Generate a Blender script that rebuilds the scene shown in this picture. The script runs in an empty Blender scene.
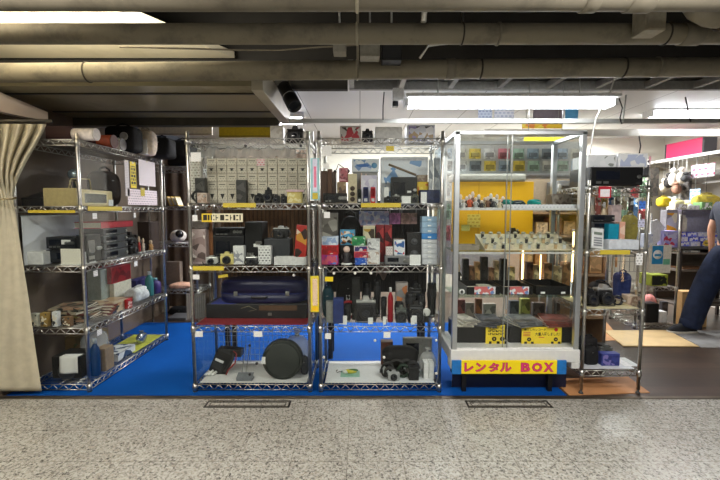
import bpy, bmesh, math, random
from mathutils import Vector, Matrix
R = random.Random(7)
SC = bpy.context.scene
COL = SC.collection
PI = math.pi
# ---------- camera frame (the photograph's own geometry: 20 mm lens, eye 1.36 m, slight tilt down)
H = 1.36
F = 400.0
TH = math.atan(30 / F)
CT, ST = math.cos(TH), math.sin(TH)
def Z(py, Y):
    v = (240 - py) / F
    return H + Y * (-ST + v * CT) / (CT + v * ST)
def X(px, Y, z=1.36):
    return (px - 360) * (Y * CT - (z - H) * ST) / F
def YF(py, z=0.0):                       # depth of a point of height z seen at row py
    v = (240 - py) / F
    return (z - H) * (CT + v * ST) / (-ST + v * CT)
# ---------- materials
def lin(c):
    o = []
    for v in c[:3]:
        v = v / 255.0
        o.append(v / 12.92 if v <= .04045 else ((v + .055) / 1.055) ** 2.4)
    return (*o, 1.0)
_M = {}
class NT:
    def __init__(s, name):
        s.m = bpy.data.materials.new(name); s.m.use_nodes = True
        s.t = s.m.node_tree; s.t.nodes.clear()
        s.out = s.n('ShaderNodeOutputMaterial')
    def n(s, typ, **kw):
        nd = s.t.nodes.new(typ)
        for k, v in kw.items(): setattr(nd, k, v)
        return nd
    def l(s, a, b): s.t.links.new(a, b)
    def coords(s, xz=False, scale=1.0):
        tc = s.n('ShaderNodeTexCoord')
        if not xz: return tc.outputs['Object']
        sp = s.n('ShaderNodeSeparateXYZ'); cb = s.n('ShaderNodeCombineXYZ')
        s.l(tc.outputs['Object'], sp.inputs[0]); s.l(sp.outputs[0], cb.inputs[0]); s.l(sp.outputs[2], cb.inputs[1])
        return cb.outputs[0]
    def ramp(s, fac, stops, const=False):
        r = s.n('ShaderNodeValToRGB'); cr = r.color_ramp
        if const: cr.interpolation = 'CONSTANT'
        while len(cr.elements) < len(stops): cr.elements.new(0.5)
        for e, (p, c) in zip(cr.elements, stops): e.position = p; e.color = c
        s.l(fac, r.inputs[0]); return r.outputs[0]
    def pbr(s, col, rough=.5, metal=0., spec=.5):
        b = s.n('ShaderNodeBsdfPrincipled')
        if isinstance(col, tuple): b.inputs['Base Color'].default_value = col
        else: s.l(col, b.inputs['Base Color'])
        b.inputs['Roughness'].default_value = rough; b.inputs['Metallic'].default_value = metal
        b.inputs['Specular IOR Level'].default_value = spec
        s.l(b.outputs[0], s.out.inputs[0]); return b
def mat(c, rough=.5, metal=0., var=.12, scale=40., spec=.5, bump=0.):
    key = ('p', tuple(c), rough, metal, var, scale, spec, bump)
    if key in _M: return _M[key]
    t = NT('surface'); L = lin(c)
    nz = t.n('ShaderNodeTexNoise'); nz.inputs['Scale'].default_value = scale; nz.inputs['Detail'].default_value = 4
    t.l(t.coords(), nz.inputs['Vector'])
    lo = tuple(max(0, v * (1 - var)) for v in L[:3]) + (1,); hi = tuple(min(1, v * (1 + var)) for v in L[:3]) + (1,)
    b = t.pbr(t.ramp(nz.outputs[0], [(.3, lo), (.7, hi)]), rough, metal, spec)
    if bump:
        bp = t.n('ShaderNodeBump'); bp.inputs['Strength'].default_value = bump; bp.inputs['Distance'].default_value = .01
        t.l(nz.outputs[0], bp.inputs['Height']); t.l(bp.outputs[0], b.inputs['Normal'])
    _M[key] = t.m; return t.m
def emis(c, s):
    key = ('e', tuple(c), s)
    if key not in _M:
        t = NT('glowing'); e = t.n('ShaderNodeEmission'); e.inputs[0].default_value = lin(c); e.inputs[1].default_value = s
        t.l(e.outputs[0], t.out.inputs[0]); _M[key] = t.m
    return _M[key]
def art(cs, scale=30., rough=.35):       # printed packaging: patches of a few inks
    key = ('a', tuple(map(tuple, cs)), scale)
    if key not in _M:
        t = NT('printed'); v = t.n('ShaderNodeTexVoronoi'); v.inputs['Scale'].default_value = scale
        t.l(t.coords(), v.inputs['Vector'])
        sp = t.n('ShaderNodeSeparateColor'); t.l(v.outputs['Color'], sp.inputs[0])
        n = len(cs); t.pbr(t.ramp(sp.outputs[0], [(i / n, lin(c)) for i, c in enumerate(cs)], True), rough)
        _M[key] = t.m
    return _M[key]
def paper(base, ink, row=.012, rough=.6, dens=.5):   # lines of small print on a card
    key = ('t', tuple(base), tuple(ink), row, dens)
    if key not in _M:
        t = NT('print_lines'); b = t.n('ShaderNodeTexBrick'); t.l(t.coords(True), b.inputs['Vector'])
        b.inputs['Color1'].default_value = lin(ink); b.inputs['Color2'].default_value = lin([(a + d) / 2 for a, d in zip(base, ink)])
        b.inputs['Mortar'].default_value = lin(base); b.inputs['Scale'].default_value = 1
        b.inputs['Mortar Size'].default_value = row * (1 - dens) * .55; b.inputs['Brick Width'].default_value = row * 1.3; b.inputs['Row Height'].default_value = row
        t.pbr(b.outputs[0], rough); _M[key] = t.m
    return _M[key]
def acrylic(tint=(250, 252, 251), k=.9, gl=.05):
    key = ('g', tuple(tint), k, gl)
    if key not in _M:
        t = NT('clear_acrylic'); tr = t.n('ShaderNodeBsdfTransparent'); g = t.n('ShaderNodeBsdfGlossy'); mx = t.n('ShaderNodeMixShader')
        tr.inputs[0].default_value = lin(tint); g.inputs['Roughness'].default_value = gl
        lw = t.n('ShaderNodeLayerWeight'); pw = t.n('ShaderNodeMath', operation='POWER'); pw.inputs[1].default_value = 4.5; ma = t.n('ShaderNodeMath', operation='MULTIPLY_ADD'); ma.inputs[1].default_value = .42; ma.inputs[2].default_value = .014
        t.l(lw.outputs['Facing'], pw.inputs[0]); t.l(pw.outputs[0], ma.inputs[0]); t.l(ma.outputs[0], mx.inputs[0]); t.l(tr.outputs[0], mx.inputs[1]); t.l(g.outputs[0], mx.inputs[2]); t.l(mx.outputs[0], t.out.inputs[0])
        _M[key] = t.m
    return _M[key]
def film(white=.25):                     # thin crinkled plastic film
    key = ('f', white)
    if key not in _M:
        t = NT('plastic_film'); tr = t.n('ShaderNodeBsdfTransparent'); b = t.n('ShaderNodeBsdfPrincipled'); mx = t.n('ShaderNodeMixShader')
        b.inputs['Base Color'].default_value = lin((225, 225, 222)); b.inputs['Roughness'].default_value = .2
        nz = t.n('ShaderNodeTexNoise'); nz.inputs['Scale'].default_value = 25; t.l(t.coords(), nz.inputs['Vector'])
        bp = t.n('ShaderNodeBump'); bp.inputs['Strength'].default_value = .6; t.l(nz.outputs[0], bp.inputs['Height']); t.l(bp.outputs[0], b.inputs['Normal'])
        mx.inputs[0].default_value = white
        t.l(tr.outputs[0], mx.inputs[1]); t.l(b.outputs[0], mx.inputs[2]); t.l(mx.outputs[0], t.out.inputs[0]); _M[key] = t.m
    return _M[key]
CHROME = mat((186, 184, 178), .3, 1., .15, 60)
STEEL = mat((165, 165, 162), .35, 1., .1, 30)
ALU = mat((190, 194, 196), .4, .85, .06, 20)
BLACK = mat((22, 22, 23), .42)
DARK = mat((42, 42, 44), .5)
WHITE = mat((232, 232, 228), .5, 0, .04)
GREY = mat((130, 130, 128), .5)
RED = mat((178, 34, 40), .4)
YEL = mat((238, 208, 30), .5, 0, .05)
YLAB = paper((212, 190, 62), (110, 90, 20), .009, .5, .4)
TAG = paper((240, 240, 236), (120, 120, 120), .007, .6, .3)
GLASSY = mat((20, 24, 34), .08, 0, .05, 30, .8)
# ---------- mesh builder
class MB:
    def __init__(s): s.bm = bmesh.new()
    def box(s, c, d, bev=0., rot=None, seg=2):
        r = bmesh.ops.create_cube(s.bm, size=1.)
        vs = r['verts']
        bmesh.ops.scale(s.bm, vec=d, verts=vs)
        if bev:
            b = min(bev, .45 * min(d))
            es = list({e for v in vs for e in v.link_edges})
            r2 = bmesh.ops.bevel(s.bm, geom=es, offset=b, segments=seg, affect='EDGES', profile=.5)
            vs = list({v for f in r2['faces'] for v in f.verts} | {v for v in vs if v.is_valid})
        M = Matrix.Translation(c) @ (rot if rot is not None else Matrix())
        bmesh.ops.transform(s.bm, matrix=M, verts=vs)
        return s
    def b2(s, x0, x1, y0, y1, z0, z1, bev=0.):
        return s.box(((x0 + x1) / 2, (y0 + y1) / 2, (z0 + z1) / 2), (x1 - x0, y1 - y0, z1 - z0), bev)
    def ring(s, ctr, ax, r, n):
        ax = Vector(ax).normalized(); a = ax.orthogonal().normalized(); b = ax.cross(a)
        return [s.bm.verts.new(Vector(ctr) + a * r * math.cos(2 * PI * i / n) + b * r * math.sin(2 * PI * i / n)) for i in range(n)]
    def loft(s, rings, cap=True, smooth=True, close=False):
        bm = s.bm; n = len(rings[0]); L = len(rings)
        for k in range(L if close else L - 1):
            A, B = rings[k], rings[(k + 1) % L]
            for i in range(n):
                try:
                    f = bm.faces.new((A[i], A[(i + 1) % n], B[(i + 1) % n], B[i])); f.smooth = smooth
                except ValueError: pass
        if cap and not close:
            for q in (rings[0][::-1], rings[-1]):
                try: bm.faces.new(q)
                except ValueError: pass
        return s
    def cyl(s, p0, p1, r0, r1=None, n=16):
        r1 = r0 if r1 is None else r1; ax = Vector(p1) - Vector(p0)
        return s.loft([s.ring(p0, ax, r0, n), s.ring(p1, ax, r1, n)])
    def lathe(s, prof, c=(0, 0, 0), ax=(0, 0, 1), n=20):
        ax = Vector(ax).normalized()
        return s.loft([s.ring(Vector(c) + ax * h, ax, max(r, .0004), n) for r, h in prof])
    def tube(s, pts, r, n=8, closed=False):
        pts = [Vector(p) for p in pts]; rings = []; L = len(pts); prev = None
        for i, p in enumerate(pts):
            if closed: t = pts[(i + 1) % L] - pts[i - 1]
            else: t = pts[min(i + 1, L - 1)] - pts[max(i - 1, 0)]
            t.normalize()
            if prev is None: a = t.orthogonal().normalized()
            else:
                a = prev - t * prev.dot(t)
                a = a.normalized() if a.length > 1e-6 else t.orthogonal().normalized()
            prev = a; b = t.cross(a); rr = r(i / (L - 1)) if callable(r) else r
            rings.append([s.bm.verts.new(p + a * rr * math.cos(2 * PI * k / n) + b * rr * math.sin(2 * PI * k / n)) for k in range(n)])
        return s.loft(rings, close=closed)
    def blob(s, c, rad, e=1., n=20, m=12, amp=0., seed=0):   # rounded solid; e<1 squarer
        rr = random.Random(seed); f = lambda v: math.copysign(abs(v) ** e, v)
        ph = [(rr.uniform(0, 6), rr.uniform(2, 5), rr.uniform(2, 5)) for _ in range(3)]
        rings = []
        for j in range(m + 1):
            t = -PI / 2 + PI * j / m; ct = max(math.cos(t), .01); row = []
            for i in range(n):
                q = 2 * PI * i / n
                k = 1 + amp * sum(math.sin(round(a_) * q + p_ + b_ * t) for p_, a_, b_ in ph) / 3
                row.append(s.bm.verts.new((c[0] + rad[0] * f(ct) * f(math.cos(q)) * k, c[1] + rad[1] * f(ct) * f(math.sin(q)) * k, c[2] + rad[2] * f(math.sin(t)))))
            rings.append(row)
        return s.loft(rings)
    def poly(s, pts, d):                  # flat outline pushed along d
        a = [s.bm.verts.new(p) for p in pts]; b = [s.bm.verts.new(Vector(p) + Vector(d)) for p in pts]
        return s.loft([a, b], smooth=False)
    def grid(s, fn, nu, nv, smooth=True):
        v = [[s.bm.verts.new(fn(i / nu, j / nv)) for i in range(nu + 1)] for j in range(nv + 1)]
        for j in range(nv):
            for i in range(nu):
                f = s.bm.faces.new((v[j][i], v[j][i + 1], v[j + 1][i + 1], v[j + 1][i])); f.smooth = smooth
        return s
    def mesh(s, m):
        bmesh.ops.recalc_face_normals(s.bm, faces=s.bm.faces)
        me = bpy.data.meshes.new('mesh'); s.bm.to_mesh(me); s.bm.free(); me.materials.append(m); return me
def part(name, mb, m, parent=None, label=None):
    o = bpy.data.objects.new(name, mb.mesh(m)); COL.objects.link(o)
    if parent is not None: o.parent = parent
    if label: o['label'] = label
    return o
USED = set()
def tag(o, label, cat, group=None):
    o['label'] = label; o['category'] = cat
    if group: o['group'] = group
    if label in USED: print('DUP LABEL', label)
    USED.add(label)
    n = len(label.split())
    if not 4 <= n <= 16: print('LABEL LEN', n, label)
    return o
def thing(name, label, cat, loc=(0, 0, 0), rz=0., group=None):
    o = bpy.data.objects.new(name, None); COL.objects.link(o); o.empty_display_size = .02
    o.location = loc; o.rotation_euler = (0, 0, rz); return tag(o, label, cat, group)
def solo(name, mb, m, label, cat, loc=(0, 0, 0), rz=0., group=None):
    o = part(name, mb, m); o.location = loc; o.rotation_euler = (0, 0, rz); return tag(o, label, cat, group)
def struct(name, mb, m, label=None, parent=None):
    o = part(name, mb, m, parent); o['kind'] = 'structure'
    if label: o['label'] = label; o['category'] = name.split('_')[0]
    return o
def dup(root, loc, rz, label, group=None):
    r = root.copy(); COL.objects.link(r); r.location = loc; r.rotation_euler = (0, 0, rz); tag(r, label, r['category'], group)
    for ch in list(root.children):
        c = ch.copy(); COL.objects.link(c); c.parent = r
        for g in list(ch.children):
            d = g.copy(); COL.objects.link(d); d.parent = c
    return r
def lettering(body, m, parent, cx, y, cz, w=None, h=None, bold=0., extr=.0004, rx=PI / 2, name='lettering'):
    cu = bpy.data.curves.new('t', 'FONT'); cu.body = body; cu.offset = bold; cu.extrude = .004; cu.resolution_u = 2
    o = bpy.data.objects.new('t', cu); COL.objects.link(o); bpy.context.view_layer.update()
    me = bpy.data.meshes.new_from_object(o.evaluated_get(bpy.context.evaluated_depsgraph_get()))
    bpy.data.objects.remove(o); bpy.data.curves.remove(cu)
    xs = [v.co.x for v in me.vertices]; ys = [v.co.y for v in me.vertices]
    bw, bh = max(xs) - min(xs), max(ys) - min(ys); mx, my = (max(xs) + min(xs)) / 2, (max(ys) + min(ys)) / 2
    sx = (w / bw) if w else h / bh; sy = (h / bh) if h else sx
    for v in me.vertices: v.co = ((v.co.x - mx) * sx, (v.co.y - my) * sy, v.co.z / .004 * extr)
    me.materials.clear(); me.materials.append(m)
    p = bpy.data.objects.new(name, me); COL.objects.link(p); p.parent = parent; p.location = (cx, y, cz); p.rotation_euler = (rx, 0, 0); return p
def rotz(a): return Matrix.Rotation(a, 4, 'Z')
def rotx(a): return Matrix.Rotation(a, 4, 'X')
def roty(a): return Matrix.Rotation(a, 4, 'Y')
# ================= the setting
def terrazzo():
    t = NT('terrazzo'); co = t.coords()
    v = t.n('ShaderNodeTexVoronoi'); v.inputs['Scale'].default_value = 88; t.l(co, v.inputs['Vector'])
    sp = t.n('ShaderNodeSeparateColor'); t.l(v.outputs['Color'], sp.inputs[0])
    chips = t.ramp(sp.outputs[0], [(0, lin((50, 48, 46))), (.12, lin((150, 147, 138))), (.3, lin((182, 179, 170))), (.62, lin((202, 200, 192))), (.86, lin((168, 158, 144))), (.95, lin((120, 114, 106)))], True)
    v2 = t.n('ShaderNodeTexVoronoi'); v2.inputs['Scale'].default_value = 150; t.l(co, v2.inputs['Vector'])
    sp2 = t.n('ShaderNodeSeparateColor'); t.l(v2.outputs['Color'], sp2.inputs[0])
    fine = t.ramp(sp2.outputs[1], [(0, lin((92, 88, 82))), (.16, lin((178, 175, 166))), (.7, lin((196, 194, 187)))], True)
    mx = t.n('ShaderNodeMix', data_type='RGBA'); mx.inputs[0].default_value = .5
    t.l(chips, mx.inputs[6]); t.l(fine, mx.inputs[7])
    nz = t.n('ShaderNodeTexNoise'); nz.inputs['Scale'].default_value = 1.3; t.l(co, nz.inputs['Vector'])
    stain = t.ramp(nz.outputs[0], [(.35, (.86, .85, .83, 1)), (.65, (1, 1, 1, 1))])
    m2 = t.n('ShaderNodeMix', data_type='RGBA', blend_type='MULTIPLY'); m2.inputs[0].default_value = 1
    t.l(mx.outputs[2], m2.inputs[6]); t.l(stain, m2.inputs[7])
    br = t.n('ShaderNodeTexBrick'); br.offset = 0; br.inputs['Scale'].default_value = 1; br.inputs['Brick Width'].default_value = .305; br.inputs['Row Height'].default_value = .305
    br.inputs['Mortar Size'].default_value = .0022; br.inputs['Color1'].default_value = (1, 1, 1, 1); br.inputs['Color2'].default_value = (.97, .97, .97, 1); br.inputs['Mortar'].default_value = (.6, .58, .55, 1)
    mp = t.n('ShaderNodeMapping'); mp.inputs['Location'].default_value = (.07, .06, 0); t.l(co, mp.inputs[0]); t.l(mp.outputs[0], br.inputs['Vector'])
    m3 = t.n('ShaderNodeMix', data_type='RGBA', blend_type='MULTIPLY'); m3.inputs[0].default_value = 1
    t.l(m2.outputs[2], m3.inputs[6]); t.l(br.outputs[0], m3.inputs[7])
    t.pbr(m3.outputs[2], .27, 0, .5); return t.m
def planks(c1, c2, w=.9, h=.12, rough=.35, rot=0., mortar=None):
    t = NT('planks'); co = t.coords(); b = t.n('ShaderNodeTexBrick')
    mp = t.n('ShaderNodeMapping'); mp.inputs['Rotation'].default_value = (0, 0, rot); t.l(co, mp.inputs[0]); t.l(mp.outputs[0], b.inputs['Vector'])
    b.inputs['Scale'].default_value = 1; b.inputs['Brick Width'].default_value = w; b.inputs['Row Height'].default_value = h; b.inputs['Mortar Size'].default_value = .0015
    b.inputs['Color1'].default_value = lin(c1); b.inputs['Color2'].default_value = lin(c2); b.inputs['Mortar'].default_value = lin(mortar or [v * .5 for v in c1])
    nz = t.n('ShaderNodeTexNoise'); nz.inputs['Scale'].default_value = 6; mp2 = t.n('ShaderNodeMapping'); mp2.inputs['Scale'].default_value = (1, 14, 14); mp2.inputs['Rotation'].default_value = (0, 0, rot)
    t.l(co, mp2.inputs[0]); t.l(mp2.outputs[0], nz.inputs['Vector'])
    m = t.n('ShaderNodeMix', data_type='RGBA', blend_type='MULTIPLY'); m.inputs[0].default_value = .8
    t.l(b.outputs[0], m.inputs[6]); t.l(t.ramp(nz.outputs[0], [(.3, (.6, .58, .56, 1)), (.7, (1, 1, 1, 1))]), m.inputs[7])
    t.pbr(m.outputs[2], rough); return t.m
def dirty(c, dirt, scale=3., rough=.6, amt=.6):
    t = NT('grimy_paint'); nz = t.n('ShaderNodeTexNoise'); nz.inputs['Scale'].default_value = scale; nz.inputs['Detail'].default_value = 8; nz.inputs['Roughness'].default_value = .7
    t.l(t.coords(), nz.inputs['Vector'])
    t.pbr(t.ramp(nz.outputs[0], [(.32, lin(dirt)), (.5, lin([a * (1 - amt * .2) + b * amt * .2 for a, b in zip(c, dirt)])), (.68, lin(c))]), rough); return t.m
def panels(c, seam, w, h, sw=.004, rough=.5, rot=0.):
    t = NT('panelled'); b = t.n('ShaderNodeTexBrick'); b.offset = 0
    mp = t.n('ShaderNodeMapping'); mp.inputs['Rotation'].default_value = (0, 0, rot); t.l(t.coords(), mp.inputs[0]); t.l(mp.outputs[0], b.inputs['Vector'])
    b.inputs['Scale'].default_value = 1; b.inputs['Brick Width'].default_value = w; b.inputs['Row Height'].default_value = h; b.inputs['Mortar Size'].default_value = sw
    b.inputs['Color1'].default_value = lin(c); b.inputs['Color2'].default_value = lin([v * .96 for v in c]); b.inputs['Mortar'].default_value = lin(seam)
    t.pbr(b.outputs[0], rough); return t.m
YT = 2.835                                # line where corridor meets shop
struct('floor', MB().b2(-6, 6, -3, YT - .045, -.1, 0), terrazzo())
struct('trim_1', MB().b2(-6, 6, YT - .045, YT, -.1, .004, .002), mat((122, 112, 98), .3, .8, .15, 8))
struct('floor_shop', MB().b2(-2.75, 6, YT, 6.7, -.1, 0), planks((86, 67, 54), (68, 54, 44)))
struct('wall_back', MB().b2(-2.9, 5.1, 6.6, 6.75, 0, 2.7), mat((206, 200, 186), .7, 0, .05, 2))
struct('wall_right', MB().b2(4.95, 5.1, YT, 6.6, 0, 2.7), mat((214, 208, 196), .7, 0, .05, 2))
struct('wall_left', MB().b2(-2.9, -2.62, YT, 6.6, 0, 2.2), dirty((112, 96, 82), (84, 72, 60), 1.5))
struct('wall_corridor', MB().b2(-6, 6, -3.1, -3, 0, 3.1), mat((150, 145, 134), .7, 0, .1, 2))
struct('ceiling', MB().b2(-6, 6, -3, 3.36, 3.1, 3.2), mat((22, 20, 18), .8, 0, .3, 4))
struct('wall_header', MB().b2(-.1, 6, 3.3, 3.36, 2.56, 3.1), mat((40, 37, 33), .8, 0, .3, 4))
struct('wall_header_left', MB().b2(-6, -.1, 3.3, 3.36, 2.33, 3.1), mat((40, 37, 33), .8, 0, .3, 4))
WPAN = panels((226, 226, 222), (120, 118, 112), .62, 1.8, .004)
struct('ceiling_shop', MB().b2(-2.9, 5.1, 3.9, 6.75, 2.52, 2.62), WPAN)
struct('ceiling_shop_left', MB().b2(-.7, -.1, 3.36, 3.9, 2.52, 2.62), WPAN)
struct('ceiling_dark', MB().b2(-.1, 5.5, 3.36, 3.9, 2.57, 2.62), planks((34, 33, 32), (26, 25, 25), 6, .08, .3))
g = MB()
for k in range(13):
    x = .386 + .462 * (k - 1); g.b2(x - .022, x + .022, 3.3, 3.9, 2.5, 2.56)
g.b2(-.1, 5.5, 3.86, 3.9, 2.49, 2.57)
struct('trim_2', g, mat((150, 148, 142), .5))
# low glossy soffit on the left with its edge channel and rear rail
sf = MB().b2(-4.5, -.74, 2.79, 3.8, 2.2, 2.32)
struct('ceiling_low', sf, dirty((158, 150, 122), (138, 130, 104), 2., .25))
g = MB()
for y in (2.95, 3.48): g.b2(-4.5, -.74, y, y + .022, 2.192, 2.2)
struct('trim_3', g, mat((50, 46, 38), .6))
struct('trim_4', MB().b2(-4.5, -.74, 3.72, 3.8, 2.13, 2.2), mat((72, 68, 58), .4, 0, .2, 10))
struct('trim_5', MB().b2(-.74, -.66, 2.79, 3.86, 2.17, 2.34, .004), mat((188, 180, 160), .4, 0, .1, 6))
_b = MB(); xe = X(48, 3.1, 2.07); xs_ = X(-14, 2.75, 2.12)
_b.loft([[_b.bm.verts.new(p) for p in q] for q in ([(xs_, 2.75, 2.04), (xs_, 2.75, 2.19), (xs_ - .05, 2.79, 2.19), (xs_ - .05, 2.79, 2.04)], [(xe, 3.1, 2.03), (xe, 3.1, 2.10), (xe - .05, 3.14, 2.10), (xe - .05, 3.14, 2.03)])], smooth=False)
struct('trim_6', _b, mat((216, 200, 188), .6, 0, .06, 5))
# white plaster panel above the pipes
struct('ceiling_plaster', MB().poly([(-5, 1.1, 2.55), (-1.9, 1.75, 2.55), (-1.45, 2.50, 2.55), (-.985, 3.24, 2.55), (-5, 3.24, 2.55)], (0, 0, .05)), dirty((232, 224, 204), (206, 200, 178), 1., .6))
struct('trim_7', MB().b2(-.66, 5.5, 3.78, 3.83, 2.165, 2.205, .003), mat((205, 205, 198), .35, .3, .06, 6))
struct('trim_8', MB().b2(1.5, 4.9, 4.9, 4.96, 2.25, 2.33, .003), mat((215, 212, 202), .4, 0, .06, 6))
# ================= pipes
PIPE = dirty((128, 121, 105), (92, 86, 73), 3., .6)
PIPE2 = dirty((140, 132, 112), (96, 89, 75), 3.4, .6)
def pipe(label, py, Y, r, m, cols):
    z = Z(py, Y); t = thing('overhead_pipe', label, 'pipe', (0, Y, z), 0, 'painted pipes under the corridor ceiling')
    part('pipe_run', MB().cyl((-6, 0, 0), (6, 0, 0), r, n=40), m, t)
    for px, w, dk in cols:
        x = X(px, Y, z)
        part('coupling', MB().lathe([(r, -w), (r + .006, -w + .002), (r + .006, w - .002), (r, w)], (x, 0, 0), (1, 0, 0), 40), (mat((52, 46, 38), .7) if dk == 1 else mat((176, 168, 146), .5)) if dk else PIPE, t)
    return t
pipe('broad beige pipe at the very top edge of the picture', -5, 1.75, .062, PIPE, [(357, .007, 2), (590, .03, 0), (640, .05, 0)])
pipe('beige pipe running between the topmost and lowest pipes', 34, 2.17, .051, PIPE2, [(357, .007, 2), (462, .004, 1), (498, .006, 0), (665, .004, 1), (690, .05, 0)])
pipe('lowest beige pipe with a black band at its left', 70, 2.7, .06, PIPE2, [(357, .007, 2), (88, .004, 1), (450, .03, 0), (480, .006, 1), (622, .006, 1), (656, .006, 0)]).rotation_euler = (0, -.008, 0)
t = thing('pipe_hanger', 'thin vertical hanger strap crossing the beige pipes', 'bracket', (X(357, 1.98, 2.3), 1.98, 0))
part('strap', MB().b2(-.008, .008, -.003, .003, 2.36, 3.1), mat((150, 142, 124), .5, .3), t)
part('lower_strap', MB().b2(-.008, .008, .62, .626, 2.19, 3.1), mat((150, 142, 124), .5, .3), t)
part('cross_bracket', MB().b2(-.03, .03, 0, .62, 2.96, 3.0), mat((120, 112, 98), .5, .3), t)
def upper(px0, px1, py0, py1, Y, d, m, label, name='junction_box', cat='box'):
    z0, z1 = Z(py1, Y), Z(py0, Y); x0, x1 = X(px0, Y, z0), X(px1, Y, z0)
    t = thing(name, label, cat, ((x0 + x1) / 2, Y + d / 2, z0))
    w = x1 - x0; part('casing', MB().b2(-w / 2, w / 2, -d / 2, d / 2, 0, z1 - z0, .004), m, t)
    part('ceiling_rod', MB().cyl((0, 0, z1 - z0), (0, 0, 3.1 - z0), .006, n=8), STEEL, t)
    part('lid', MB().b2(-w * .42, w * .42, -d / 2 - .004, -d / 2, .006, z1 - z0 - .006), m, t)
upper(333, 346, 40, 52, 2.45, .08, mat((170, 165, 150), .5), 'small pale junction box left of the vertical hanger strap')
upper(360, 380, 40, 56, 2.45, .1, mat((150, 146, 132), .5), 'pale grey junction box just right of the hanger strap')
upper(382, 402, 40, 60, 2.5, .1, mat((24, 23, 22), .5), 'black junction box between the two lower pipes')
upper(645, 666, 4, 30, 2.0, .1, mat((160, 152, 132), .5), 'beige square duct stub above the middle pipe', 'duct_stub', 'duct')
t = thing('duct_elbow', 'beige duct elbow at the top right above the pipes', 'duct', (X(700, 2.02, 2.5), 2.02, Z(16, 2.02)))
part('duct_body', MB().tube([(-.05, 0, .75), (-.05, 0, .16), (-.04, 0, .08), (0, 0, .03), (.06, 0, .0), (.14, 0, -.01), (.6, 0, -.01)], .05, 20), mat((140, 132, 114), .55, 0, .2, 10), t)
part('duct_collar', MB().lathe([(.05, -.01), (.058, -.008), (.058, .008), (.05, .01)], (.12, 0, -.01), (1, 0, 0), 20), mat((70, 64, 56), .6), t)
g = MB()
g.tube([(X(a, 2.5, 2.3), 2.5, Z(b, 2.5)) for a, b in ((120, 47), (200, 49), (240, 50), (280, 50), (320, 47), (357, 45))], .005, 6)
solo('electric_wire', g, mat((150, 140, 120), .6), 'thin pale wire sagging between the middle and lowest pipes', 'wire')
g = MB()
g.tube([(X(420, 2.5, 2.4), 2.5, Z(58, 2.5)), (X(428, 2.5, 2.4), 2.5, Z(46, 2.5)), (X(440, 2.5, 2.4), 2.5, Z(44, 2.5)), (X(456, 2.5, 2.4), 2.5, Z(43, 2.5)), (X(462, 2.5, 2.4), 2.5, Z(38, 2.5)), (X(463, 2.5, 2.4), 2.5, 3.1)], .008, 8)
solo('conduit', g, CHROME, 'short bright metal conduit between the pipes near the centre', 'conduit')
solo('conduit', MB().cyl((X(424, 2.05, 2.5), 2.05, Z(22, 2.05)), (X(437, 2.05, 2.5), 2.05, 3.1), .015, n=12), CHROME, 'stubby shiny metal fitting above the middle pipe', 'conduit')
# cross joists in the dark void
g = MB()
for x in (-2.2, -.4, 1.3, 2.9): g.b2(x - .06, x + .06, -2, 3.3, 2.92, 3.1)
struct('trim_9', g, mat((30, 27, 24), .8, 0, .3, 5))
# ================= floor hatches in the terrazzo
def hatch(px0, px1, label):
    y0, y1 = 2.665, 2.765; x0, x1 = X(px0, 2.7, 0), X(px1, 2.7, 0); cx = (x0 + x1) / 2
    t = thing('floor_hatch', label, 'floor hatch', (cx, 2.715, 0), 0, 'metal hatch frames in the terrazzo')
    w, d = (x1 - x0) / 2, .05
    def fr(w, d, b, h): return MB().b2(-w, w, -d, -d + b, 0, h).b2(-w, w, d - b, d, 0, h).b2(-w, -w + b, -d + b, d - b, 0, h).b2(w - b, w, -d + b, d - b, 0, h)
    part('outer_frame', fr(w, d, .012, .003), mat((40, 36, 32), .45, .3), t)
    part('inner_frame', fr(w - .03, d - .022, .006, .002), mat((60, 55, 48), .4, .5), t)
    part('lift_ring', MB().lathe([(.006, 0), (.006, .002), (.002, .0022)], (w - .018, 0, 0)), STEEL, t)
hatch(205, 290, 'black metal hatch frame in the terrazzo before the blue instrument case rack')
hatch(467, 551, 'black metal hatch frame in the terrazzo below the yellow sign')
# ================= mats and loose boards on the shop floor
def sheet(name, pts, th, m, label, cat, z=0):
    return solo(name, MB().poly([(x, y, z) for x, y in pts], (0, 0, th)), m, label, cat)
def fl(px, py): y = YF(py); return (X(px, y, 0), y)
sheet('floor_mat', [(-2.6, YT + .01), (1.52, YT + .01), (1.52, 4.75), (-2.6, 4.75)], .003, mat((0, 74, 152), .85, 0, .06, 3, .15), 'bright blue mat covering the floor under the racks', 'mat')
sheet('cardboard_sheet', [(1.54, YT + .012), fl(650, 393), fl(628, 377), (1.54, 3.13)], .004, mat((196, 140, 92), .7, 0, .1, 6), 'orange brown cardboard sheet on the floor under the small right rack', 'cardboard')
sheet('cardboard_sheet', [fl(592, 342), fl(622, 340), fl(606, 322), fl(586, 322)], .004, mat((202, 146, 98), .7, 0, .1, 6), 'orange cardboard sheet on the floor behind the small right rack', 'cardboard')
sheet('plywood_board', [fl(623, 347), fl(699, 347.5), fl(667, 331), fl(604, 331.5)], .009, mat((222, 190, 138), .55, 0, .08, 6), 'pale plywood board lying on the dark wooden floor', 'board', .0045)
sheet('floor_runner', [fl(702, 348), fl(760, 348), fl(760, 331), fl(670, 331)], .006, mat((142, 140, 138), .7, 0, .1, 8), 'grey runner mat beside the pale plywood board', 'mat')
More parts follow.
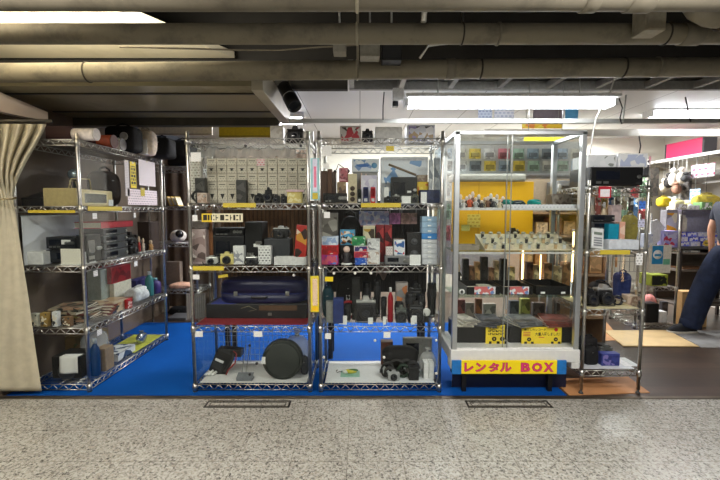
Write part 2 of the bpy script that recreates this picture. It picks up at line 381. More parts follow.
# ================= curtain
RE = [(124, 46), (132, 43), (145, 36), (160, 27), (178, 18), (195, 13), (205, 14), (230, 18), (300, 29), (345, 35), (392, 42)]
LE = [(124, -60), (160, -40), (195, -14), (205, -14), (230, -26), (300, -50), (392, -80)]
def ip(T, y):
    for (a, p), (b, q) in zip(T, T[1:]):
        if y <= b: k = (y - a) / (b - a); return p + (q - p) * max(0, k)
    return T[-1][1]
def cur(u, v):
    py = 124 + (391 - 124) * v
    px = ip(LE, py) + (ip(RE, py) - ip(LE, py)) * u
    up = max(0, min(1, (215 - py) / 40)); tie = math.exp(-((py - 198) / 14) ** 2)
    Yb = 2.76 + .13 * u
    fold = (.030 * up + .0025) * math.sin(u * 2 * PI * (7 + 2 * up) + 1.2 * math.sin(v * 9)) + .012 * up * math.sin(u * 41 + v * 20)
    fold *= 1 - .6 * tie
    yy = Yb - .03 + fold; zz = Z(py + (1 - u) * 0, yy); zz = max(zz, .012)
    return (X(px, yy, zz), yy, zz)
t = thing('curtain', 'beige cloth curtain gathered and tied at the left edge', 'curtain', (0, 0, 0))
def cl():
    b = MB().grid(cur, 160, 60)
    return b
CLOTH = mat((192, 184, 160), .85, 0, .08, 20)
c = part('drape', cl(), CLOTH, t); sm = c.modifiers.new('thickness', 'SOLIDIFY'); sm.thickness = .003
zt = Z(199, 2.8)
part('tieback', MB().tube([(X(-15, 2.8, zt) + .0, 2.85, zt), (X(-8, 2.73, zt), 2.71, zt), (X(2, 2.73, zt), 2.735, zt - .004), (X(12, 2.8, zt), 2.80, zt), (X(17, 2.88, zt), 2.87, zt + .01)], .007, 10), mat((150, 138, 106), .8), t)
part('curtain_rail', MB().cyl((-3.3, 2.80, Z(121, 2.8)), (X(52, 2.88, 2), 2.88, Z(121, 2.88)), .011, n=12), mat((70, 66, 56), .5), t)
# ================= chrome wire racks
def wire_shelf(a, b, zig=None):
    m = MB()
    for z in (-.0035, -.044):
        for s in (-1, 1):
            m.cyl((-a, s * b, z), (a, s * b, z), .0036, n=6); m.cyl((s * a, -b, z), (s * a, b, z), .0036, n=6)
    def zz(p, q):
        p, q = Vector(p), Vector(q); n = max(2, round((q - p).length / .075)) * 2
        pts = [p.lerp(q, i / n) + Vector((0, 0, -.0045 if i % 2 else -.043)) for i in range(n + 1)]
        for u, v in zip(pts, pts[1:]): m.cyl(u, v, .0034, n=5)
    for s in (-1, 1):
        zz((-a, s * b, 0), (a, s * b, 0)); zz((s * a, -b, 0), (s * a, b, 0))
    if a >= b:
        n = round(2 * a / .026)
        for i in range(1, n): x = -a + 2 * a * i / n; m.cyl((x, -b, -.0018), (x, b, -.0018), .0018, n=4)
        m.cyl((-a, 0, -.006), (a, 0, -.006), .003, n=5)
    else:
        n = round(2 * b / .026)
        for i in range(1, n): y = -b + 2 * b * i / n; m.cyl((-a, y, -.0018), (a, y, -.0018), .0018, n=4)
        m.cyl((0, -b, -.006), (0, b, -.006), .003, n=5)
    for sx in (-1, 1):
        for sy in (-1, 1): m.lathe([(.0145, -.048), (.019, -.046), (.0165, .002)], (sx * a, sy * b, 0), n=12)
    return m
def post_mb(h):
    pr = [(.0125, .03)]; z = .06
    while z < h - .02:
        z += .3
    return MB().lathe(pr + [(.0125, h - .004), (.010, h)], n=12)
FOOT = MB().lathe([(.016, 0), (.017, .004), (.012, .014), (.008, .018), (.008, .03)], n=12)
ACR = acrylic(); ACR2 = acrylic((252, 253, 252))
RACKS = {}
def rack(key, label, x0, x1, y0, y1, zt, h, zb=.003, group='chrome wire racks of goods'):
    cx, cy, a, b = (x0 + x1) / 2, (y0 + y1) / 2, (x1 - x0) / 2, (y1 - y0) / 2
    t = thing('wire_rack', label, 'rack', (cx, cy, zb), 0, group)
    pm = post_mb(h - zb).mesh(CHROME); fm = None
    for sx in (-1, 1):
        for sy in (-1, 1):
            p = bpy.data.objects.new('post', pm); COL.objects.link(p); p.parent = t; p.location = (sx * a, sy * b, 0)
            if fm is None:
                f = part('foot', MB().lathe([(.016, 0), (.017, .004), (.012, .014), (.008, .018), (.008, .03)], n=12), mat((60, 60, 60), .5), p); fm = f.data
            else:
                f = bpy.data.objects.new('foot', fm); COL.objects.link(f); f.parent = p
    sm = wire_shelf(a, b).mesh(CHROME); sh = []
    for z in zt:
        s = bpy.data.objects.new('wire_shelf', sm); COL.objects.link(s); s.parent = t; s.location = (0, 0, z - zb); sh.append(s)
    RACKS[key] = dict(t=t, x0=x0, x1=x1, y0=y0, y1=y1, zt=zt, zb=zb, cx=cx, cy=cy, a=a, b=b, sh=sh)
    return RACKS[key]
def knob(pan, x, y, z, dark=True, ax=(0, -1, 0)):
    part('knob', MB().lathe([(.004, 0), (.010, .003), (.010, .010), (.006, .013)], (x, y, z), ax, 12), mat((40, 38, 38), .4) if dark else mat((225, 222, 214), .4), pan)
def front_panels(key, i, n=1, tags=(), knobs=(), gap=.004, dark=True):
    r = RACKS[key]; z1 = r['zt'][i] - .05; z0 = r['zt'][i + 1] + .004
    xs = r['x0'] + .018; w = (r['x1'] - r['x0'] - .036) / n; y = r['y0'] - .001
    for k in range(n):
        p = part('acrylic_panel', MB().b2(xs + k * w + gap / 2 - r['cx'], xs + (k + 1) * w - gap / 2 - r['cx'], y - .0015 - r['cy'], y + .0015 - r['cy'], z0 - r['zb'], z1 - r['zb']), ACR, r['t'])
        for (px, py, pw, ph) in tags:
            zc = Z(py, y); xc = X(px, y, zc)
            if xs + k * w <= xc < xs + (k + 1) * w:
                s = y / F; part('number_tag', MB().b2(xc - pw * s / 2 - r['cx'], xc + pw * s / 2 - r['cx'], y - .0025 - r['cy'], y - .0016 - r['cy'], zc - ph * s / 2 - r['zb'], zc + ph * s / 2 - r['zb']), TAG, p)
        for (px, py) in knobs:
            zc = Z(py, y); xc = X(px, y, zc)
            if xs + k * w <= xc < xs + (k + 1) * w: knob(p, xc - r['cx'], y - .0016 - r['cy'], zc - r['zb'], dark)
def side_panels(key, i, sx, n=2, m=None):
    r = RACKS[key]; z1 = r['zt'][i] - .05; z0 = r['zt'][i + 1] + .004; x = (r['a'] - .001) * sx; L = 2 * r['b'] - .036; w = L / n
    return [part('acrylic_panel', MB().b2(x - .0015, x + .0015, -r['b'] + .018 + k * w + .002, -r['b'] + .018 + (k + 1) * w - .002, z0 - r['zb'], z1 - r['zb']), m or ACR, r['t']) for k in range(n)]
def back_panel(key, i, m=None):
    r = RACKS[key]; z1 = r['zt'][i] - .05; z0 = r['zt'][i + 1] + .004
    return part('back_panel', MB().b2(-r['a'] + .018, r['a'] - .018, r['b'] - .003, r['b'], z0 - r['zb'], z1 - r['zb']), m or ACR, r['t'])
def strip(key, i, px0, px1, m=YLAB, py=None):       # price rail clipped on a shelf edge
    r = RACKS[key]; z = r['zt'][i]; y = r['y0'] - .0055; x0, x1 = X(px0, y, z) - r['cx'], X(px1, y, z) - r['cx']
    part('label_strip', MB().b2(x0, x1, y - .003 - r['cy'], y - r['cy'], -.032, 0), m, r['sh'][i], 'yellow label strip')
Y0 = 2.905
def zts(rows, y): return [Z(p, y) for p in rows]
xa = X(83, Y0, 1.)
rack('L', 'deep chrome wire rack by the curtain with side turned to the aisle', xa - .47, xa, Y0, Y0 + 1.2, zts((139, 206, 266, 328, 384), Y0), Z(133, Y0))
rack('B', 'chrome wire rack holding the blue instrument case', X(191, Y0, 1), X(309, Y0, 1), Y0, Y0 + .46, zts((138, 203, 266, 326, 384), Y0), Z(131, Y0))
rack('C', 'chrome wire rack crowded with game boxes and cameras, beside the glass showcase', X(320, Y0, 1), X(441, Y0, 1), Y0, Y0 + .46, zts((138, 203, 266, 326, 384), Y0), Z(131, Y0))
rack('R', 'low narrow chrome wire rack at the right of the glass showcase', X(585, 2.88, .8), X(643, 2.88, .8), 2.875, 3.31, zts((186, 250, 309, 370), 2.875), Z(180, 2.875))
rack('S', 'chrome wire rack standing further back in the lit shop', X(638, 4.5, .8), X(678, 4.5, .8), 4.5, 4.95, zts((248, 287, 324), 4.5), Z(214, 4.5), .0, None)
for i in range(4):
    front_panels('L', i, 1)
    ps = side_panels('L', i, 1, 2)
for i, tg, kn, n in ((0, [(196, 157, 10, 9)], [(192, 146), (246, 146), (301, 146)], 1), (1, [(195, 218, 5, 6)], [], 1), (2, [(196, 277, 7, 5)], [(294, 275)], 1), (3, [(199, 334, 8, 6), (258, 334, 9, 6)], [(250, 345), (250, 374), (257, 363)], 2)):
    front_panels('B', i, n, tg, kn, dark=(i in (0, 3))); side_panels('B', i, -1, 1); side_panels('B', i, 1, 1)
for i, tg, kn, n in ((0, [(327, 151, 9, 10), (326, 166, 6, 5)], [], 2), (1, [(327, 215, 6, 6)], [], 1), (2, [], [(334, 273), (355, 273), (371, 273), (433, 319)], 1), (3, [(328, 336, 6, 6), (387, 335, 7, 6)], [(375, 340), (324, 357), (384, 357), (436, 340), (436, 373)], 2)):
    front_panels('C', i, n, tg, kn, dark=False); side_panels('C', i, -1, 1); side_panels('C', i, 1, 1)
part('yellow_sticker', MB().b2(X(386, Y0, 1.8) - RACKS['C']['cx'], X(394, Y0, 1.8) - RACKS['C']['cx'], -.23 - .0028, -.23 - .002, Z(151, Y0) - .003, Z(146, Y0) - .003), YLAB, RACKS['C']['t'])
for k in (0, 1, 2): side_panels('R', k, 1, 1); side_panels('R', k, -1, 1)
strip('B', 1, 223, 256); strip('B', 2, 184 + 9, 224); strip('C', 1, 361, 401); strip('R', 1, 600, 630)
r = RACKS['L']
def lside(px):  # y on the aisle side of the deep rack
    return r['x1'] * F / (px - 360)
for i, p0, p1 in ((1, 88, 122),):
    part('label_strip', MB().b2(r['a'] + .004, r['a'] + .007, lside(p0) - r['cy'], lside(p1) - r['cy'], -.034, 0), YLAB, r['sh'][i], 'yellow label strip')
part('label_strip', MB().b2(-.14, .2, -r['b'] - .0075, -r['b'] - .0045, -.05, -.03), YLAB, r['sh'][1], 'yellow label strip')
for (i, px, pw) in ((1, 95, .05), (2, 93, .05), (2, 134, .05), (3, 94, .055), (1, 135, .03)):
    y = lside(px) - r['cy']; z = r['zt'][i] - r['zb'] - .075
    part('number_tag', MB().b2(r['a'] + .001, r['a'] + .0022, y - pw / 2, y + pw / 2, z - .022, z + .022), TAG, r['t'])
# wire grids standing behind the lowest compartments
for key in 'BC':
    r = RACKS[key]; z1, z0 = r['zt'][3] - .05, r['zt'][4] + .01; g = MB(); a = r['a'] - .03
    if key == 'B':
        for k in range(22): g.cyl((-a + 2 * a * k / 21, 0, z0), (-a + 2 * a * k / 21, 0, z1), .0016, n=5)
        for k in range(8): g.cyl((-a, .003, z0 + (z1 - z0) * k / 7), (a, .003, z0 + (z1 - z0) * k / 7), .0016, n=5)
        o = part('wire_grid', g, mat((220, 222, 226), .4), r['t']); o.location = (0, r['b'] - .02, -r['zb'])
        part('white_liner', MB().b2(-a, a, -r['b'] + .02, r['b'] - .02, 0, .003), mat((222, 222, 220), .5, 0, .05), r['sh'][4])
    else:
        part('white_liner', MB().b2(-a, a, -r['b'] + .02, r['b'] - .02, 0, .003), mat((232, 234, 236), .5, 0, .05), r['sh'][4])
r = RACKS['R']; a = r['a'] - .02
part('white_liner', MB().b2(-a, a, -r['b'] + .02, r['b'] - .02, 0, .003), mat((220, 222, 226), .5, 0, .05), r['sh'][3])
part('yellow_liner', MB().b2(-a, a, -r['b'] + .01, r['b'] - .02, 0, .003), mat((214, 204, 160), .5, 0, .05), r['sh'][2])
for key, i in (('R', 1), ('S', 0)):
    q = RACKS[key]; part('clear_liner', MB().b2(-q['a'] + .02, q['a'] - .02, -q['b'] + .02, q['b'] - .02, 0, .0005), ACR, q['sh'][i])
# ================= glass showcase
SX0, SX1, SY0, SY1 = X(453, 2.89, 1), X(581, 2.89, 1), 2.872, 3.33
scx, scy, sa, sb = (SX0 + SX1) / 2, (SY0 + SY1) / 2, (SX1 - SX0) / 2, (SY1 - SY0) / 2
SZ0, SZ1 = Z(361, SY0), Z(131, SY0)
case = thing('glass_showcase', 'tall aluminium framed glass showcase standing on dark legs', 'showcase', (scx, scy, .003))
oz = -.003
for sx in (-1, 1):
    for sy in (-1, 1):
        part('frame_post', MB().box((sx * (sa - .018), sy * (sb - .018), (SZ0 + SZ1) / 2 + oz), (.036, .036, SZ1 - SZ0 - .002), .003), ALU, case)
part('top_frame', MB().b2(-sa, sa, -sb, -sb + .03, SZ1 - .028, SZ1, .003).b2(-sa, sa, sb - .03, sb, SZ1 - .028, SZ1, .003).b2(-sa, -sa + .03, -sb + .03, sb - .03, SZ1 - .028, SZ1, .003).b2(sa - .03, sa, -sb + .03, sb - .03, SZ1 - .028, SZ1, .003), ALU, case)
part('top_glass', MB().b2(-sa + .03, sa - .03, -sb + .03, sb - .03, SZ1 - .012, SZ1 - .006), ACR2, case)
part('base_board', MB().b2(-sa - .01, sa + .01, -sb - .008, sb, SZ0 - .012, Z(350, SY0), .006), mat((218, 218, 214), .4, 0, .04), case)
for s in (-1, 1): part('base_corner', MB().b2(s * (sa - .02) - .03, s * (sa - .02) + .03, -sb - .006, -sb + .1, SZ0 - .06, SZ0 - .012, .004), mat((210, 210, 206), .4), case)
for px in (463, 548):
    for y in (-sb + .05, sb - .05):
        part('leg', MB().b2(X(px, 2.95, .2) - scx - .016, X(px, 2.95, .2) - scx + .016, y - .016, y + .016, 0, SZ0 - .013), mat((26, 26, 28), .4, .3), case)
part('leg_brace', MB().b2(X(463, 2.95, .2) - scx, X(548, 2.95, .2) - scx, sb - .06, sb - .04, .10, .13), mat((26, 26, 28), .4, .3), case)
part('shade_board', MB().b2(-sa + .03, sa - .03, -sb + .10, -sb + .112, .004, SZ0 - .014), mat((10, 20, 52), .6), case)  # dark navy board added to darken the gap under the showcase
zb_ = Z(350, SY0); zd = SZ1 - .03
mid = X(505, SY0, .4) - scx
for (a0, a1, y) in ((-sa + .036, mid + .02, -sb + .008), (mid - .015, sa - .036, -sb + .018)):
    p = part('glass_door', MB().b2(a0, a1, y - .002, y + .002, zb_ + .012, zd), ACR2, case)
    part('door_rail', MB().b2(a0, a1, y - .004, y + .004, zb_ - 0, zb_ + .012), mat((225, 225, 222), .4), p)
    part('door_edge', MB().b2((a1 - .006) if a0 < mid - .1 else a0, a1 if a0 < mid - .1 else a0 + .006, y - .003, y + .003, zb_ + .012, zd), mat((150, 152, 150), .3, .5), p)
    part('finger_pull', MB().b2(a1 - .022 if a0 < mid - .1 else a0 + .012, a1 - .012 if a0 < mid - .1 else a0 + .022, y - .006, y - .002, zb_ + .3, zb_ + .4, .002), ALU, p)
for s in (-1, 1): part('side_glass', MB().b2(s * (sa - .012) - .002, s * (sa - .012) + .002, -sb + .036, sb - .036, zb_, zd), ACR2, case)
part('back_glass', MB().b2(-sa + .036, sa - .036, sb - .014, sb - .010, zb_, zd), ACR2, case)
ZS = [Z(209, 2.95), Z(252, 2.95), Z(296, 2.95), zb_]
for z in ZS[:3]:
    part('glass_shelf', MB().b2(-sa + .03, sa - .03, -sb + .04, sb - .03, z - .006, z - oz * 0), acrylic((232, 244, 238)), case)
for z in ZS[:2]:
    part('shelf_edge', MB().b2(-sa + .03, sa - .03, -sb + .03, -sb + .04, z - .012, z + .001), mat((206, 208, 206), .35, .2), case)
# the hanging sign
t = thing('shop_sign', 'yellow sign with pink lettering and blue ends below the showcase', 'sign', (X(509, 2.855, .25), 2.855, 0))
z0, z1 = Z(373.5, 2.855), Z(360.2, 2.855); hw = (X(556.5, 2.855, .25) - X(461, 2.855, .25)) / 2; ew = X(566, 2.855, .25) - X(556.5, 2.855, .25)
part('board', MB().b2(-hw, hw, -.008, .004, z0, z1, .002), mat((250, 222, 16), .4, 0, .03), t)
for s in (-1, 1): part('end_block', MB().b2(min(s * hw, s * (hw + ew)), max(s * hw, s * (hw + ew)), -.008, .004, z0 - .003, z1 + .001, .002), mat((22, 112, 186), .4, 0, .15, 30), t)
zc, hh = (z0 + z1) / 2, (z1 - z0) * .70
PINK = mat((222, 52, 120), .45, 0, .03); DPK = mat((168, 30, 66), .45, 0, .03)
def xr(a, b): return (X((a + b) / 2, 2.855, .25) - X(509, 2.855, .25), (X(b, 2.855, .25) - X(a, 2.855, .25)))
for s_, a, b in (('レ', 464, 473.5), ('ン', 475, 486), ('タ', 488, 499), ('ル', 499.5, 511.5), ('B', 520.5, 530), ('O', 531.5, 542), ('X', 543, 553.5)):
    c_, w_ = xr(a, b)
    lettering(s_, DPK, t, c_, -.0086, zc, w_, hh, .055, .0004, name='letter_outline')
    lettering(s_, PINK, t, c_, -.0092, zc, w_ * .92, hh * .9, .012, .0004, name='letter')
for s in (-1, 1): part('bracket', MB().b2(s * hw * .8 - .006, s * hw * .8 + .006, .004, .012, z0 + .02, SZ0 - .012), STEEL, t)
# strips hung between two racks
def hang(name, label, px0, px1, py0, py1, y, rows):
    z0, z1 = Z(py1, y), Z(py0, y); zm = (z0 + z1) / 2; x0, x1 = X(px0, y, zm), X(px1, y, zm)
    t = thing(name, label, 'label', ((x0 + x1) / 2, y, z0)); w = (x1 - x0) / 2; h = z1 - z0
    part('card', MB().b2(-w, w, 0, .002, 0, h), rows[0], t)
    dz = 0
    for (a, b, c, d, m, nm) in rows[1]: dz += .0008; part(nm, MB().b2(a * w, b * w, -dz, -.0002, c * h, d * h), m, t)
    part('clip', MB().b2(-.006, .006, .002, .012, h - .03, h, .002), STEEL, t)
hang('hanging_label', 'tall pale blue and pink hanging label between two racks', 310.5, 319.5, 158, 200, Y0 - .025, (mat((150, 196, 200), .4, 0, .15, 20), [(-.5, .5, .2, .98, mat((224, 222, 240), .4), 'inner_strip'), (-.25, .3, .3, .8, mat((236, 130, 160), .4), 'pink_band'), (-.6, .6, .02, .17, YLAB, 'price_sticker')]))
hang('hanging_label', 'yellow bordered cream hanging label between two racks', 310.5, 319, 276, 312, Y0 - .025, (mat((226, 206, 60), .4, 0, .05), [(-.5, .65, .18, .93, paper((238, 214, 180), (180, 120, 90), .012), 'text_strip'), (-.7, .7, .03, .15, mat((238, 190, 20), .4), 'price_sticker')]))
# ================= kinds of goods (local frame: base centre at the origin, front towards -y)
def k_carton(t, w, d, h, c, c2=None, face=None, lid=True, side=None):
    b = min(.006, w * .06, h * .06)
    part('box_body', MB().b2(-w / 2, w / 2, -d / 2, d / 2, 0, h, b), mat(c, .55), t)
    f = face or (art(c2, 5.5 / max(w, h)) if c2 else None)
    if f: part('printed_face', MB().b2(-w * .44, w * .44, -d / 2 - .0008, -d / 2 + .0002, h * .08, h * .92), f, t)
    if side: part('side_print', MB().b2(w / 2 - .0002, w / 2 + .0008, -d * .42, d * .42, h * .1, h * .9), side, t)
    if lid: part('top_flap', MB().b2(-w * .49, w * .49, -d * .49, d * .49, h - .0004, h + .0012), mat([min(255, v * 1.08) for v in c], .55), t)
def k_tagcard(t, w, h, y, z, x=0, m=None):
    part('price_tag', MB().b2(x - w / 2, x + w / 2, y - .001, y, z, z + h), m or TAG, t)
def k_camera(t, w, d, h, c=(24, 24, 26), top=None, lens=True, strap=True, ld=None):
    bh = h * .74
    part('camera_body', MB().b2(-w / 2, w / 2, -d * .25, d * .25, 0, bh, .012 if w > .06 else .004), mat(c, .45), t)
    part('top_plate', MB().b2(-w * .49, w * .49, -d * .24, d * .24, bh, bh * 1.12, .004), mat(top or c, .3, .6 if top else 0), t)
    part('viewfinder_hump', MB().poly([(-w * .2, -d * .22, bh * 1.1), (w * .2, -d * .22, bh * 1.1), (w * .12, -d * .22, h), (-w * .12, -d * .22, h)], (0, d * .4, 0)), mat(top or c, .35, .5 if top else 0), t)
    if lens:
        r = ld or bh * .42
        l = part('lens', MB().lathe([(r, 0), (r, d * .08), (r * .88, d * .1), (r * .95, d * .14), (r * .95, d * .32), (r * .8, d * .34), (r * .72, d * .3)], (0, -d * .24, bh * .5), (0, -1, 0), 24), mat((30, 30, 32), .35), t)
        part('lens_glass', MB().lathe([(r * .72, 0), (r * .5, d * .02), (.001, d * .03)], (0, -d * .52, bh * .5), (0, -1, 0), 20), GLASSY, l)
    part('shutter_dial', MB().lathe([(w * .07, 0), (w * .07, h * .08), (w * .05, h * .1)], (w * .34, 0, bh * 1.12), n=14), STEEL, t)
    if strap:
        part('strap', MB().tube([(-w * .5, 0, bh * .9), (-w * .62, -d * .2, bh * .4), (-w * .5, -d * .46, .006), (0, -d * .62, .005), (w * .45, -d * .5, .006), (w * .62, -d * .2, bh * .45), (w * .5, 0, bh * .9)], .004, 6), mat((36, 35, 34), .7), t)
def k_lens(t, r, h, c=(24, 24, 26), ring=(150, 150, 150)):
    part('barrel', MB().lathe([(r * .8, 0), (r * .82, h * .1), (r * .9, h * .12), (r * .9, h * .45), (r, h * .5), (r, h * .95), (r * .92, h), (r * .8, h * .96)], n=26), mat(c, .4), t)
    part('focus_ring', MB().lathe([(r * 1.0, h * .6), (r * 1.05, h * .62), (r * 1.05, h * .82), (r, h * .84)], n=30), mat([v + 16 for v in c], .7, 0, .5, 300), t)
    part('lens_mount', MB().lathe([(r * .84, h * .02), (r * .86, h * .03), (r * .86, h * .08)], n=24), mat(ring, .3, .8), t)
    part('front_glass', MB().lathe([(r * .8, h * .96), (r * .5, h * .99), (.001, h * 1.0)], n=20), GLASSY, t)
def k_book(t, w, d, h, c, c2=None):
    part('pages', MB().b2(-w * .49, w * .47, -d * .48, d * .48, h * .1, h * .9), mat((228, 222, 206), .7, 0, .1, 80), t)
    m = art(c2, 5. / max(w, d), .3) if c2 else mat(c, .35)
    part('cover', MB().b2(-w / 2, w / 2, -d / 2, d / 2, h * .9, h, .001).b2(-w / 2, w / 2, -d / 2, d / 2, 0, h * .1, .001).b2(-w / 2, w / 2, -d / 2, -d / 2 + .002, 0, h), m, t)
def k_deck(t, w, d, h, c, knobs=3, lines=3, tagw=0, win=True):
    part('chassis', MB().b2(-w / 2, w / 2, -d / 2 + .01, d / 2, h * .05, h, .004), mat(c, .45), t)
    part('face_plate', MB().b2(-w / 2, w / 2, -d / 2, -d / 2 + .012, h * .06, h, .004), mat([min(255, v + 12) for v in c], .35, .3), t)
    for k in range(knobs):
        x = w * (.42 - .1 * k); r = min(h * .2, .014)
        part('knob', MB().lathe([(r, 0), (r, .008), (r * .8, .011)], (x, -d / 2, h * .5), (0, -1, 0), 14), STEEL, t)
    if win: part('display_window', MB().b2(-w * .4, w * .05, -d / 2 - .001, -d / 2 + .001, h * .35, h * .8), GLASSY, t)
    for k in range(lines): part('button_row', MB().b2(-w * .4 + w * .14 * k, -w * .3 + w * .14 * k, -d / 2 - .003, -d / 2, h * .14, h * .26), STEEL, t)
    for s in (-1, 1): part('foot', MB().b2(s * w * .4 - .012, s * w * .4 + .012, -d * .4, d * .4, 0, h * .06), BLACK, t)
    if tagw: k_tagcard(t, tagw, tagw * .5, -d / 2 - .003, h * .4, w * .2)
def k_speaker(t, w, d, h, c=(28, 27, 26)):
    part('cabinet', MB().b2(-w / 2, w / 2, -d / 2, d / 2, 0, h, .003), mat(c, .5), t)
    for z, r in ((h * .72, w * .22), (h * .3, w * .3)):
        part('cone_driver', MB().lathe([(r, 0), (r * 1.0, .004), (r * .86, .005), (r * .3, -.0), (r * .28, .004), (.001, .006)], (0, -d / 2, z), (0, -1, 0), 24), mat((70, 70, 72), .4), t)
def k_bag(t, w, d, h, c, handle=True, e=.6, amp=.08, seed=0, buckle=None):
    part('bag_body', MB().blob((0, 0, h * .45), (w / 2, d / 2, h * .45), e, 24, 14, amp, seed), mat(c, .75, 0, .25, 30, .3, .3), t)
    if handle: part('handle', MB().tube([(-w * .25, 0, h * .8), (-w * .2, -.01, h * .95), (0, -.015, h), (w * .2, -.01, h * .95), (w * .25, 0, h * .8)], min(.008, w * .05), 8), mat([v * .8 for v in c], .6), t)
    part('zipper', MB().tube([(-w * .4, -d * .3, h * .62), (0, -d * .49, h * .66), (w * .4, -d * .3, h * .62)], .0025, 6), STEEL, t)
    if buckle: part('buckle', MB().b2(-w * .08, w * .08, -d * .52, -d * .46, h * .35, h * .5, .002), mat(buckle, .4), t)
def k_phone(t, w, d, h, c):
    part('phone_body', MB().b2(-w / 2, w / 2, -d / 2, d / 2, 0, h, .006), mat(c, .3), t)
    part('screen', MB().b2(-w * .4, w * .4, -d / 2 - .0006, -d / 2 + .0004, h * .4, h * .9), mat([v * .6 for v in c], .1), t)
    part('keypad', MB().b2(-w * .3, w * .3, -d / 2 - .001, -d / 2 + .0004, h * .1, h * .3), mat((210, 210, 210), .4), t)
def k_figure(t, w, h, c, c2, base=(235, 235, 230)):
    part('base', MB().lathe([(w * .5, 0), (w * .5, h * .07), (w * .4, h * .09)], n=16), mat(base, .5), t)
    part('figure_body', MB().lathe([(w * .32, h * .08), (w * .36, h * .2), (w * .26, h * .42), (w * .34, h * .58), (w * .14, h * .66)], n=14), mat(c, .5), t)
    part('figure_head', MB().blob((0, 0, h * .8), (w * .3, w * .28, h * .19), 1, 14, 8), mat(c2, .5), t)
    for s in (-1, 1): part('figure_arm', MB().tube([(s * w * .3, 0, h * .56), (s * w * .48, -w * .1, h * .42), (s * w * .36, -w * .25, h * .34)], w * .08, 6), mat(c, .5), t)
def k_watch(t, w, l, c, dial):
    def f(k): a = -1 + 2 * k; return (0, a * l / 2, .004 + .020 * (1 - a * a))
    part('strap', MB().grid(lambda u, v: (f(v)[0] + (u - .5) * w * .7, f(v)[1], f(v)[2]), 2, 14).grid(lambda u, v: (f(v)[0] + (u - .5) * w * .7, f(v)[1], f(v)[2] - .003), 2, 14), mat(c, .45, .3), t)
    part('watch_case', MB().lathe([(w * .5, .022), (w * .55, .025), (w * .55, .031), (w * .46, .034)], n=20), mat((196, 190, 172), .3, .7), t)
    part('dial', MB().lathe([(w * .44, .0335), (.001, .0345)], n=18), mat(dial, .3), t)
def k_bottle(t, r, h, c, cap, lab=None):
    part('bottle_body', MB().lathe([(r * .9, 0), (r, h * .03), (r, h * .66), (r * .9, h * .74), (r * .4, h * .84), (r * .36, h * .88)], n=20), mat(c, .3), t)
    part('cap', MB().lathe([(r * .46, h * .87), (r * .46, h * .98), (r * .4, h)], n=16), mat(cap, .4), t)
    if lab: part('bottle_label', MB().lathe([(r * 1.01, h * .2), (r * 1.012, h * .21), (r * 1.012, h * .58), (r * 1.01, h * .6)], n=20), lab, t)
def k_tray(t, w, d, h, c, wall=.006, slope=.0):
    a, b = w / 2, d / 2
    part('tray_body', MB().b2(-a, a, -b, b, 0, .004).b2(-a, a, -b, -b + wall, .004, h).b2(-a, a, b - wall, b, .004, h).b2(-a, -a + wall, -b + wall, b - wall, .004, h).b2(a - wall, a, -b + wall, b - wall, .004, h), mat(c, .4), t)
def k_case(t, w, d, h, c, c2):
    def out(k, z, ins): 
        return [(w / 2 * math.copysign(abs(math.cos(q)) ** .45, math.cos(q)) * ins * (1 - .1 * (math.cos(q) < 0)), d / 2 * math.copysign(abs(math.sin(q)) ** .7, math.sin(q)) * ins, z) for q in [2 * PI * i / 40 for i in range(40)]]
    def shell(zs):
        m = MB(); m.loft([[m.bm.verts.new(p) for p in out(0, z, i)] for z, i in zs]); return m
    part('lower_shell', shell([(0, .93), (h * .1, .99), (h * .42, 1)]), mat(c, .42, 0, .1, 20), t)
    part('lid', shell([(h * .45, 1), (h * .8, .98), (h * .95, .93), (h, .85)]), mat(c, .4, 0, .1, 20), t)
    part('piping', shell([(h * .42, 1.005), (h * .435, 1.01), (h * .45, 1.005)]), mat(c2, .4, .3), t)
    for x in (-.25, .3): part('latch', MB().b2(w * x - .015, w * x + .015, -d / 2 - .004, -d / 2 + .004, h * .36, h * .54, .002), STEEL, t)
    part('handle', MB().tube([(-.06, -d / 2, h * .3), (-.05, -d / 2 - .018, h * .3), (.05, -d / 2 - .018, h * .3), (.06, -d / 2, h * .3)], .007, 8), BLACK, t)
def coil_pts(r, n=60, turns=3, dz=.003, seed=0, c=(0, 0, 0), vertical=False):
    q = random.Random(seed); ph = q.random() * 6; out = []
    for i in range(n * turns + 1):
        a = 2 * PI * i / n; rr = r * (1 + .06 * math.sin(2 * a + ph) + .05 * math.sin(a * .7 + ph))
        p = (rr * math.cos(a), rr * math.sin(a), dz * i / n + dz)
        out.append((c[0] + p[0], c[1] + (p[2] if vertical else p[1]), c[2] + (p[1] + r * 1.12 if vertical else p[2])))
    return out
def k_coil(t, r, c, turns=3, th=.004, vertical=False, seed=0, plug=(200, 200, 200)):
    part('cable_loop', MB().tube(coil_pts(r, 36, turns, th * 1.6, seed, (0, 0, 0), vertical), th, 6), mat(c, .5), t)
    e = coil_pts(r, 36, turns, th * 1.6, seed, (0, 0, 0), vertical)[0]
    part('plug', MB().box((e[0], e[1] - .01, e[2] + .012 * (not vertical)), (.014, .024, .012), .003), mat(plug, .35, .4), t)
    part('cable_tie', MB().box((-r, 0, (r * 1.12 if vertical else th * 3)), (th * 5, .012, th * 6), .002), BLACK, t)
def k_sack(t, w, d, h, m, tie=None, seed=0):
    part('sack', MB().blob((0, 0, h * .42), (w / 2, d / 2, h * .42), .75, 28, 16, .12, seed), m, t)
    part('gathered_neck', MB().lathe([(w * .12, h * .8), (w * .06, h * .87), (w * .16, h * .98), (w * .17, h)], n=12), m, t)
    if tie: part('tie', MB().lathe([(w * .07, h * .85), (w * .085, h * .87), (w * .07, h * .89)], n=12), mat(tie, .5), t)
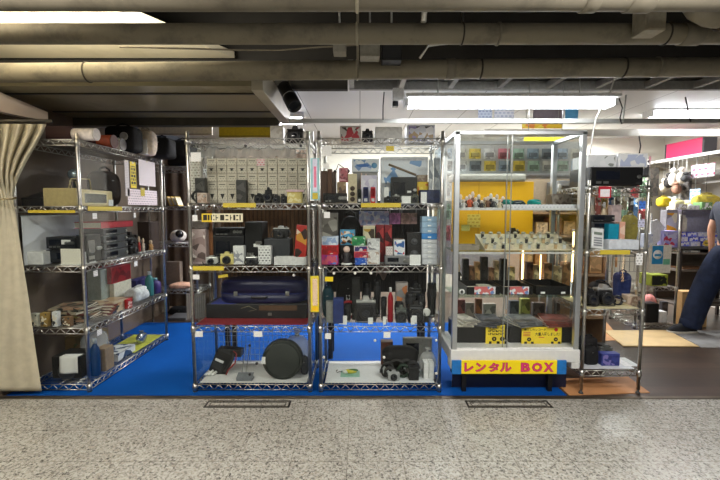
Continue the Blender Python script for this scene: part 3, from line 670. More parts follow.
def k_roll(t, w, r, c, c2=None):
    part('roll_body', MB().cyl((-w / 2, 0, r), (w / 2, 0, r), r, n=22), mat(c, .6, 0, .2, 30), t)
    for s in (-1, 1): part('end_ring', MB().lathe([(r * 1.02, 0), (r * 1.02, .006)], (s * (w / 2 - .002) - .003, 0, r), (1, 0, 0), 20), mat(c2 or [v * .6 for v in c], .5), t)
def k_stand(t, w, d, h, m, frame):
    part('card', MB().b2(-w / 2, w / 2, -.0015, .0015, .004, h), m, t)
    part('stand', MB().b2(-w / 2, w / 2, -d / 2, d / 2, 0, .004).b2(-w / 2, w / 2, .0016, .004, .004, h * .5), mat(frame, .3), t)
def k_pot(t, r, h, c):
    part('pot_body', MB().lathe([(r * .75, 0), (r * .8, h * .05), (r, h * .9), (r * 1.05, h * .92), (r * 1.05, h), (r * .95, h), (r * .9, h * .85), (r * .2, h * .8)], n=22), mat(c, .5), t)
    part('rim', MB().lathe([(r * 1.05, h * .86), (r * 1.09, h * .88), (r * 1.09, h * .98), (r * 1.05, h)], n=22), mat([v + 14 for v in c], .4), t)
# ---- placing by shelf: px columns and the top row as seen at the item's own depth
class Sh:
    def __init__(s, z, y): s.z, s.y = z, y
def RS(key, i): r = RACKS[key]; return Sh(r['zt'][i] + .0006, r['y0'] + .02)
TOP = {}
def I(kind, name, label, cat, sh, box, dy, dp, group=None, on=None, rz=0., key=None, base=None, **kw):
    zb = base if base is not None else (TOP[on] + .0016 if on else sh.z); y = sh.y + dy
    px0, px1, py = box; h = Z(py, y) - zb
    if h < .008: print('FLAT', label, round(h, 4)); h = .02
    zc = zb + h / 2; x0, x1 = X(px0, y, zc), X(px1, y, zc); w = x1 - x0
    t = thing(name, label, cat, ((x0 + x1) / 2, y + dp / 2, zb), rz, group)
    if key: TOP[key] = zb + h
    if kind == k_lens: kind(t, w / 2, h, **kw)
    elif kind == k_figure: kind(t, w, h, **kw)
    elif kind == k_bottle: kind(t, w / 2, h, **kw)
    elif kind == k_pot: kind(t, w / 2.1, h, **kw)
    elif kind == k_phone: kind(t, w, dp, h, **kw)
    elif kind == k_roll: kind(t, w, h / 2, **kw)
    else: kind(t, w, dp, h, **kw)
    return t
# ================= deep rack by the curtain: goods seen through its narrow front
s0, s1, s2, s3, s4 = [RS('L', i) for i in range(5)]
def side(kind, name, label, cat, sh, px0, px1, py, inset, dp, group=None, on=None, key=None, rz=PI / 2, xin=None, **kw):
    xf = RACKS['L']['x1'] - .02 - inset                     # goods that face the aisle
    y0, y1 = xf * F / (px0 - 360), xf * F / (px1 - 360); ym = (y0 + y1) / 2
    zb = TOP[on] + .0016 if on else sh.z; h = Z(py, y0) - zb
    if h < .008: print('FLAT', label, h); h = .02
    w = abs(y1 - y0); t = thing(name, label, cat, (xf - dp / 2, ym, zb), rz, group)
    if key: TOP[key] = zb + h
    if kind == k_lens: kind(t, w / 2, h, **kw)
    elif kind == k_figure: kind(t, w, h, **kw)
    elif kind == k_bottle: kind(t, w / 2, h, **kw)
    elif kind == k_roll: kind(t, w, h / 2, **kw)
    else: kind(t, w, dp, h, **kw)
    return t
def k_radio(t, w, d, h, c):
    part('radio_case', MB().b2(-w / 2, w / 2, -d / 2, d / 2, 0, h * .58, .008), mat(c, .5), t)
    part('side_cheek', MB().b2(-w / 2 - .006, -w / 2 + .012, -d / 2 - .004, d / 2, 0, h * .6, .004), mat([v * .86 for v in c], .5), t)
    part('display_window', MB().b2(-w * .3, w * .3, -d / 2 - .002, -d / 2 + .001, h * .12, h * .44), mat((20, 20, 18), .2), t)
    part('window_bezel', MB().b2(-w * .34, w * .34, -d / 2 - .001, -d / 2 + .001, h * .08, h * .48), mat((212, 196, 150), .4), t)
    part('handle', MB().tube([(-w * .3, 0, h * .58), (-w * .28, -.02, h * .95), (w * .2, -.02, h), (w * .3, 0, h * .58)], .004, 8), mat((196, 182, 140), .4, .4), t)
    part('wire_prong', MB().tube([(-w * .1, .03, h * .58), (-w * .1, .05, h * .9), (w * .05, .05, h * .9), (w * .05, .03, h * .58)], .003, 6), mat((190, 176, 140), .4, .4), t)
    k_tagcard(t, .06, .05, -d / 2 - .004, .005, w * .42)
side(k_radio, 'radio', 'cream vintage radio with dark display window on the upper tier near the curtain', 'radio', s1, 78, 114, 176, .03, .24, c=(196, 176, 124))
def k_flat(t, w, d, h, c):
    part('lower_body', MB().b2(-w / 2, w / 2, -d / 2, d / 2, 0, h * .5, .004), mat(c, .45), t)
    part('upper_lid', MB().poly([(-w / 2, -d / 2, h * .5), (w / 2, -d / 2, h * .5), (w / 2, d / 2, h), (-w / 2, d / 2, h)], (0, 0, .004)), mat(c, .35), t)
    part('hinge', MB().cyl((-w * .4, d / 2, h * .5), (w * .4, d / 2, h * .5), .005, n=8), STEEL, t)
I(k_flat, 'laptop', 'flat black folded device on the upper tier beside the curtain', 'device', s1, (21, 46, 191), .1, .2, c=(32, 31, 32))
t = side(k_lens, 'glass_globe', 'shiny silver glass globe lamp above the cream radio', 'lamp', s1, 80, 88, 160, .31, .12, c=(170, 190, 205))
for c in list(t.children): bpy.data.objects.remove(c)
part('globe', MB().blob((0, 0, .27), (.05, .05, .05), 1, 24, 16), mat((190, 210, 222), .1, .7), t)
part('stem', MB().lathe([(.045, 0), (.045, .012), (.012, .02), (.01, .22)]), STEEL, t)
side(k_bag, 'bag', 'dark brown soft bag behind the white notices on the upper tier', 'bag', s1, 104, 126, 165, .12, .16, c=(46, 38, 34), seed=3)
r = RACKS['L']
def pinned(name, label, cat, px0, px1, py0, py1, m, off=.004, th=.001, extra=None):   # stuck on the aisle pane
    x = r['x1'] + off; y0, y1 = x * F / (px0 - 360), x * F / (px1 - 360); ym = (y0 + y1) / 2
    z1, z0 = Z(py0, ym), Z(py1, ym); w = abs(y1 - y0)
    t = thing(name, label, cat, (x, ym, z0), PI / 2)
    part('sheet', MB().b2(-w / 2, w / 2, -th, 0, 0, z1 - z0), m, t)
    part('tape', MB().b2(-.012, .012, -th - .0006, -th, z1 - z0 - .014, z1 - z0), mat((214, 206, 180), .4), t)
    if extra: part('text_block', MB().b2(-w * .4, w * .4, -th - .0005, -th, .1 * (z1 - z0), .85 * (z1 - z0)), extra, t)
pinned('notice', 'narrow yellow notice with black writing stuck to the aisle pane', 'notice', 132.5, 138, 162, 188, mat((240, 214, 40), .5, 0, .05), .0045, extra=paper((240, 214, 40), (30, 26, 10), .03, .5, .8))
pinned('notice', 'large white handwritten notice stuck to the aisle pane', 'notice', 141, 157, 161, 186, paper((236, 226, 226), (150, 140, 150), .01, .6, .3))
pinned('notice', 'pale pink price sheet stuck low at the right end of the aisle pane', 'notice', 129, 158, 190, 205, paper((238, 224, 226), (120, 100, 110), .022, .6, .35))
pinned('notice', 'tall grey white strip stuck beside the narrow yellow notice', 'notice', 127, 131, 160, 196, paper((214, 206, 204), (140, 130, 130), .014, .6, .3))
pinned('notice', 'small yellow sticker below the large white notice', 'notice', 142, 146, 188, 196, YLAB, .0062)
# second tier
I(k_deck, 'audio_deck', 'upper black deck of the stack with white tag behind narrow rack front', 'audio deck', s2, (46, 75, 237), .12, .15, on=None, base=Z(250, s2.y + .1) + .003, c=(36, 37, 40), tagw=.07)
I(k_deck, 'audio_deck', 'lower black deck of the stack, half hidden by a cream price card', 'audio deck', s2, (46, 75.5, 250), .1, .17, c=(30, 31, 33), lines=0)
I(k_deck, 'audio_deck', 'small black box overhanging left of the two stacked decks', 'audio deck', s2, (30, 44, 239), .24, .2, c=(20, 20, 22), knobs=1)
I(k_carton, 'box', 'low white box on the second tier beside the curtain', 'box', s2, (24, 43, 252), .03, .12, c=(206, 206, 204))
I(k_stand, 'price_card', 'cream price card in front of the two stacked black decks', 'price card', s2, (59, 79, 249), .03, .04, m=paper((226, 222, 208), (190, 184, 160), .016, .6, .2), frame=(220, 220, 216))
t = thing('backing_board', 'pale grey board lining the curtain side of the second tier', 'board', (r['x0'] + .018, 3.24, s2.z))
part('board_sheet', MB().b2(-.003, .003, -.31, .31, 0, .36), mat((222, 224, 230), .5, 0, .03), t); part('board_edge', MB().b2(-.005, .005, -.315, .315, .36, .367), ALU, t)
side(k_deck, 'audio_deck', 'black deck nearest the front post on the second tier, facing the aisle', 'audio deck', s2, 86, 100, 235, .015, .08, c=(20, 20, 22))
side(k_stand, 'price_card', 'white price card standing at the front of the second tier aisle side', 'price card', s2, 85, 96, 252, .012, .03, m=TAG, frame=(220, 220, 216))
nm = ['bottom', 'second from bottom', 'third from bottom', 'topmost']
zz = None
for k in range(4):
    py = [251, 244, 236, 229][k]
    side(k_deck, 'audio_deck', 'grey slotted stereo deck facing the aisle, %s of its stack of four' % nm[k], 'audio deck', s2, 103, 127, py, .02, .2, 'stacked grey stereo decks', on=zz, key='deck%d' % k, c=(58, 60, 64), knobs=1, lines=3); zz = 'deck%d' % k
side(k_book, 'folder', 'red folder lying on the stack of grey stereo decks', 'folder', s2, 101, 133, 222, .06, .22, on=zz, c=(186, 44, 60))
for k, (a, b, p) in enumerate(((130, 136, 226), (136, 142, 229), (141, 146, 234), (132, 139, 238))):
    side(k_camera, 'camera', ['black camera with white tag at the top of the dark camera cluster', 'black camera in the middle of the dark camera cluster', 'black camera at the far end of the dark camera cluster', 'black camera low in front of the dark camera cluster'][k], 'camera', s2, a, b, p + 6, .02 + (.1 if k < 3 else 0), .08, 'cameras on the aisle rack', strap=False)
side(k_carton, 'box', 'dark brown upright box at the far end of the second tier', 'box', s2, 149, 159, 222, .08, .12, c=(58, 42, 36))
for k, (a, b, p, c) in enumerate(((140, 142, 236, (186, 60, 50)), (144, 146, 238, (220, 200, 180)), (151, 154, 240, (200, 150, 90)))):
    side(k_figure, 'figurine', ['small red figurine among the aisle rack cameras', 'small cream figurine among the aisle rack cameras', 'small ochre figurine by the dark brown upright box'][k], 'figurine', s2, a, b, p, .012, .05, c=c, c2=(220, 190, 160))
# third tier: magazines and sleeves
cs = [(150, 138, 116), (60, 52, 46), (156, 124, 100), (40, 48, 62), (130, 114, 72), (84, 38, 34), (160, 150, 132), (38, 42, 38)]
mg = ['tan', 'brown', 'peach', 'navy', 'mustard', 'maroon', 'cream', 'olive black']
zb = s3.z
for k in range(8):
    y = 3.14; hh = .011 + .003 * (k % 3); x = r['cx'] - .03 + .012 * (k % 3)
    t = thing('magazine', '%s magazine, %s in the slanting pile at the narrow rack front' % (mg[k], ['lowest', 'second up', 'third up', 'fourth up', 'fifth up', 'sixth up', 'seventh up', 'topmost'][k]), 'magazine', (x, y, zb), .1 * ((k * 7) % 5 - 2), 'magazines piled at the rack front')
    k_book(t, .32 - .01 * k, .25, hh, cs[k], [cs[k], cs[(k + 3) % 8], cs[(k + 1) % 8]]); zb += hh + .0012
zb = s3.z
for k, (c, nm_) in enumerate((((40, 62, 96), 'navy'), ((60, 40, 34), 'dark brown'), ((52, 66, 60), 'bottle green'), ((186, 150, 110), 'tan'))):
    t = thing('record_sleeve', '%s record sleeve, %s in the pile facing the aisle' % (nm_, ['lowest', 'second up', 'third up', 'topmost'][k]), 'record sleeve', (r['x1'] - .19, 3.42 + .01 * k, zb), PI / 2 + .05 * (k - 1), 'record sleeves facing the aisle')
    k_book(t, .34, .28, .018, c, [c, (200, 180, 150), (120, 50, 40)]); zb += .0195
for k, (a, b, p, c, n_) in enumerate(((30, 37, 314, (200, 196, 180), 'cream'), (40, 47, 313, (150, 120, 60), 'ochre'), (52, 57, 312, (216, 216, 214), 'white'), (62, 70, 317, (120, 90, 60), 'brown'))):
    I(k_carton, 'cassette_case', '%s cassette case in front of the magazine pile' % n_, 'cassette', s3, (a, b, p), .008, .04, 'cassettes before the magazines', c=c, c2=[c, (60, 60, 60), (220, 210, 190)], lid=False)
side(k_carton, 'box', 'cream box with blank face standing on the third aisle tier', 'box', s3, 111, 129, 284, .2, .14, key='crm', c=(216, 210, 194))
side(k_carton, 'box', 'dark red box on top of the cream blank faced box', 'box', s3, 109, 129, 268, .2, .15, on='crm', c=(150, 30, 42), c2=[(150, 30, 42), (110, 20, 30)])
side(k_carton, 'box', 'grey green box beside the dark red box on the third aisle tier', 'box', s3, 98, 108, 270, .24, .12, c=(132, 142, 136))
side(k_carton, 'box', 'red spined box at the end of the record sleeves', 'box', s3, 124, 129, 300, .0, .028, c=(176, 34, 36), c2=[(176, 34, 36), (230, 200, 190)])
side(k_bag, 'paper_bag', 'crumpled white paper bag on the third aisle tier', 'bag', s3, 133, 148, 288, .03, .12, c=(226, 226, 224), seed=8, amp=.2)
side(k_carton, 'box', 'navy blue box behind the crumpled white paper bag', 'box', s3, 134, 150, 281, .18, .1, c=(36, 36, 92))
side(k_bottle, 'bottle', 'purple bottle at the far end of the third aisle tier', 'bottle', s3, 154, 160, 279, .06, .1, c=(70, 56, 120), cap=(120, 170, 180))
side(k_bottle, 'bottle', 'teal bottle next to the purple bottle on the aisle rack', 'bottle', s3, 149, 153, 272, .06, .08, c=(70, 140, 140), cap=(220, 220, 220))
# lowest tier
t = I(k_speaker, 'speaker', 'black speaker with a white sheet draped on it at the lowest tier', 'speaker', s4, (52, 81, 357), .08, .2, c=(24, 23, 22))
g = MB()
y = s4.y + .06; zt = Z(356, s4.y + .08); x0, x1 = X(61, y, .2), X(79, y, .2)
g.grid(lambda u, v: (x0 + (x1 - x0) * u - .01 * v, y + .052 - min(v * .21, .062) - .010 * math.sin(u * 5) * max(0, v - .3), zt + .006 - max(0, v - .3) * .19), 8, 14)
o = solo('paper_sheet', g, mat((232, 230, 226), .7, 0, .04), 'white paper sheet draped over the black speaker', 'paper'); m_ = o.modifiers.new('thickness', 'SOLIDIFY'); m_.thickness = .0015
I(k_carton, 'crate', 'greenish wooden crate at the back behind the black speaker', 'crate', s4, (56, 88, 337), .55, .3, c=(118, 98, 58), c2=[(118, 98, 58), (96, 104, 60), (140, 112, 70)])
side(k_bottle, 'bottle', 'dark blue bottle beside the front post on the lowest tier', 'bottle', s4, 90, 96, 340, .0, .07, c=(24, 58, 100), cap=(190, 196, 200))
side(k_sack, 'plastic_bag', 'clear knotted plastic bag on the lowest tier of the aisle rack', 'bag', s4, 91, 107, 328, .17, .18, m=film(.35), tie=(220, 220, 220), seed=4)
side(k_carton, 'box', 'kraft brown upright box beside the dark blue bottle', 'box', s4, 99, 108, 349, .0, .08, c=(150, 126, 92))
side(k_book, 'book', 'thick white and dark book lying low on the aisle rack', 'book', s4, 112, 130, 354, .03, .16, c=(60, 74, 96), c2=[(60, 74, 96), (226, 226, 222)])
g = MB().b2(-.26, .26, -.15, .15, 0, .004)
t = thing('cutting_mat', 'lime yellow board lying at the far end of the lowest tier', 'board', (r['x1'] - .18, 3.82, s4.z), PI / 2); part('board', g, mat((206, 206, 70), .5), t); part('fold_line', MB().b2(-.003, .003, -.15, .15, .004, .0048), mat((150, 150, 50), .5), t)
side(k_sack, 'foil_bag', 'small silver foil bag standing on the lime yellow board', 'bag', s4, 136, 144, 333, .06, .06, m=mat((170, 176, 180), .2, .8), seed=6)
# goods on top of the deep rack
I(k_carton, 'storage_box', 'dark maroon storage box on the top shelf beside the curtain', 'box', s0, (45, 72, 126), .1, .3, c=(52, 26, 26))
t = I(k_roll, 'rounded_case', 'rounded white plastic case on top of the front corner post', 'case', s0, (70, 92, 127), .0, .1, c=(226, 216, 206), c2=(200, 190, 182))
def topi(kind, name, label, cat, px0, px1, py, Y, dp, **kw):
    return I(kind, name, label, cat, Sh(s0.z, Y), (px0, px1, py), 0, dp, **kw)
topi(k_roll, 'leather_roll', 'reddish brown leather roll lying on the top shelf', 'roll', 92, 111, 134, 3.3, .09, c=(150, 66, 36))
t = topi(k_bag, 'carry_case', 'big black carry case with a round white emblem on the top shelf', 'case', 103, 133, 122, 3.52, .18, c=(22, 21, 21), e=.3, amp=.02)
part('round_emblem', MB().lathe([(.036, 0), (.036, .004), (.028, .005), (.027, .003), (.001, .003)], (.05, -.088, .13), (0, -1, 0), 24), mat((190, 190, 188), .4), t)
for k in range(4): part('white_lettering', MB().b2(-.07 + .022 * k, -.056 + .022 * k, -.093, -.089, .10 + .002 * k, .118), mat((220, 220, 220), .5), t)
topi(k_roll, 'paper_cup', 'white cup shaped roll in front of the black carry case', 'roll', 111, 121, 138, 3.43, .06, c=(228, 222, 214))
topi(k_bag, 'cream_pouch', 'cream cloth pouch with red print beyond the carry case', 'pouch', 134, 152, 126, 3.75, .12, c=(226, 210, 186), e=.5, seed=5)
topi(k_stand, 'price_card', 'white price card propped before the cream cloth pouch', 'price card', 139, 146, 139, 3.68, .04, m=TAG, frame=(230, 230, 226))
topi(k_bag, 'bag', 'large plain black bag at the far end of the top shelf', 'bag', 148, 168, 134, 3.92, .2, c=(16, 16, 17), e=.35, seed=12)
# ================= rack with the blue instrument case
s0, s1, s2, s3, s4 = [RS('B', i) for i in range(5)]
ordn = ['first', 'second', 'third', 'fourth', 'fifth', 'sixth', 'seventh', 'eighth', 'ninth', 'tenth']
rown = ['bottom', 'second', 'third', 'fourth', 'top']
yc = s1.y + .2
zb0 = s1.z
LINES = paper((218, 208, 190), (150, 140, 122), .016, .7, .35)
mark = mat((40, 36, 34), .6)
zrow = [Z(p, yc) for p in (190, 182, 174, 166, 158.5)]
for i in range(10):
    tall = i >= 7
    for j in range(5):
        x0, x1 = X(207 + 10.1 * i, yc, 1.5), X(207 + 10.1 * (i + 1), yc, 1.5); w = x1 - x0 - .003
        zb = zb0 if j == 0 else zrow[j - 1] + .0016 + j * .0002; h = zrow[j] - zb
        g_ = R.uniform(-10, 10); c = (214 + g_, 204 + g_, 188 + g_)
        t = thing('parts_carton', 'pale grey parts carton, %s from left, %s row of the carton wall' % (ordn[i], rown[j]), 'carton', ((x0 + x1) / 2, yc + .05 + R.uniform(0, .006), zb), R.uniform(-.02, .02), 'wall of small pale parts cartons')
        k_carton(t, w, .1, h, c, None, LINES)
        if (i * 3 + j * 2) % 3 == 0: part('black_mark', MB().poly([(-w * .22, -.051, h * .72), (0, -.051, h * .3), (w * .22, -.051, h * .72)], (0, -.0012, 0)), mark, t)
        else: part('stamp', MB().b2(-w * .3, w * .3, -.0522, -.051, h * .62, h * .74), mat((110, 102, 92), .6), t)
# crumpled clear film along the top of this tier
g = MB(); zf = zrow[4] + .004
def crum(u, v):
    return (X(197 + 98 * u, yc, 1.7), yc - .02 + .12 * v + .01 * math.sin(u * 19 + v * 5), zf + .005 + .075 * math.sin(PI * min(1, v * 1.1)) + .014 * math.sin(u * 33 + v * 7) * math.sin(v * PI) + .008 * math.sin(u * 71))
g.grid(crum, 60, 14)
o = solo('plastic_wrap', g, film(.34), 'crumpled clear plastic wrap lying along the top of the carton wall', 'plastic wrap')
I(k_carton, 'dark_device', 'dark grey device standing at the left of the carton wall', 'device', s1, (195, 205, 178), .1, .06, c=(70, 68, 66), c2=[(58, 56, 54), (90, 88, 84)])
I(k_carton, 'dark_device', 'dark grey device propped before the middle of the carton wall', 'device', s1, (236, 246, 180), .12, .05, c=(62, 60, 58), c2=[(50, 48, 46), (84, 80, 78)])
t = I(k_carton, 'box', 'white square boxed adapter at the top left of the carton tier', 'box', s1, (190, 201, 157), .14, .05, c=(226, 220, 212), face=paper((226, 220, 212), (150, 140, 128), .02))
t = thing('cable_coil', 'black coiled cable standing at the left of the carton tier', 'cable', (X(198, 2.96, 1.5), 2.955, s1.z)); k_coil(t, .045, (50, 50, 52), 4, .004, True, 3)
t.location.z = s1.z
for k, (a, b, p) in enumerate(((253, 263, 193), (264, 271, 187), (272, 279, 194), (280, 287, 195))):
    I(k_camera, 'camera', ['wide flat black camera at the foot of the carton wall', 'upright black camera at the foot of the carton wall', 'tiny black camera second from the yellow box', 'tiny black camera next to the yellow box on the carton tier'][k], 'camera', s1, (a, b, p), .05, .07, 'small cameras before the carton wall', strap=False)
I(k_carton, 'box', 'pale yellow box at the right end of the carton tier', 'box', s1, (287, 302, 192), .06, .06, c=(222, 200, 120), c2=[(222, 200, 120), (240, 226, 170)], key='ylb')
I(k_book, 'booklet', 'pink and white booklet lying on the pale yellow box', 'booklet', s1, (286, 304, 189.6), .05, .07, on='ylb', c=(226, 190, 196))
I(k_carton, 'box', 'small pinkish box at the bottom left corner of the carton tier', 'box', s1, (197, 207, 193), .03, .06, c=(206, 186, 174), c2=[(206, 186, 174), (180, 150, 130)])
t = solo('price_label', MB().b2(-.03, .03, -.001, 0, 0, .055), paper((240, 214, 214), (220, 90, 110), .018, .6, .4), 'pink and white label stuck on the carton wall', 'label', (X(261, yc, 1.65), yc - .004, Z(166, yc)))
# second tier
I(k_carton, 'photo_box', 'pinkish grey photo box at the left end of the film camera tier', 'box', s2, (191, 206, 229), .05, .16, c=(176, 156, 154), c2=[(176, 156, 154), (150, 128, 126), (96, 80, 78), (226, 214, 210)])
I(k_carton, 'box', 'grey box lying on top of the pinkish photo box', 'box', s2, (191, 206, 221), .05, .16, base=Z(228, s2.y + .05) + .002, c=(120, 110, 108))
I(k_stand, 'wooden_strip', 'upright brown wooden strip beside the pinkish photo box', 'strip', s2, (207, 212, 206), .1, .03, m=mat((122, 76, 42), .5), frame=(110, 70, 40))
t = thing('hanging_card', 'long yellow and white card with bold black writing on the camera tier', 'card', (X(222.5, Y0, 1.3), Y0, Z(222, Y0)))
w = (X(243, Y0, 1.3) - X(202, Y0, 1.3)) / 2; h = Z(213.5, Y0) - Z(222, Y0)
t.location.y = Y0 - .005
part('card', MB().b2(-w, w, 0, .0015, 0, h), mat((232, 224, 190), .5, 0, .03), t); part('yellow_end', MB().b2(-w, -w * .5, -.0006, 0, 0, h), mat((228, 196, 50), .5), t)
for k, (a, b, v) in enumerate(((-.93, -.74, 0), (-.7, -.62, 0), (-.56, -.5, 0), (-.44, -.38, 1), (-.32, -.2, 2), (-.1, .1, 0), (.16, .3, 1), (.38, .46, 2), (.54, .64, 0), (.68, .78, 1), (.84, .9, 0))):
    g = MB()
    if v == 0: g.b2(a * w, b * w, -.0014, -.0006, h * .2, h * .85)
    elif v == 1: g.b2(a * w, b * w, -.0014, -.0006, h * .68, h * .84).b2(a * w, b * w, -.0014, -.0006, h * .2, h * .34)
    else: g.b2(a * w, a * w + .006, -.0014, -.0006, h * .2, h * .84).b2(a * w, b * w, -.0014, -.0006, h * .44, h * .56)
    part('black_stroke', g, mat((40, 34, 20), .6), t)
I(k_deck, 'audio_deck', 'wide black amplifier under the long yellow and white card', 'amplifier', s2, (213, 244, 236), .12, .24, key='amp', c=(26, 27, 30), knobs=2)
I(k_deck, 'audio_deck', 'black tuner with silver front stacked on the wide black amplifier', 'tuner', s2, (213, 243, 228), .13, .22, on='amp', c=(34, 34, 36), lines=3, key='tun')
I(k_deck, 'audio_deck', 'tall black control unit with three white lights', 'audio unit', s2, (245, 262, 222), .12, .2, c=(20, 20, 21), knobs=3, win=False, tagw=.05)
I(k_carton, 'camera_case', 'dark slate camera case with a grey edge at right of tier', 'case', s2, (264, 290, 239), .1, .14, key='dcs', c=(48, 50, 54), c2=None)
I(k_camera, 'camera', 'black camera with silver top sitting on the dark slate case', 'camera', s2, (272, 288, 226), .12, .09, on='dcs', top=(190, 190, 188))
t = I(k_carton, 'toy_box', 'tall leaning red and white toy box at the right end of its tier', 'box', s2, (293, 305, 226), .08, .05, rz=0, c=(186, 52, 44), c2=[(226, 214, 196), (186, 52, 44), (60, 44, 40), (214, 150, 60)]); t.rotation_euler = (0, .1, 0); t.location.z += .005
I(k_carton, 'box', 'small white box with printed face lying before the black amplifier', 'box', s2, (233, 244, 246), .05, .06, c=(226, 226, 224), c2=[(226, 226, 224), (150, 152, 158)])
I(k_carton, 'box', 'white printed box between the control unit and the slate case', 'box', s2, (258, 271, 246), .05, .06, c=(228, 228, 226), face=paper((228, 228, 226), (90, 90, 94), .02))
I(k_camera, 'camera', 'pale yellow toy camera at the front of the camera tier', 'camera', s2, (219, 233, 252), .025, .06, c=(220, 206, 130), strap=False)
I(k_camera, 'camera', 'low silver camera left of the pale yellow toy camera', 'camera', s2, (203, 217, 256), .03, .08, c=(180, 180, 176), top=(206, 206, 202))
I(k_camera, 'camera', 'low silver camera right of the pale yellow toy camera', 'camera', s2, (245, 257, 256), .03, .08, c=(60, 60, 62), top=(206, 206, 202))
t = I(k_tray, 'tray', 'long pale grey tray in front of the slate camera case', 'tray', s2, (274, 306, 257), .02, .07, c=(214, 214, 212))
part('tray_paper', MB().b2(-.1, .1, -.025, .025, .0045, .007), paper((236, 236, 232), (140, 140, 140), .012), t)
# third tier
t = I(k_carton, 'trunk', 'flat black trunk with blue lining under the instrument case', 'trunk', Sh(s3.z + .0055, s3.y), (206, 307, 304), .165, .25, key='trk', c=(18, 19, 24), lid=False)
zt = TOP['trk'] - s3.z - .0055
part('blue_lining', MB().b2(-.36, -.16, -.126, .1, zt, zt + .0012), mat((34, 52, 150), .6), t); part('brown_trim', MB().b2(.02, .32, -.1265, -.125, zt * .55, zt * .9), mat((88, 62, 40), .6), t)
part('latch', MB().b2(.09, .12, -.130, -.125, zt * .2, zt * .4), STEEL, t); part('scroll_emblem', MB().tube([(-.12, -.127, zt * .7), (-.06, -.127, zt * .86), (0, -.127, zt * .6), (-.06, -.127, zt * .5)], .002, 6), mat((160, 150, 120), .4), t)
I(k_case, 'instrument_case', 'large navy blue instrument case lying closed on the black trunk', 'instrument case', s3, (212, 306, 281), .16, .26, on='trk', c=(10, 15, 62), c2=(40, 52, 120))
xa_, xb_ = X(199, 3., .6), X(308, 3., .6)
t = solo('red_cloth', MB().b2(xa_, xb_, s3.y + .006, s3.y + .42, s3.z, s3.z + .0045), mat((132, 22, 34), .85, 0, .2, 60), 'dark red cloth spread under the black trunk', 'cloth')
t = thing('price_label', 'small tilted yellow sticker above the blue instrument case', 'label', (X(223, Y0, .95), (Y0 - .0045), Z(276, Y0))); part('sticker', MB().box((0, 0, 0), (.07, .001, .02), 0, roty(-.15)), YLAB, t)
t = thing('folding_screen', 'ribbed grey folding panel at the left end of the instrument tier', 'panel', (X(198, 3.15, .8), 3.1, s3.z), .3)
part('panel_frame', MB().b2(-.07, .07, -.006, .006, 0, .2, .002), mat((96, 92, 92), .6), t)
for k in range(9): part('rib', MB().b2(-.064 + .0155 * k, -.056 + .0155 * k, -.01, -.006, .008, .192), mat((120, 116, 116), .5), t)
# lowest tier
t = thing('camcorder', 'black camcorder with grey cables lying on its side', 'camcorder', (X(222, 3.1, .15), 3.12, s4.z + .003), .0)
part('camcorder_body', MB().box((0, 0, .09), (.14, .09, .2), .01, roty(.42)), mat((22, 22, 24), .45), t)
part('lens_hood', MB().box((.08, 0, .17), (.16, .08, .06), .008, roty(.1)), mat((28, 28, 30), .5), t)
part('label_plate', MB().box((-.01, -.047, .11), (.07, .004, .02), .001, roty(.42)), mat((210, 210, 210), .4), t)
part('side_screen', MB().box((-.03, -.05, .07), (.08, .006, .05), .002, roty(.42)), mat((40, 42, 46), .3), t)
part('grip_strap', MB().tube([(.02, -.05, .03), (.06, -.07, .06), (.1, -.06, .13), (.09, -.04, .18)], .01, 8), mat((40, 38, 36), .7), t)
part('red_cable', MB().tube([(.09, -.03, .19), (.13, -.06, .17), (.12, -.07, .1), (.07, -.08, .05), (.05, -.08, .01)], .005, 6), mat((150, 34, 34), .5), t)
for k in range(3): part('white_plug', MB().cyl((-.11 + .025 * k, -.09, .012), (-.085 + .025 * k, -.05, .022 + .012 * (k % 2)), .010, n=10), mat((226, 226, 222), .4), t)
t = thing('tripod_bar', 'slim grey metal bracket standing beside the black camcorder', 'bracket', (X(246, 3.08, .15), 3.08, s4.z + .003))
for k in (-1, 1): part('bar', MB().box((k * .016, 0, .12), (.006, .01, .24), .001, roty(.16)), STEEL, t)
part('cross_bar', MB().b2(-.05, .02, -.006, .006, 0, .008), STEEL, t)
I(k_flat, 'adapter_pad', 'grey folded pad lying in front of the slim bracket', 'pad', Sh(s4.z + .003, s4.y), (236, 252, 376), .02, .06, c=(120, 124, 128))
t = thing('round_case', 'big round black case standing on edge with a white tag', 'case', (X(283, 3.0, .2), 3.0, s4.z + .003))
rr = (X(303, 3.0, .2) - X(263, 3.0, .2)) / 2
part('case_shell', MB().lathe([(rr * .97, -.03), (rr, -.024), (rr, .024), (rr * .97, .03)], (0, 0, rr), (0, -1, 0), 48), mat((40, 44, 40), .6, 0, .2, 60), t)
part('rim_piping', MB().lathe([(rr * 1.0, -.004), (rr * 1.012, 0), (rr * 1.0, .004)], (0, 0, rr), (0, -1, 0), 48), mat((20, 22, 20), .5), t)
part('white_tag', MB().box((-rr * .72, -.033, rr * .98), (.09, .002, .055), 0, roty(.08)), TAG, t)
part('cushioned_face', MB().lathe([(rr * .9, .03), (rr * .8, .036), (.001, .038)], (0, 0, rr), (0, -1, 0), 48), mat((46, 50, 46), .7, 0, .2, 80), t)
I(k_sack, 'plastic_bag', 'clear plastic bag of odds behind the big round black case', 'bag', Sh(s4.z + .003, s4.y), (284, 308, 331), .2, .12, m=film(.45), tie=(230, 230, 230), seed=9)
I(k_bag, 'pouch', 'dark grey pouch squeezed right of the round black case', 'pouch', Sh(s4.z + .003, s4.y), (300, 308, 356), .12, .07, c=(62, 64, 70), seed=2)
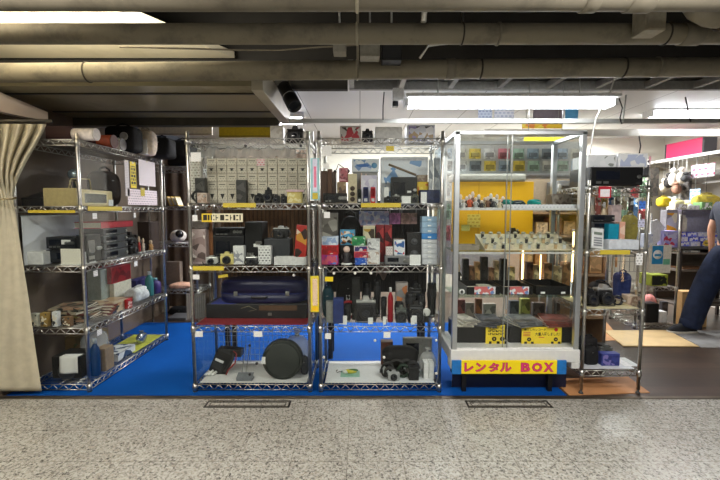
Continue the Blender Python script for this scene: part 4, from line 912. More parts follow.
# on top of this rack
I(k_carton, 'box', 'white carton on the top shelf above the instrument rack', 'box', s0, (270, 283, 126), .22, .1, c=(226, 222, 214), c2=[(226, 222, 214), (206, 200, 190)])
I(k_camera, 'camera', 'black camera with white strap on the top shelf beside the white carton', 'camera', s0, (286, 303, 125), .16, .1)
I(k_roll, 'paper_cone', 'white paper roll beside the camera on the top shelf', 'roll', s0, (303, 313, 131), .1, .05, c=(230, 226, 220))
# ================= rack crowded with game boxes and cameras
s0, s1, s2, s3, s4 = [RS('C', i) for i in range(5)]
# top tier, left half
for k, (a, b, p, c) in enumerate(((321, 327, 171, (94, 66, 52)), (327.5, 332, 169, (112, 78, 60)), (332.5, 336, 172, (84, 60, 50)))):
    I(k_carton, 'wooden_box', ['leftmost of three tall brown wooden boxes on the upper tier', 'middle of three tall brown wooden boxes on the upper tier', 'rightmost of three tall brown wooden boxes on the upper tier'][k], 'box', s1, (a, b, p), .16, .1, 'tall brown boxes', c=c)
I(k_carton, 'toy_box', 'tan toy box with beige tags beside the tall brown boxes', 'box', s1, (337, 346, 182), .12, .06, key='tan', c=(150, 122, 92), c2=[(150, 122, 92), (206, 186, 150), (96, 74, 60)])
I(k_carton, 'toy_box', 'small dusky pink box on top of the tan toy box', 'box', s1, (339, 348, 168), .12, .06, on='tan', c=(176, 96, 106), c2=[(176, 96, 106), (206, 150, 156), (120, 60, 70)])
t = I(k_carton, 'display_box', 'cream framed display box with dark round holes', 'box', s1, (348, 357, 174), .1, .05, c=(206, 192, 160))
for z in (.03, .07, .11): part('round_hole', MB().lathe([(.018, 0), (.018, .003), (.001, .0034)], (0, -.025, z), (0, -1, 0), 16), mat((70, 54, 42), .5), t)
t = I(k_stand, 'phone_stand', 'pale lavender card stand behind the blue and red phones', 'stand', s1, (361, 377, 175), .1, .05, m=art([(212, 206, 222), (226, 222, 230), (196, 188, 210)], 25), frame=(220, 216, 226))
I(k_phone, 'mobile_phone', 'dark blue flip phone standing before the lavender stand', 'phone', s1, (363, 368.5, 187), .05, .015, c=(28, 36, 92))
I(k_phone, 'mobile_phone', 'red flip phone standing before the lavender stand', 'phone', s1, (370.5, 375.5, 187), .05, .015, c=(196, 24, 44))
I(k_phone, 'mobile_phone', 'slim dark phone left of the dark blue flip phone', 'phone', s1, (357.5, 361.5, 189), .04, .015, c=(40, 46, 44))
I(k_deck, 'cassette_player', 'flat black cassette player at the front of the upper tier', 'cassette player', s1, (323, 347, 193), .04, .06, c=(26, 25, 25), tagw=.022, lines=2)
t = I(k_carton, 'box', 'wide white and blue lens box high behind the phones', 'box', s1, (352, 379, 159), .22, .1, base=Z(172, s1.y + .22), c=(222, 226, 232), c2=[(222, 226, 232), (206, 214, 228), (120, 150, 196), (232, 234, 236)])
t0 = I(k_carton, 'box', 'grey carton supporting the wide white and blue lens box', 'box', s1, (353, 378, 172.6), .23, .1, c=(150, 148, 146))
part('blue_oval', MB().blob((-.02, -.052, .05), (.05, .002, .012), 1, 20, 8), mat((60, 110, 180), .4), t)
part('lens_picture', MB().lathe([(.022, 0), (.022, .002), (.012, .003), (.001, .003)], (.068, -.05, .05), (0, -1, 0), 20), mat((96, 150, 190), .2), t)
g = MB(); g.tube([(X(335, 3.05, 1.6), 3.12, Z(172, 3.1)), (X(338, 3.05, 1.6), 3.11, Z(164, 3.1)), (X(348, 3.05, 1.6), 3.1, Z(171, 3.1))], .004, 6)
t = thing('headset', 'thin black headset band resting over the pink toy box', 'headset', (0, 0, 0)); part('band', g, BLACK, t)
for px, py in ((335, 172), (348, 171)): part('ear_pad', MB().blob((X(px, 3.1, 1.6), 3.11, Z(py, 3.1)), (.014, .01, .018), 1, 12, 8), BLACK, t)
for k, (a, b) in enumerate(((360, 363), (364, 368))): I(k_figure, 'figurine', ['slim pink figurine behind the lavender stand', 'slim cream figurine behind the lavender stand'][k], 'figurine', s1, (a, b, 172 + k), .2, .03, c=[(216, 120, 130), (214, 196, 176)][k], c2=(226, 196, 176))
# top tier, right half
I(k_carton, 'box', 'big white box with blue print along the back of the upper tier', 'box', s1, (381, 428, 157), .26, .14, c=(234, 236, 240), c2=[(234, 236, 240), (230, 234, 240), (120, 160, 206), (236, 238, 240), (226, 232, 240)])
I(k_deck, 'radio', 'black portable radio at the middle of the upper tier', 'radio', s1, (391, 417, 177), .12, .06, base=None, c=(30, 30, 30), knobs=1, tagw=.03)
t = thing('wooden_rod', 'slanting brown wooden rod leaning on the black portable radio', 'rod', (0, 0, 0)); g = MB(); y = 3.07
part('rod', MB().cyl((X(390, y, 1.7), y, Z(165, y)), (X(416, y, 1.6), y, Z(175, y)), .009, n=12), mat((120, 102, 82), .5), t)
part('rod_tip', MB().cyl((X(388.6, y, 1.7), y, Z(164.4, y)), (X(390, y, 1.7), y, Z(165, y)), .007, .01, 12), mat((80, 70, 60), .4), t)
I(k_carton, 'film_box', 'small yellow and orange film box stacked right of the radio', 'box', s1, (417, 429, 182), .14, .06, c=(226, 190, 50), c2=[(226, 190, 50), (206, 110, 40), (236, 214, 90)], key='flm')
I(k_carton, 'film_box', 'small grey box on the yellow and orange film box', 'box', s1, (417, 428, 175), .14, .06, on='flm', c=(156, 140, 120), c2=[(156, 140, 120), (120, 96, 80)])
I(k_carton, 'box', 'navy blue box with white tag at the right of the upper tier', 'box', s1, (420, 440, 190), .06, .07, c=(30, 38, 70), face=None, c2=[(30, 38, 70), (40, 50, 86)])
for k, (a, b, p, c, n_) in enumerate(((384, 392, 196, (24, 24, 25), 'black compact camera at the left front of the upper right tier'), (392.5, 400, 194, (60, 56, 52), 'grey compact camera next to the white price cards'), (411, 419, 194, (90, 92, 80), 'olive compact camera before the navy blue box'))):
    I(k_camera, 'camera', n_, 'camera', s1, (a, b, p), .03, .05, 'compact cameras of the upper right tier', c=c, strap=False, top=[None, (190, 190, 186), None][k])
for k, (a, b, p, n_) in enumerate(((384, 389, 187, 'white price card above the black compact camera'), (402, 411, 196, 'white price card at the middle front of the upper tier'), (421, 427, 192, 'white price card leaning on the navy blue box'))):
    I(k_stand, 'price_card', n_, 'price card', s1, (a, b, p), .012 if k else .09, .025, m=TAG, frame=(230, 230, 226))
for k, (a, b, p) in enumerate(((429, 433, 160), (434, 440, 158))): I(k_carton, 'blister_pack', ['slim grey blister pack by the right post of the upper tier', 'wide grey blister pack by the right post of the upper tier'][k], 'pack', s1, (a, b, p), .1 + .06 * k, .03, 'grey blister packs', c=(170, 174, 180), c2=[(170, 174, 180), (206, 208, 210), (126, 132, 140)])
# second tier, game boxes
def st(name, label, cat, box, dy, dp, c, c2=None, on=None, key=None, **kw): return I(k_carton, name, label, cat, s2, box, dy, dp, on=on, key=key, c=c, c2=c2, **kw)
st('game_box', 'magenta and blue game box at the bottom of the left stack', 'game', (321, 338, 255), .03, .12, (176, 50, 120), [(176, 50, 120), (60, 70, 176), (96, 130, 206), (206, 90, 110)], key='g1')
st('game_box', 'red game box with white title in the middle of the left stack', 'game', (321, 338.5, 245.5), .03, .12, (196, 34, 40), [(196, 34, 40), (226, 206, 196), (196, 34, 40), (150, 30, 34)], on='g1', key='g2')
st('game_box', 'pale blue and white game box on top of the left stack', 'game', (322, 338, 237), .03, .12, (200, 210, 226), [(200, 210, 226), (226, 228, 232), (150, 170, 206)], on='g2')
I(k_figure, 'doll', 'small doll in black standing on a white pedestal', 'doll', s2, (341, 352, 246), .03, .06, c=(50, 46, 50), c2=(236, 206, 190))
st('game_box', 'black box behind the small doll on its white pedestal', 'game', (340, 355, 245.5), .11, .08, (26, 24, 28), key='g3')
st('game_box', 'blue and orange picture game box on the black box', 'game', (340, 355, 230), .11, .07, (90, 160, 200), [(226, 222, 216), (80, 160, 206), (60, 44, 40), (206, 140, 90)], on='g3')
st('game_box', 'blue and white game box at the very front of the second stack', 'game', (355, 367, 258), .03, .09, (40, 80, 176), [(40, 80, 176), (226, 230, 236), (50, 100, 196)], key='g4')
st('game_box', 'red striped game box above the blue and white one', 'game', (354, 368, 252), .03, .09, (196, 60, 66), [(196, 60, 66), (226, 196, 186), (150, 40, 70)], on='g4', key='g5')
st('game_box', 'white, red and navy game box under the green one', 'game', (354, 368, 246), .035, .09, (216, 206, 206), [(216, 206, 206), (196, 50, 60), (60, 50, 110)], on='g5', key='g6')
st('game_box', 'green and white game box topping the second stack', 'game', (352, 365.5, 237), .035, .09, (60, 150, 90), [(60, 150, 90), (206, 222, 206), (40, 120, 76)], on='g6')
t = I(k_bag, 'backpack', 'black domed backpack at the back of the game box tier', 'backpack', s2, (340, 361, 211), .22, .14, c=(24, 24, 26), e=.7, seed=7)
I(k_carton, 'box', 'cream box with gold emblem between backpack and red boxes', 'box', s2, (363, 375, 226), .14, .06, c=(206, 196, 166), c2=[(206, 196, 166), (176, 140, 60), (60, 50, 40), (216, 206, 180)])
for k, (a, b) in enumerate(((376, 384), (384.5, 392))): st('game_box', ['dark red slim box left of the pair behind the tier', 'dark red slim box right of the pair behind the tier'][k], 'game', (a, b, 225), .2, .06, (130, 34, 42), [(130, 34, 42), (176, 60, 60), (60, 26, 30)])
st('box', 'white box with grey print above the cassette decks', 'box', (366, 380, 251), .04, .07, (216, 212, 210), [(216, 212, 210), (176, 150, 130), (232, 230, 226)], key='g7')
st('box', 'silver white small box stacked on the white box with grey print', 'box', (367, 380, 239), .06, .06, (206, 206, 206), [(206, 206, 206), (130, 130, 134), (226, 226, 226)], on='g7')
t = thing('manga_banner', 'pastel blue and lilac picture banner hung behind the game boxes', 'banner', (X(374, 3.3, 1.3), 3.3, Z(226, 3.3)))
w = (X(389, 3.3, 1.3) - X(359, 3.3, 1.3)) / 2; h = Z(211, 3.3) - Z(226, 3.3)
part('banner_sheet', MB().b2(-w, w, 0, .003, 0, h), art([(190, 196, 232), (222, 222, 240), (150, 160, 214), (226, 206, 230), (236, 236, 244)], 38), t); part('banner_edge', MB().b2(-w, w, -.002, 0, -.004, .006), mat((170, 110, 120), .5), t)
for s in (-1, 1): part('hanging_cord', MB().cyl((s * w * .9, .001, h), (s * w * .9, .001, s1.z - .036 - Z(226, 3.3)), .002, n=6), WHITE, t)
for k, (a, b, c, n_) in enumerate(((389.5, 400.5, (206, 130, 190), 'orchid pink'), (401, 417, (190, 150, 140), 'dusty beige'))):
    t = thing('picture_strip', '%s picture strip hung beside the lilac banner' % n_, 'banner', (X((a + b) / 2, 3.3, 1.3), 3.3, Z(224, 3.3)))
    w = (X(b, 3.3, 1.3) - X(a, 3.3, 1.3)) / 2; h = Z(213, 3.3) - Z(224, 3.3)
    part('banner_sheet', MB().b2(-w, w, 0, .003, 0, h), art([c, [v * .85 for v in c], [min(255, v * 1.12) for v in c]], 40), t)
    for s in (-1, 1): part('hanging_cord', MB().cyl((s * w * .9, .001, h), (s * w * .9, .001, s1.z - .036 - Z(224, 3.3)), .002, n=6), WHITE, t)
I(k_speaker, 'speaker', 'black two cone speaker beside the drawer boxes', 'speaker', s2, (407, 421.5, 233), .1, .12, c=(34, 32, 32))
I(k_deck, 'cassette_deck', 'long grey cassette deck along the shelf front', 'cassette deck', s2, (385, 410, 256), .03, .09, c=(120, 120, 122), knobs=2, key='cdk')
I(k_carton, 'box', 'small brown box with white label before the speaker', 'box', s2, (394, 404, 239), .14, .06, base=None, c=(110, 84, 70), face=None)
I(k_carton, 'box', 'white bottle box with blue band on the grey cassette deck', 'box', s2, (394, 405, 240), .04, .06, on='cdk', c=(226, 228, 232), c2=[(226, 228, 232), (60, 100, 160), (214, 220, 228), (196, 60, 80)])
I(k_carton, 'box', 'small white packet on the left end of the grey cassette deck', 'box', s2, (386, 393, 247), .04, .05, on='cdk', c=(222, 214, 212), face=paper((222, 214, 212), (140, 110, 110), .012))
I(k_stand, 'price_card', 'large white price card before the two cone speaker', 'price card', s2, (410, 421, 255), .012, .03, m=TAG, frame=(230, 230, 230))
zz = None
for k in range(9):
    p = [259, 254, 249, 244, 239.5, 233.5, 228, 222, 216.5][k]
    c = (206, 208, 212) if k < 5 else ((150, 178, 204) if k != 5 else (60, 130, 196))
    t = I(k_carton, 'drawer_box', 'flat %s drawer box, %s of the tall stack by the right post' % ('white' if k < 5 else ('bright blue' if k == 5 else 'pale blue'), ['lowest', 'second up', 'third up', 'fourth up', 'fifth up', 'sixth up', 'seventh up', 'second from top', 'topmost'][k]), 'drawer box', s2, (422, 437, p), .06, .1, 'stacked drawer boxes', on=zz, key='dw%d' % k, c=c, face=None, lid=False); zz = 'dw%d' % k
    h = .03; part('white_knob', MB().box((0, -.052, .016), (.026, .006, .010), .002), mat((236, 236, 232), .4), t)
I(k_carton, 'picture_card', 'grey picture card in a sleeve at the left end of the tier', 'card', s2, (322, 338, 213), .2, .03, c=(140, 134, 126), c2=[(140, 134, 126), (176, 170, 160), (104, 98, 92)])
# third tier: lenses and cameras
def cam(kind, name, label, cat, box, dy, dp, **kw): return I(kind, name, label, cat, s3, box, dy, dp, **kw)
cam(k_carton, 'flask_box', 'tall navy blue box with white dot near the left post', 'box', (333, 343.5, 299), .03, .06, c=(34, 52, 110), c2=[(34, 52, 110), (30, 46, 100)])
cam(k_bag, 'pouch', 'dark teal pouch behind the tall navy blue box', 'pouch', (322, 333, 284), .16, .1, c=(28, 62, 72), seed=4)
cam(k_carton, 'box', 'pale grey slim box left of the tall navy blue box', 'box', (326, 333, 302), .06, .06, c=(150, 150, 142))
t = thing('red_cable', 'red coiled cable propped upright on the dark camera tier', 'cable', (X(349, 3.1, .8), 3.1, s3.z)); k_coil(t, .062, (150, 22, 36), 5, .006, True, 5)
cam(k_bag, 'camera_bag', 'black camera bag behind the red coiled cable', 'bag', (336, 360, 275), .3, .1, c=(20, 19, 20), seed=13, buckle=(200, 200, 200))
names3 = ['black telephoto lens standing left of the silver camera', 'short black lens with white tag behind the silver camera', 'tall black lens near the hanging cloth', 'black lens in front of the pale box', 'squat black lens left of the white cap', 'tall black lens at the right post', 'black lens lying low behind the white cap', 'small black lens at the middle of the dark tier']
for k, (a, b, p, dy) in enumerate(((343, 351, 305, .06), (362, 371, 283, .22), (374, 381, 281, .2), (395, 404, 303, .08), (406, 416, 294, .16), (428, 437, 284, .2), (418, 426, 296, .2), (381, 387, 298, .1))):
    cam(k_lens, 'camera_lens', names3[k], 'lens', (a, b, p), dy, .08, group='lenses of the dark tier')
cam(k_camera, 'camera', 'silver and black film camera with a looped strap at tier centre', 'camera', (356, 376, 297), .06, .1, top=(196, 196, 192), c=(40, 40, 42))
cam(k_camera, 'camera', 'black camera at the right of the dark tier beside the round white cap', 'camera', (409, 424, 302), .04, .09)
cam(k_camera, 'camera', 'grey green compact camera beside the red lens tube', 'camera', (396, 407, 306), .03, .07, c=(84, 90, 84), strap=False)
cam(k_camera, 'camera', 'black camera high at the back of the dark tier', 'camera', (410, 422, 283), .28, .09)
cam(k_bottle, 'lens_tube', 'dark red tube with white neck at the middle of the tier', 'tube', (388, 393.5, 288), .06, .06, c=(150, 20, 34), cap=(226, 226, 226))
cam(k_carton, 'box', 'pale box with orange flecks at the back of the dark tier', 'box', (396, 408, 283), .26, .07, c=(186, 176, 170), c2=[(186, 176, 170), (206, 130, 80), (150, 150, 150)])
t = thing('round_cover', 'round white lens cap leaning on the black camera', 'lens cap', (X(427, 2.985, .75), 3.0, s3.z)); part('cap_disc', MB().lathe([(.03, -.003), (.032, 0), (.03, .004), (.02, .005), (.001, .004)], (0, 0, .078), (0, -1, 0), 26), mat((206, 206, 200), .4), t); part('cap_stand', MB().b2(-.02, .02, -.002, .03, 0, .05), BLACK, t)
cam(k_carton, 'flash_unit', 'upright black flash unit with white tags left of centre', 'flash', (352, 360, 278), .14, .05, c=(24, 24, 25), c2=[(24, 24, 25), (40, 40, 42), (24, 24, 25), (22, 22, 24)])
t = thing('hanging_cloth', 'greyish pink lace cloth hung at the back of the dark tier', 'cloth', (0, 0, 0)); z1 = s2.z - .037
part('cloth_sheet', MB().grid(lambda u, v: (X(376 + 14 * u, 3.36, .8), 3.36 + .006 * math.sin(u * 18), z1 - .0 - v * (.12 - .03 * math.sin(u * 9))), 20, 10), mat((150, 126, 118), .8), t)
for k, (a, b, p, n_) in enumerate(((343, 347, 277, 'white tag card before the camera bag'), (339, 343, 305, 'white tag card beside the telephoto lens'), (411, 415, 281, 'white tag card on the black camera at the back'), (412, 417, 306, 'white tag card on the right camera of the dark tier'), (383, 386, 303, 'little white tag card before the red lens tube'), (368, 373, 314, 'white tag card under the silver film camera'))):
    z0 = s3.z
    I(k_stand, 'price_card', n_, 'price card', s3, (a, b, 316 + k % 3), .012 + .012 * (k % 2), .02, m=TAG, frame=(226, 226, 226))
t = thing('price_label', 'bright yellow sticker at the top left of the dark camera tier', 'label', (X(329, Y0, .95), (Y0 - .0045), Z(279, Y0))); part('sticker', MB().box((0, 0, 0), (.06, .001, .034), 0, roty(.03)), YEL, t)
# lowest tier
L4 = Sh(s4.z + .003, s4.y)
t = thing('lure_kit', 'green and yellow fishing lure lying on a pale green card', 'lure', (X(350, 3.02, .1), 3.08, L4.z))
part('card', MB().b2(-.075, .075, -.06, .06, 0, .003), mat((150, 196, 176), .5), t)
part('lure_body', MB().blob((.0, 0, .022), (.055, .018, .017), 1, 20, 12), mat((190, 180, 50), .35), t)
part('lure_back', MB().blob((.02, 0, .030), (.045, .012, .012), 1, 16, 8), mat((70, 110, 60), .35), t)
part('lure_belly', MB().blob((-.035, -.004, .02), (.026, .016, .015), 1, 16, 8), mat((220, 220, 210), .35), t)
part('hook', MB().tube([(-.058, 0, .02), (-.085, 0, .02), (-.105, 0, .012), (-.112, 0, .024), (-.098, 0, .034)], .003, 6), mat((50, 46, 44), .3, .7), t)
I(k_carton, 'box', 'reddish brown box at the upper left of the cable heap', 'box', L4, (381, 393, 342), .335, .07, c=(110, 66, 48), c2=[(110, 66, 48), (70, 44, 36), (140, 90, 70)])
hp = [(388, 364, .06, .05, (30, 29, 28), 'black'), (397, 358, .1, .055, (36, 34, 33), 'charcoal'), (407, 354, .10, .052, (26, 26, 27), 'jet black'), (404, 366, .05, .045, (34, 56, 40), 'dark green'), (414, 360, .08, .05, (30, 30, 32), 'glossy black'), (391, 372, .02, .04, (52, 50, 48), 'grey')]
for k, (px, py, dy, r_, c, n_) in enumerate(hp):
    t = thing('cable_coil', '%s coiled cable in the heap, %s' % (n_, ['at its left', 'second along from its left', 'at its back', 'in front at its middle', 'at its right', 'lowest at its left front'][k]), 'cable', (X(px, L4.y + dy, .2), L4.y + dy + .02, L4.z), 0, 'coiled cables in a heap')
    k_coil(t, r_, c, 5 + k % 3, .005, True, k + 20)
I(k_bag, 'tool_bag', 'black lumpy tool bag behind the coiled cables', 'bag', L4, (383, 419, 346), .19, .13, c=(26, 25, 25), amp=.2, seed=31, handle=False)
I(k_carton, 'power_adapter', 'black power adapter brick at the right of the cable heap', 'adapter', L4, (409, 419, 368), .03, .06, c=(24, 24, 25))
I(k_camera, 'camera', 'silver compact camera lying in front of the coiled cables', 'camera', L4, (388, 400, 371), .012, .04, c=(176, 176, 176), strap=False)
for k, (a, b) in enumerate(((424, 428.6), (429.2, 434))): I(k_carton, 'white_carton', ['left of two upright white cartons by the right post', 'right of two upright white cartons by the right post'][k], 'carton', L4, (a, b, 363), .05, .08, 'upright white cartons', c=(230, 230, 228))
I(k_sack, 'plastic_bag', 'clear plastic bag sagging behind the two white cartons', 'bag', L4, (420, 437, 350), .16, .1, m=film(.4), tie=(200, 200, 200), seed=17)
I(k_deck, 'dvd_player', 'flat silver player standing behind the lumpy tool bag', 'player', L4, (403, 432, 338), .385, .04, c=(150, 146, 138), knobs=1)
# on top of this rack
I(k_carton, 'box', 'pale box with dark printed side above the game rack', 'box', s0, (340, 361, 126), .16, .16, c=(196, 190, 184), c2=[(196, 190, 184), (60, 54, 52), (226, 222, 216), (176, 60, 70)])
I(k_carton, 'box', 'plain white carton in the middle above the game rack', 'box', s0, (375, 402, 127), .18, .2, c=(236, 236, 234))
I(k_carton, 'box', 'white and violet camera box above the right end of the game rack', 'box', s0, (407, 435, 125), .16, .16, c=(216, 218, 228), c2=[(216, 218, 228), (56, 54, 62), (150, 140, 190), (236, 236, 240), (176, 150, 110)])
I(k_camera, 'camera', 'dark camera between the printed box and white carton', 'camera', s0, (362, 373, 128), .12, .08, strap=False)
# ================= inside the glass showcase
c1, c2, c3, c4 = [Sh(z + .0035, 2.96) for z in ZS]
fcol = [('black and white', (40, 40, 42), (232, 230, 226)), ('white', (226, 226, 222), (214, 196, 180)), ('orange red', (206, 96, 60), (236, 214, 196)), ('pale grey', (190, 190, 188), (230, 216, 200)), ('charcoal', (56, 54, 56), (214, 200, 190)), ('brown', (120, 84, 62), (226, 206, 190)), ('dark grey', (70, 70, 72), (226, 220, 210)), ('cream', (226, 214, 186), (214, 190, 170))]
for q in range(16):
    k, row = q % 8, q // 8; n_, a, b = fcol[(k + 3 * row) % 8]
    I(k_figure, 'figurine', '%s figurine, %s from left in the %s row of top glass shelf' % (n_, ordn[k], ['front', 'rear'][row]), 'figurine', c1, (455.5 + 6.1 * k + 3 * row, 461.2 + 6.1 * k + 3 * row, [197, 199, 194, 197, 200, 196, 197, 199][k] - 3 * row), .05 + .09 * row + .02 * (k % 2), .05, 'figurines on the top glass shelf', c=a, c2=b)
for k, (a, b, c, n_) in enumerate(((505, 514, (20, 120, 112), 'teal green toy cluster right of the figurines'), (514, 527, (36, 52, 56), 'dark slate toy cluster between the two teal ones'), (530, 544, (24, 140, 128), 'bright teal toy cluster at right of the top glass shelf'))):
    t = I(k_bag, 'toy', n_, 'toy', c1, (a, b, 198 + (k == 1)), .06, .1, c=c, handle=False, amp=.3, seed=40 + k, e=.8)
    for s in (-1, 1): part('wheel', MB().lathe([(.012, -.004), (.014, 0), (.012, .004)], (s * .025, -.05, .014), (0, -1, 0), 14), mat((210, 214, 210), .4), t)
t = thing('price_rail', 'long white strip of price cards along the top glass shelf', 'price strip', (X(540, 2.95, 1.37), 2.952, c1.z))
w = (X(577, 2.95, 1.4) - X(503, 2.95, 1.4)) / 2
part('rail', MB().b2(-w, w, 0, .003, 0, .03), paper((222, 222, 226), (150, 150, 160), .02, .5, .3), t); part('rail_foot', MB().b2(-w, w, .003, .02, 0, .003), WHITE, t)
I(k_carton, 'box', 'grey and brown box at the right end of the top glass shelf', 'box', c1, (552, 572, 194), .2, .1, c=(120, 110, 100), c2=[(120, 110, 100), (150, 140, 130), (84, 70, 60)])
# second glass shelf: watches on a slanted board
tl = .36; xw0, xw1 = X(481, 3.1, 1.1), X(566, 3.1, 1.1)
t = thing('display_ramp', 'slanted cream display ramp under the wristwatches', 'display stand', ((xw0 + xw1) / 2, 2.985, c2.z)); w = (xw1 - xw0) / 2
part('ramp_board', MB().poly([(-w, 0, .004), (w, 0, .004), (w, .28, .004 + .28 * math.tan(tl)), (-w, .28, .004 + .28 * math.tan(tl))], (0, 0, .003)), mat((214, 200, 168), .7), t)
for s in (-1, 1): part('ramp_side', MB().poly([(s * (w - .004), 0, 0), (s * (w - .004), .28, 0), (s * (w - .004), .28, .28 * math.tan(tl)), (s * (w - .004), 0, .003)], (s * .003, 0, 0)), mat((196, 182, 150), .7), t)
for k in range(30):
    row, i = divmod(k, 10); yy = .05 + .09 * row; x = xw0 + .035 + (xw1 - xw0 - .07) * i / 9 + .01 * (row - 1)
    t = thing('wristwatch', '%s strapped wristwatch, %s along the %s row of the slanted ramp' % (['tan', 'silver', 'black', 'cream'][(i + row) % 4], ordn[i], ['front', 'middle', 'back'][row]), 'watch', (x, 2.985 + yy, c2.z + .011 + (yy) * math.tan(tl)), 0, 'wristwatches laid out on the slanted ramp')
    t.rotation_euler = (tl, 0, -.5 + .12 * ((i * 3 + row) % 3)); k_watch(t, .030, .085, [(190, 160, 116), (196, 196, 192), (60, 56, 54), (220, 206, 180)][(i + row) % 4], [(236, 226, 200), (40, 44, 60), (226, 226, 222)][(i + 2 * row) % 3])
t = I(k_tray, 'dish', 'wide grey shallow dish at the left of the watch display', 'dish', c2, (456, 479, 245.5), .08, .16, c=(150, 140, 124))
for k in range(5): part('pen', MB().cyl((-.06, -.05 + .02 * k, .012), (.06, -.045 + .022 * k, .012), .005, n=8), mat([(60, 56, 50), (150, 120, 80), (110, 104, 96), (40, 40, 44), (176, 166, 150)][k], .4), t)
I(k_camera, 'camera', 'brown black compact camera at the back behind the watches', 'camera', c2, (508, 521, 228), .29, .07, c=(62, 52, 40), strap=False)
t = thing('pale_label', 'small pale card stuck inside the left of the yellow board', 'label', (X(466, 3.3, 1.2), SY1 - .0155, Z(231, 3.3))); part('card', MB().b2(-.035, .035, 0, .001, 0, .05), paper((214, 200, 110), (170, 156, 70), .012), t)
# display trays
for k, (a, b, p0, p1, n_) in enumerate(((467, 500, 279, 296, 'left'), (503, 533, 279, 296, 'middle'), (536, 570, 282, 296, 'right'))):
    t = I(k_tray, 'display_tray', 'black display tray, %s of three on the glass shelf above the records' % n_, 'tray', c3, (a, b, 287 if k < 2 else 286), .02, .3, 'black display trays', c=(18, 18, 19))
    w = X(b, 2.98, 1) - X(a, 2.98, 1)
    if k < 2:
        part('price_sign', MB().b2(-w * .28, w * .36, -.153, -.1505, .004, .062), art([(226, 226, 230), (206, 110, 110), (226, 226, 230), (110, 140, 196)], 42), t)
    else:
        for s in (-1, 1): part('price_sign', MB().b2(s * w * .3 - .016, s * w * .3 + .016, -.153, -.1505, .008, .022), TAG, t)
    part('tray_lining', MB().b2(-w * .46, w * .46, -.14, .14, .0045, .007), mat((30, 30, 31), .8), t)
for k, (px, a) in enumerate(((478, .1), (487, -.06))):
    t = thing('booklet', ['cream booklet lying in the left black display tray', 'white booklet overlapping the cream one in the left tray'][k], 'booklet', (X(px, 3.15, 1) , 3.13 + .015 * k, c3.z + .0085 + .014 * k), a); k_book(t, .13, .18, .012, (232, 226, 206))
t = thing('booklet', 'pale sheet lying in the middle black display tray', 'booklet', (X(516, 3.15, 1), 3.15, c3.z + .0085), .1); k_book(t, .14, .12, .012, (220, 212, 190))
for k, px in enumerate((455.5, 462.5)):
    t = thing('price_disc', ['white round price tag at the far left of the tray shelf', 'white round price tag next to the left black tray'][k], 'price tag', (X(px, 2.97, 1), 2.97, c3.z)); part('disc', MB().lathe([(.022, 0), (.022, .003), (.001, .003)], (0, 0, .024), (0, -1, 0), 24), mat((232, 232, 230), .4), t); part('stand', MB().b2(-.012, .012, 0, .02, 0, .004), GREY, t)
    part('black_numeral', MB().b2(-.01, .01, -.0042, -.003, .018, .030).b2(-.004, .004, -.0043, -.003, .010, .038), mat((30, 30, 30), .6), t)
I(k_figure, 'figurine', 'dark tall figurine at the left of the tray shelf', 'figurine', c3, (456, 463, 264), .3, .06, c=(46, 40, 38), c2=(196, 170, 150))
bk = [((40, 36, 34), 'black', 463, 469, 259), ((120, 84, 60), 'brown', 469.5, 474, 266), ((196, 150, 104), 'amber', 475, 480, 262), ((60, 54, 52), 'charcoal', 481, 488, 257), ((150, 110, 84), 'rust', 489, 494, 268), ((206, 176, 136), 'sand', 494.5, 499, 261), ((36, 32, 32), 'jet', 501, 507, 259), ((206, 180, 130), 'wheat', 509, 515, 267), ((110, 76, 56), 'umber', 527, 533, 262), ((216, 186, 140), 'cream', 534, 539, 265), ((176, 130, 90), 'caramel', 544, 552, 263), ((226, 196, 150), 'pale honey', 553, 562, 266), ((190, 140, 96), 'copper', 563, 570, 262)]
for c, n_, a, b, p in bk: I(k_carton, 'boxed_item', '%s upright box in the back row of the tray shelf' % n_, 'box', c3, (a, b, p), .333, .05, 'back row of the tray shelf', c=c, c2=[c, [v * .7 for v in c], [min(255, v * 1.15) for v in c]], lid=False)
# record compartment
for k, (a, b, n_) in enumerate(((452.5, 503, 'left'), (509, 573, 'right'))):
    a = max(a, 456)
    t = I(k_carton, 'record_crate', '%s black record crate behind the sliding glass' % n_, 'crate', c4, (a, b, 326), .06, .28, 'black record crates', key='rc%d' % k, c=(20, 20, 20), lid=False, face=mat((24, 24, 24), .4))
dd = [('white edged', (206, 204, 198)), ('dark', (60, 58, 58)), ('grey', (150, 150, 148))]
for k, (px, c, w, a) in enumerate(((464, (190, 184, 170), .12, .1), (487, (90, 92, 96), .17, -.2), (522, (120, 122, 122), .2, .15), (554, (132, 72, 62), .22, -.05))):
    zb = TOP['rc0' if px < 506 else 'rc1'] + .0016; n_ = ['cream', 'charcoal', 'grey', 'reddish brown'][k]
    for q in range(3):
        t = thing('record_sleeve', '%s record sleeve, %s of three lying on the %s black crate' % (n_, ['lowest', 'middle', 'topmost'][q], 'left' if px < 506 else 'right'), 'record sleeve', (X(px, 3.12, .6) + .012 * (q - 1), 3.10 + .012 * q, zb), a + .16 * (q - 1) * (1 if px < 506 else -1), 'record sleeves on the black crates'); k_book(t, w, .24, .011, [v * (1 - .12 * q) for v in c], [c, [v * .8 for v in c], [v * .9 for v in c]]); zb += .0125
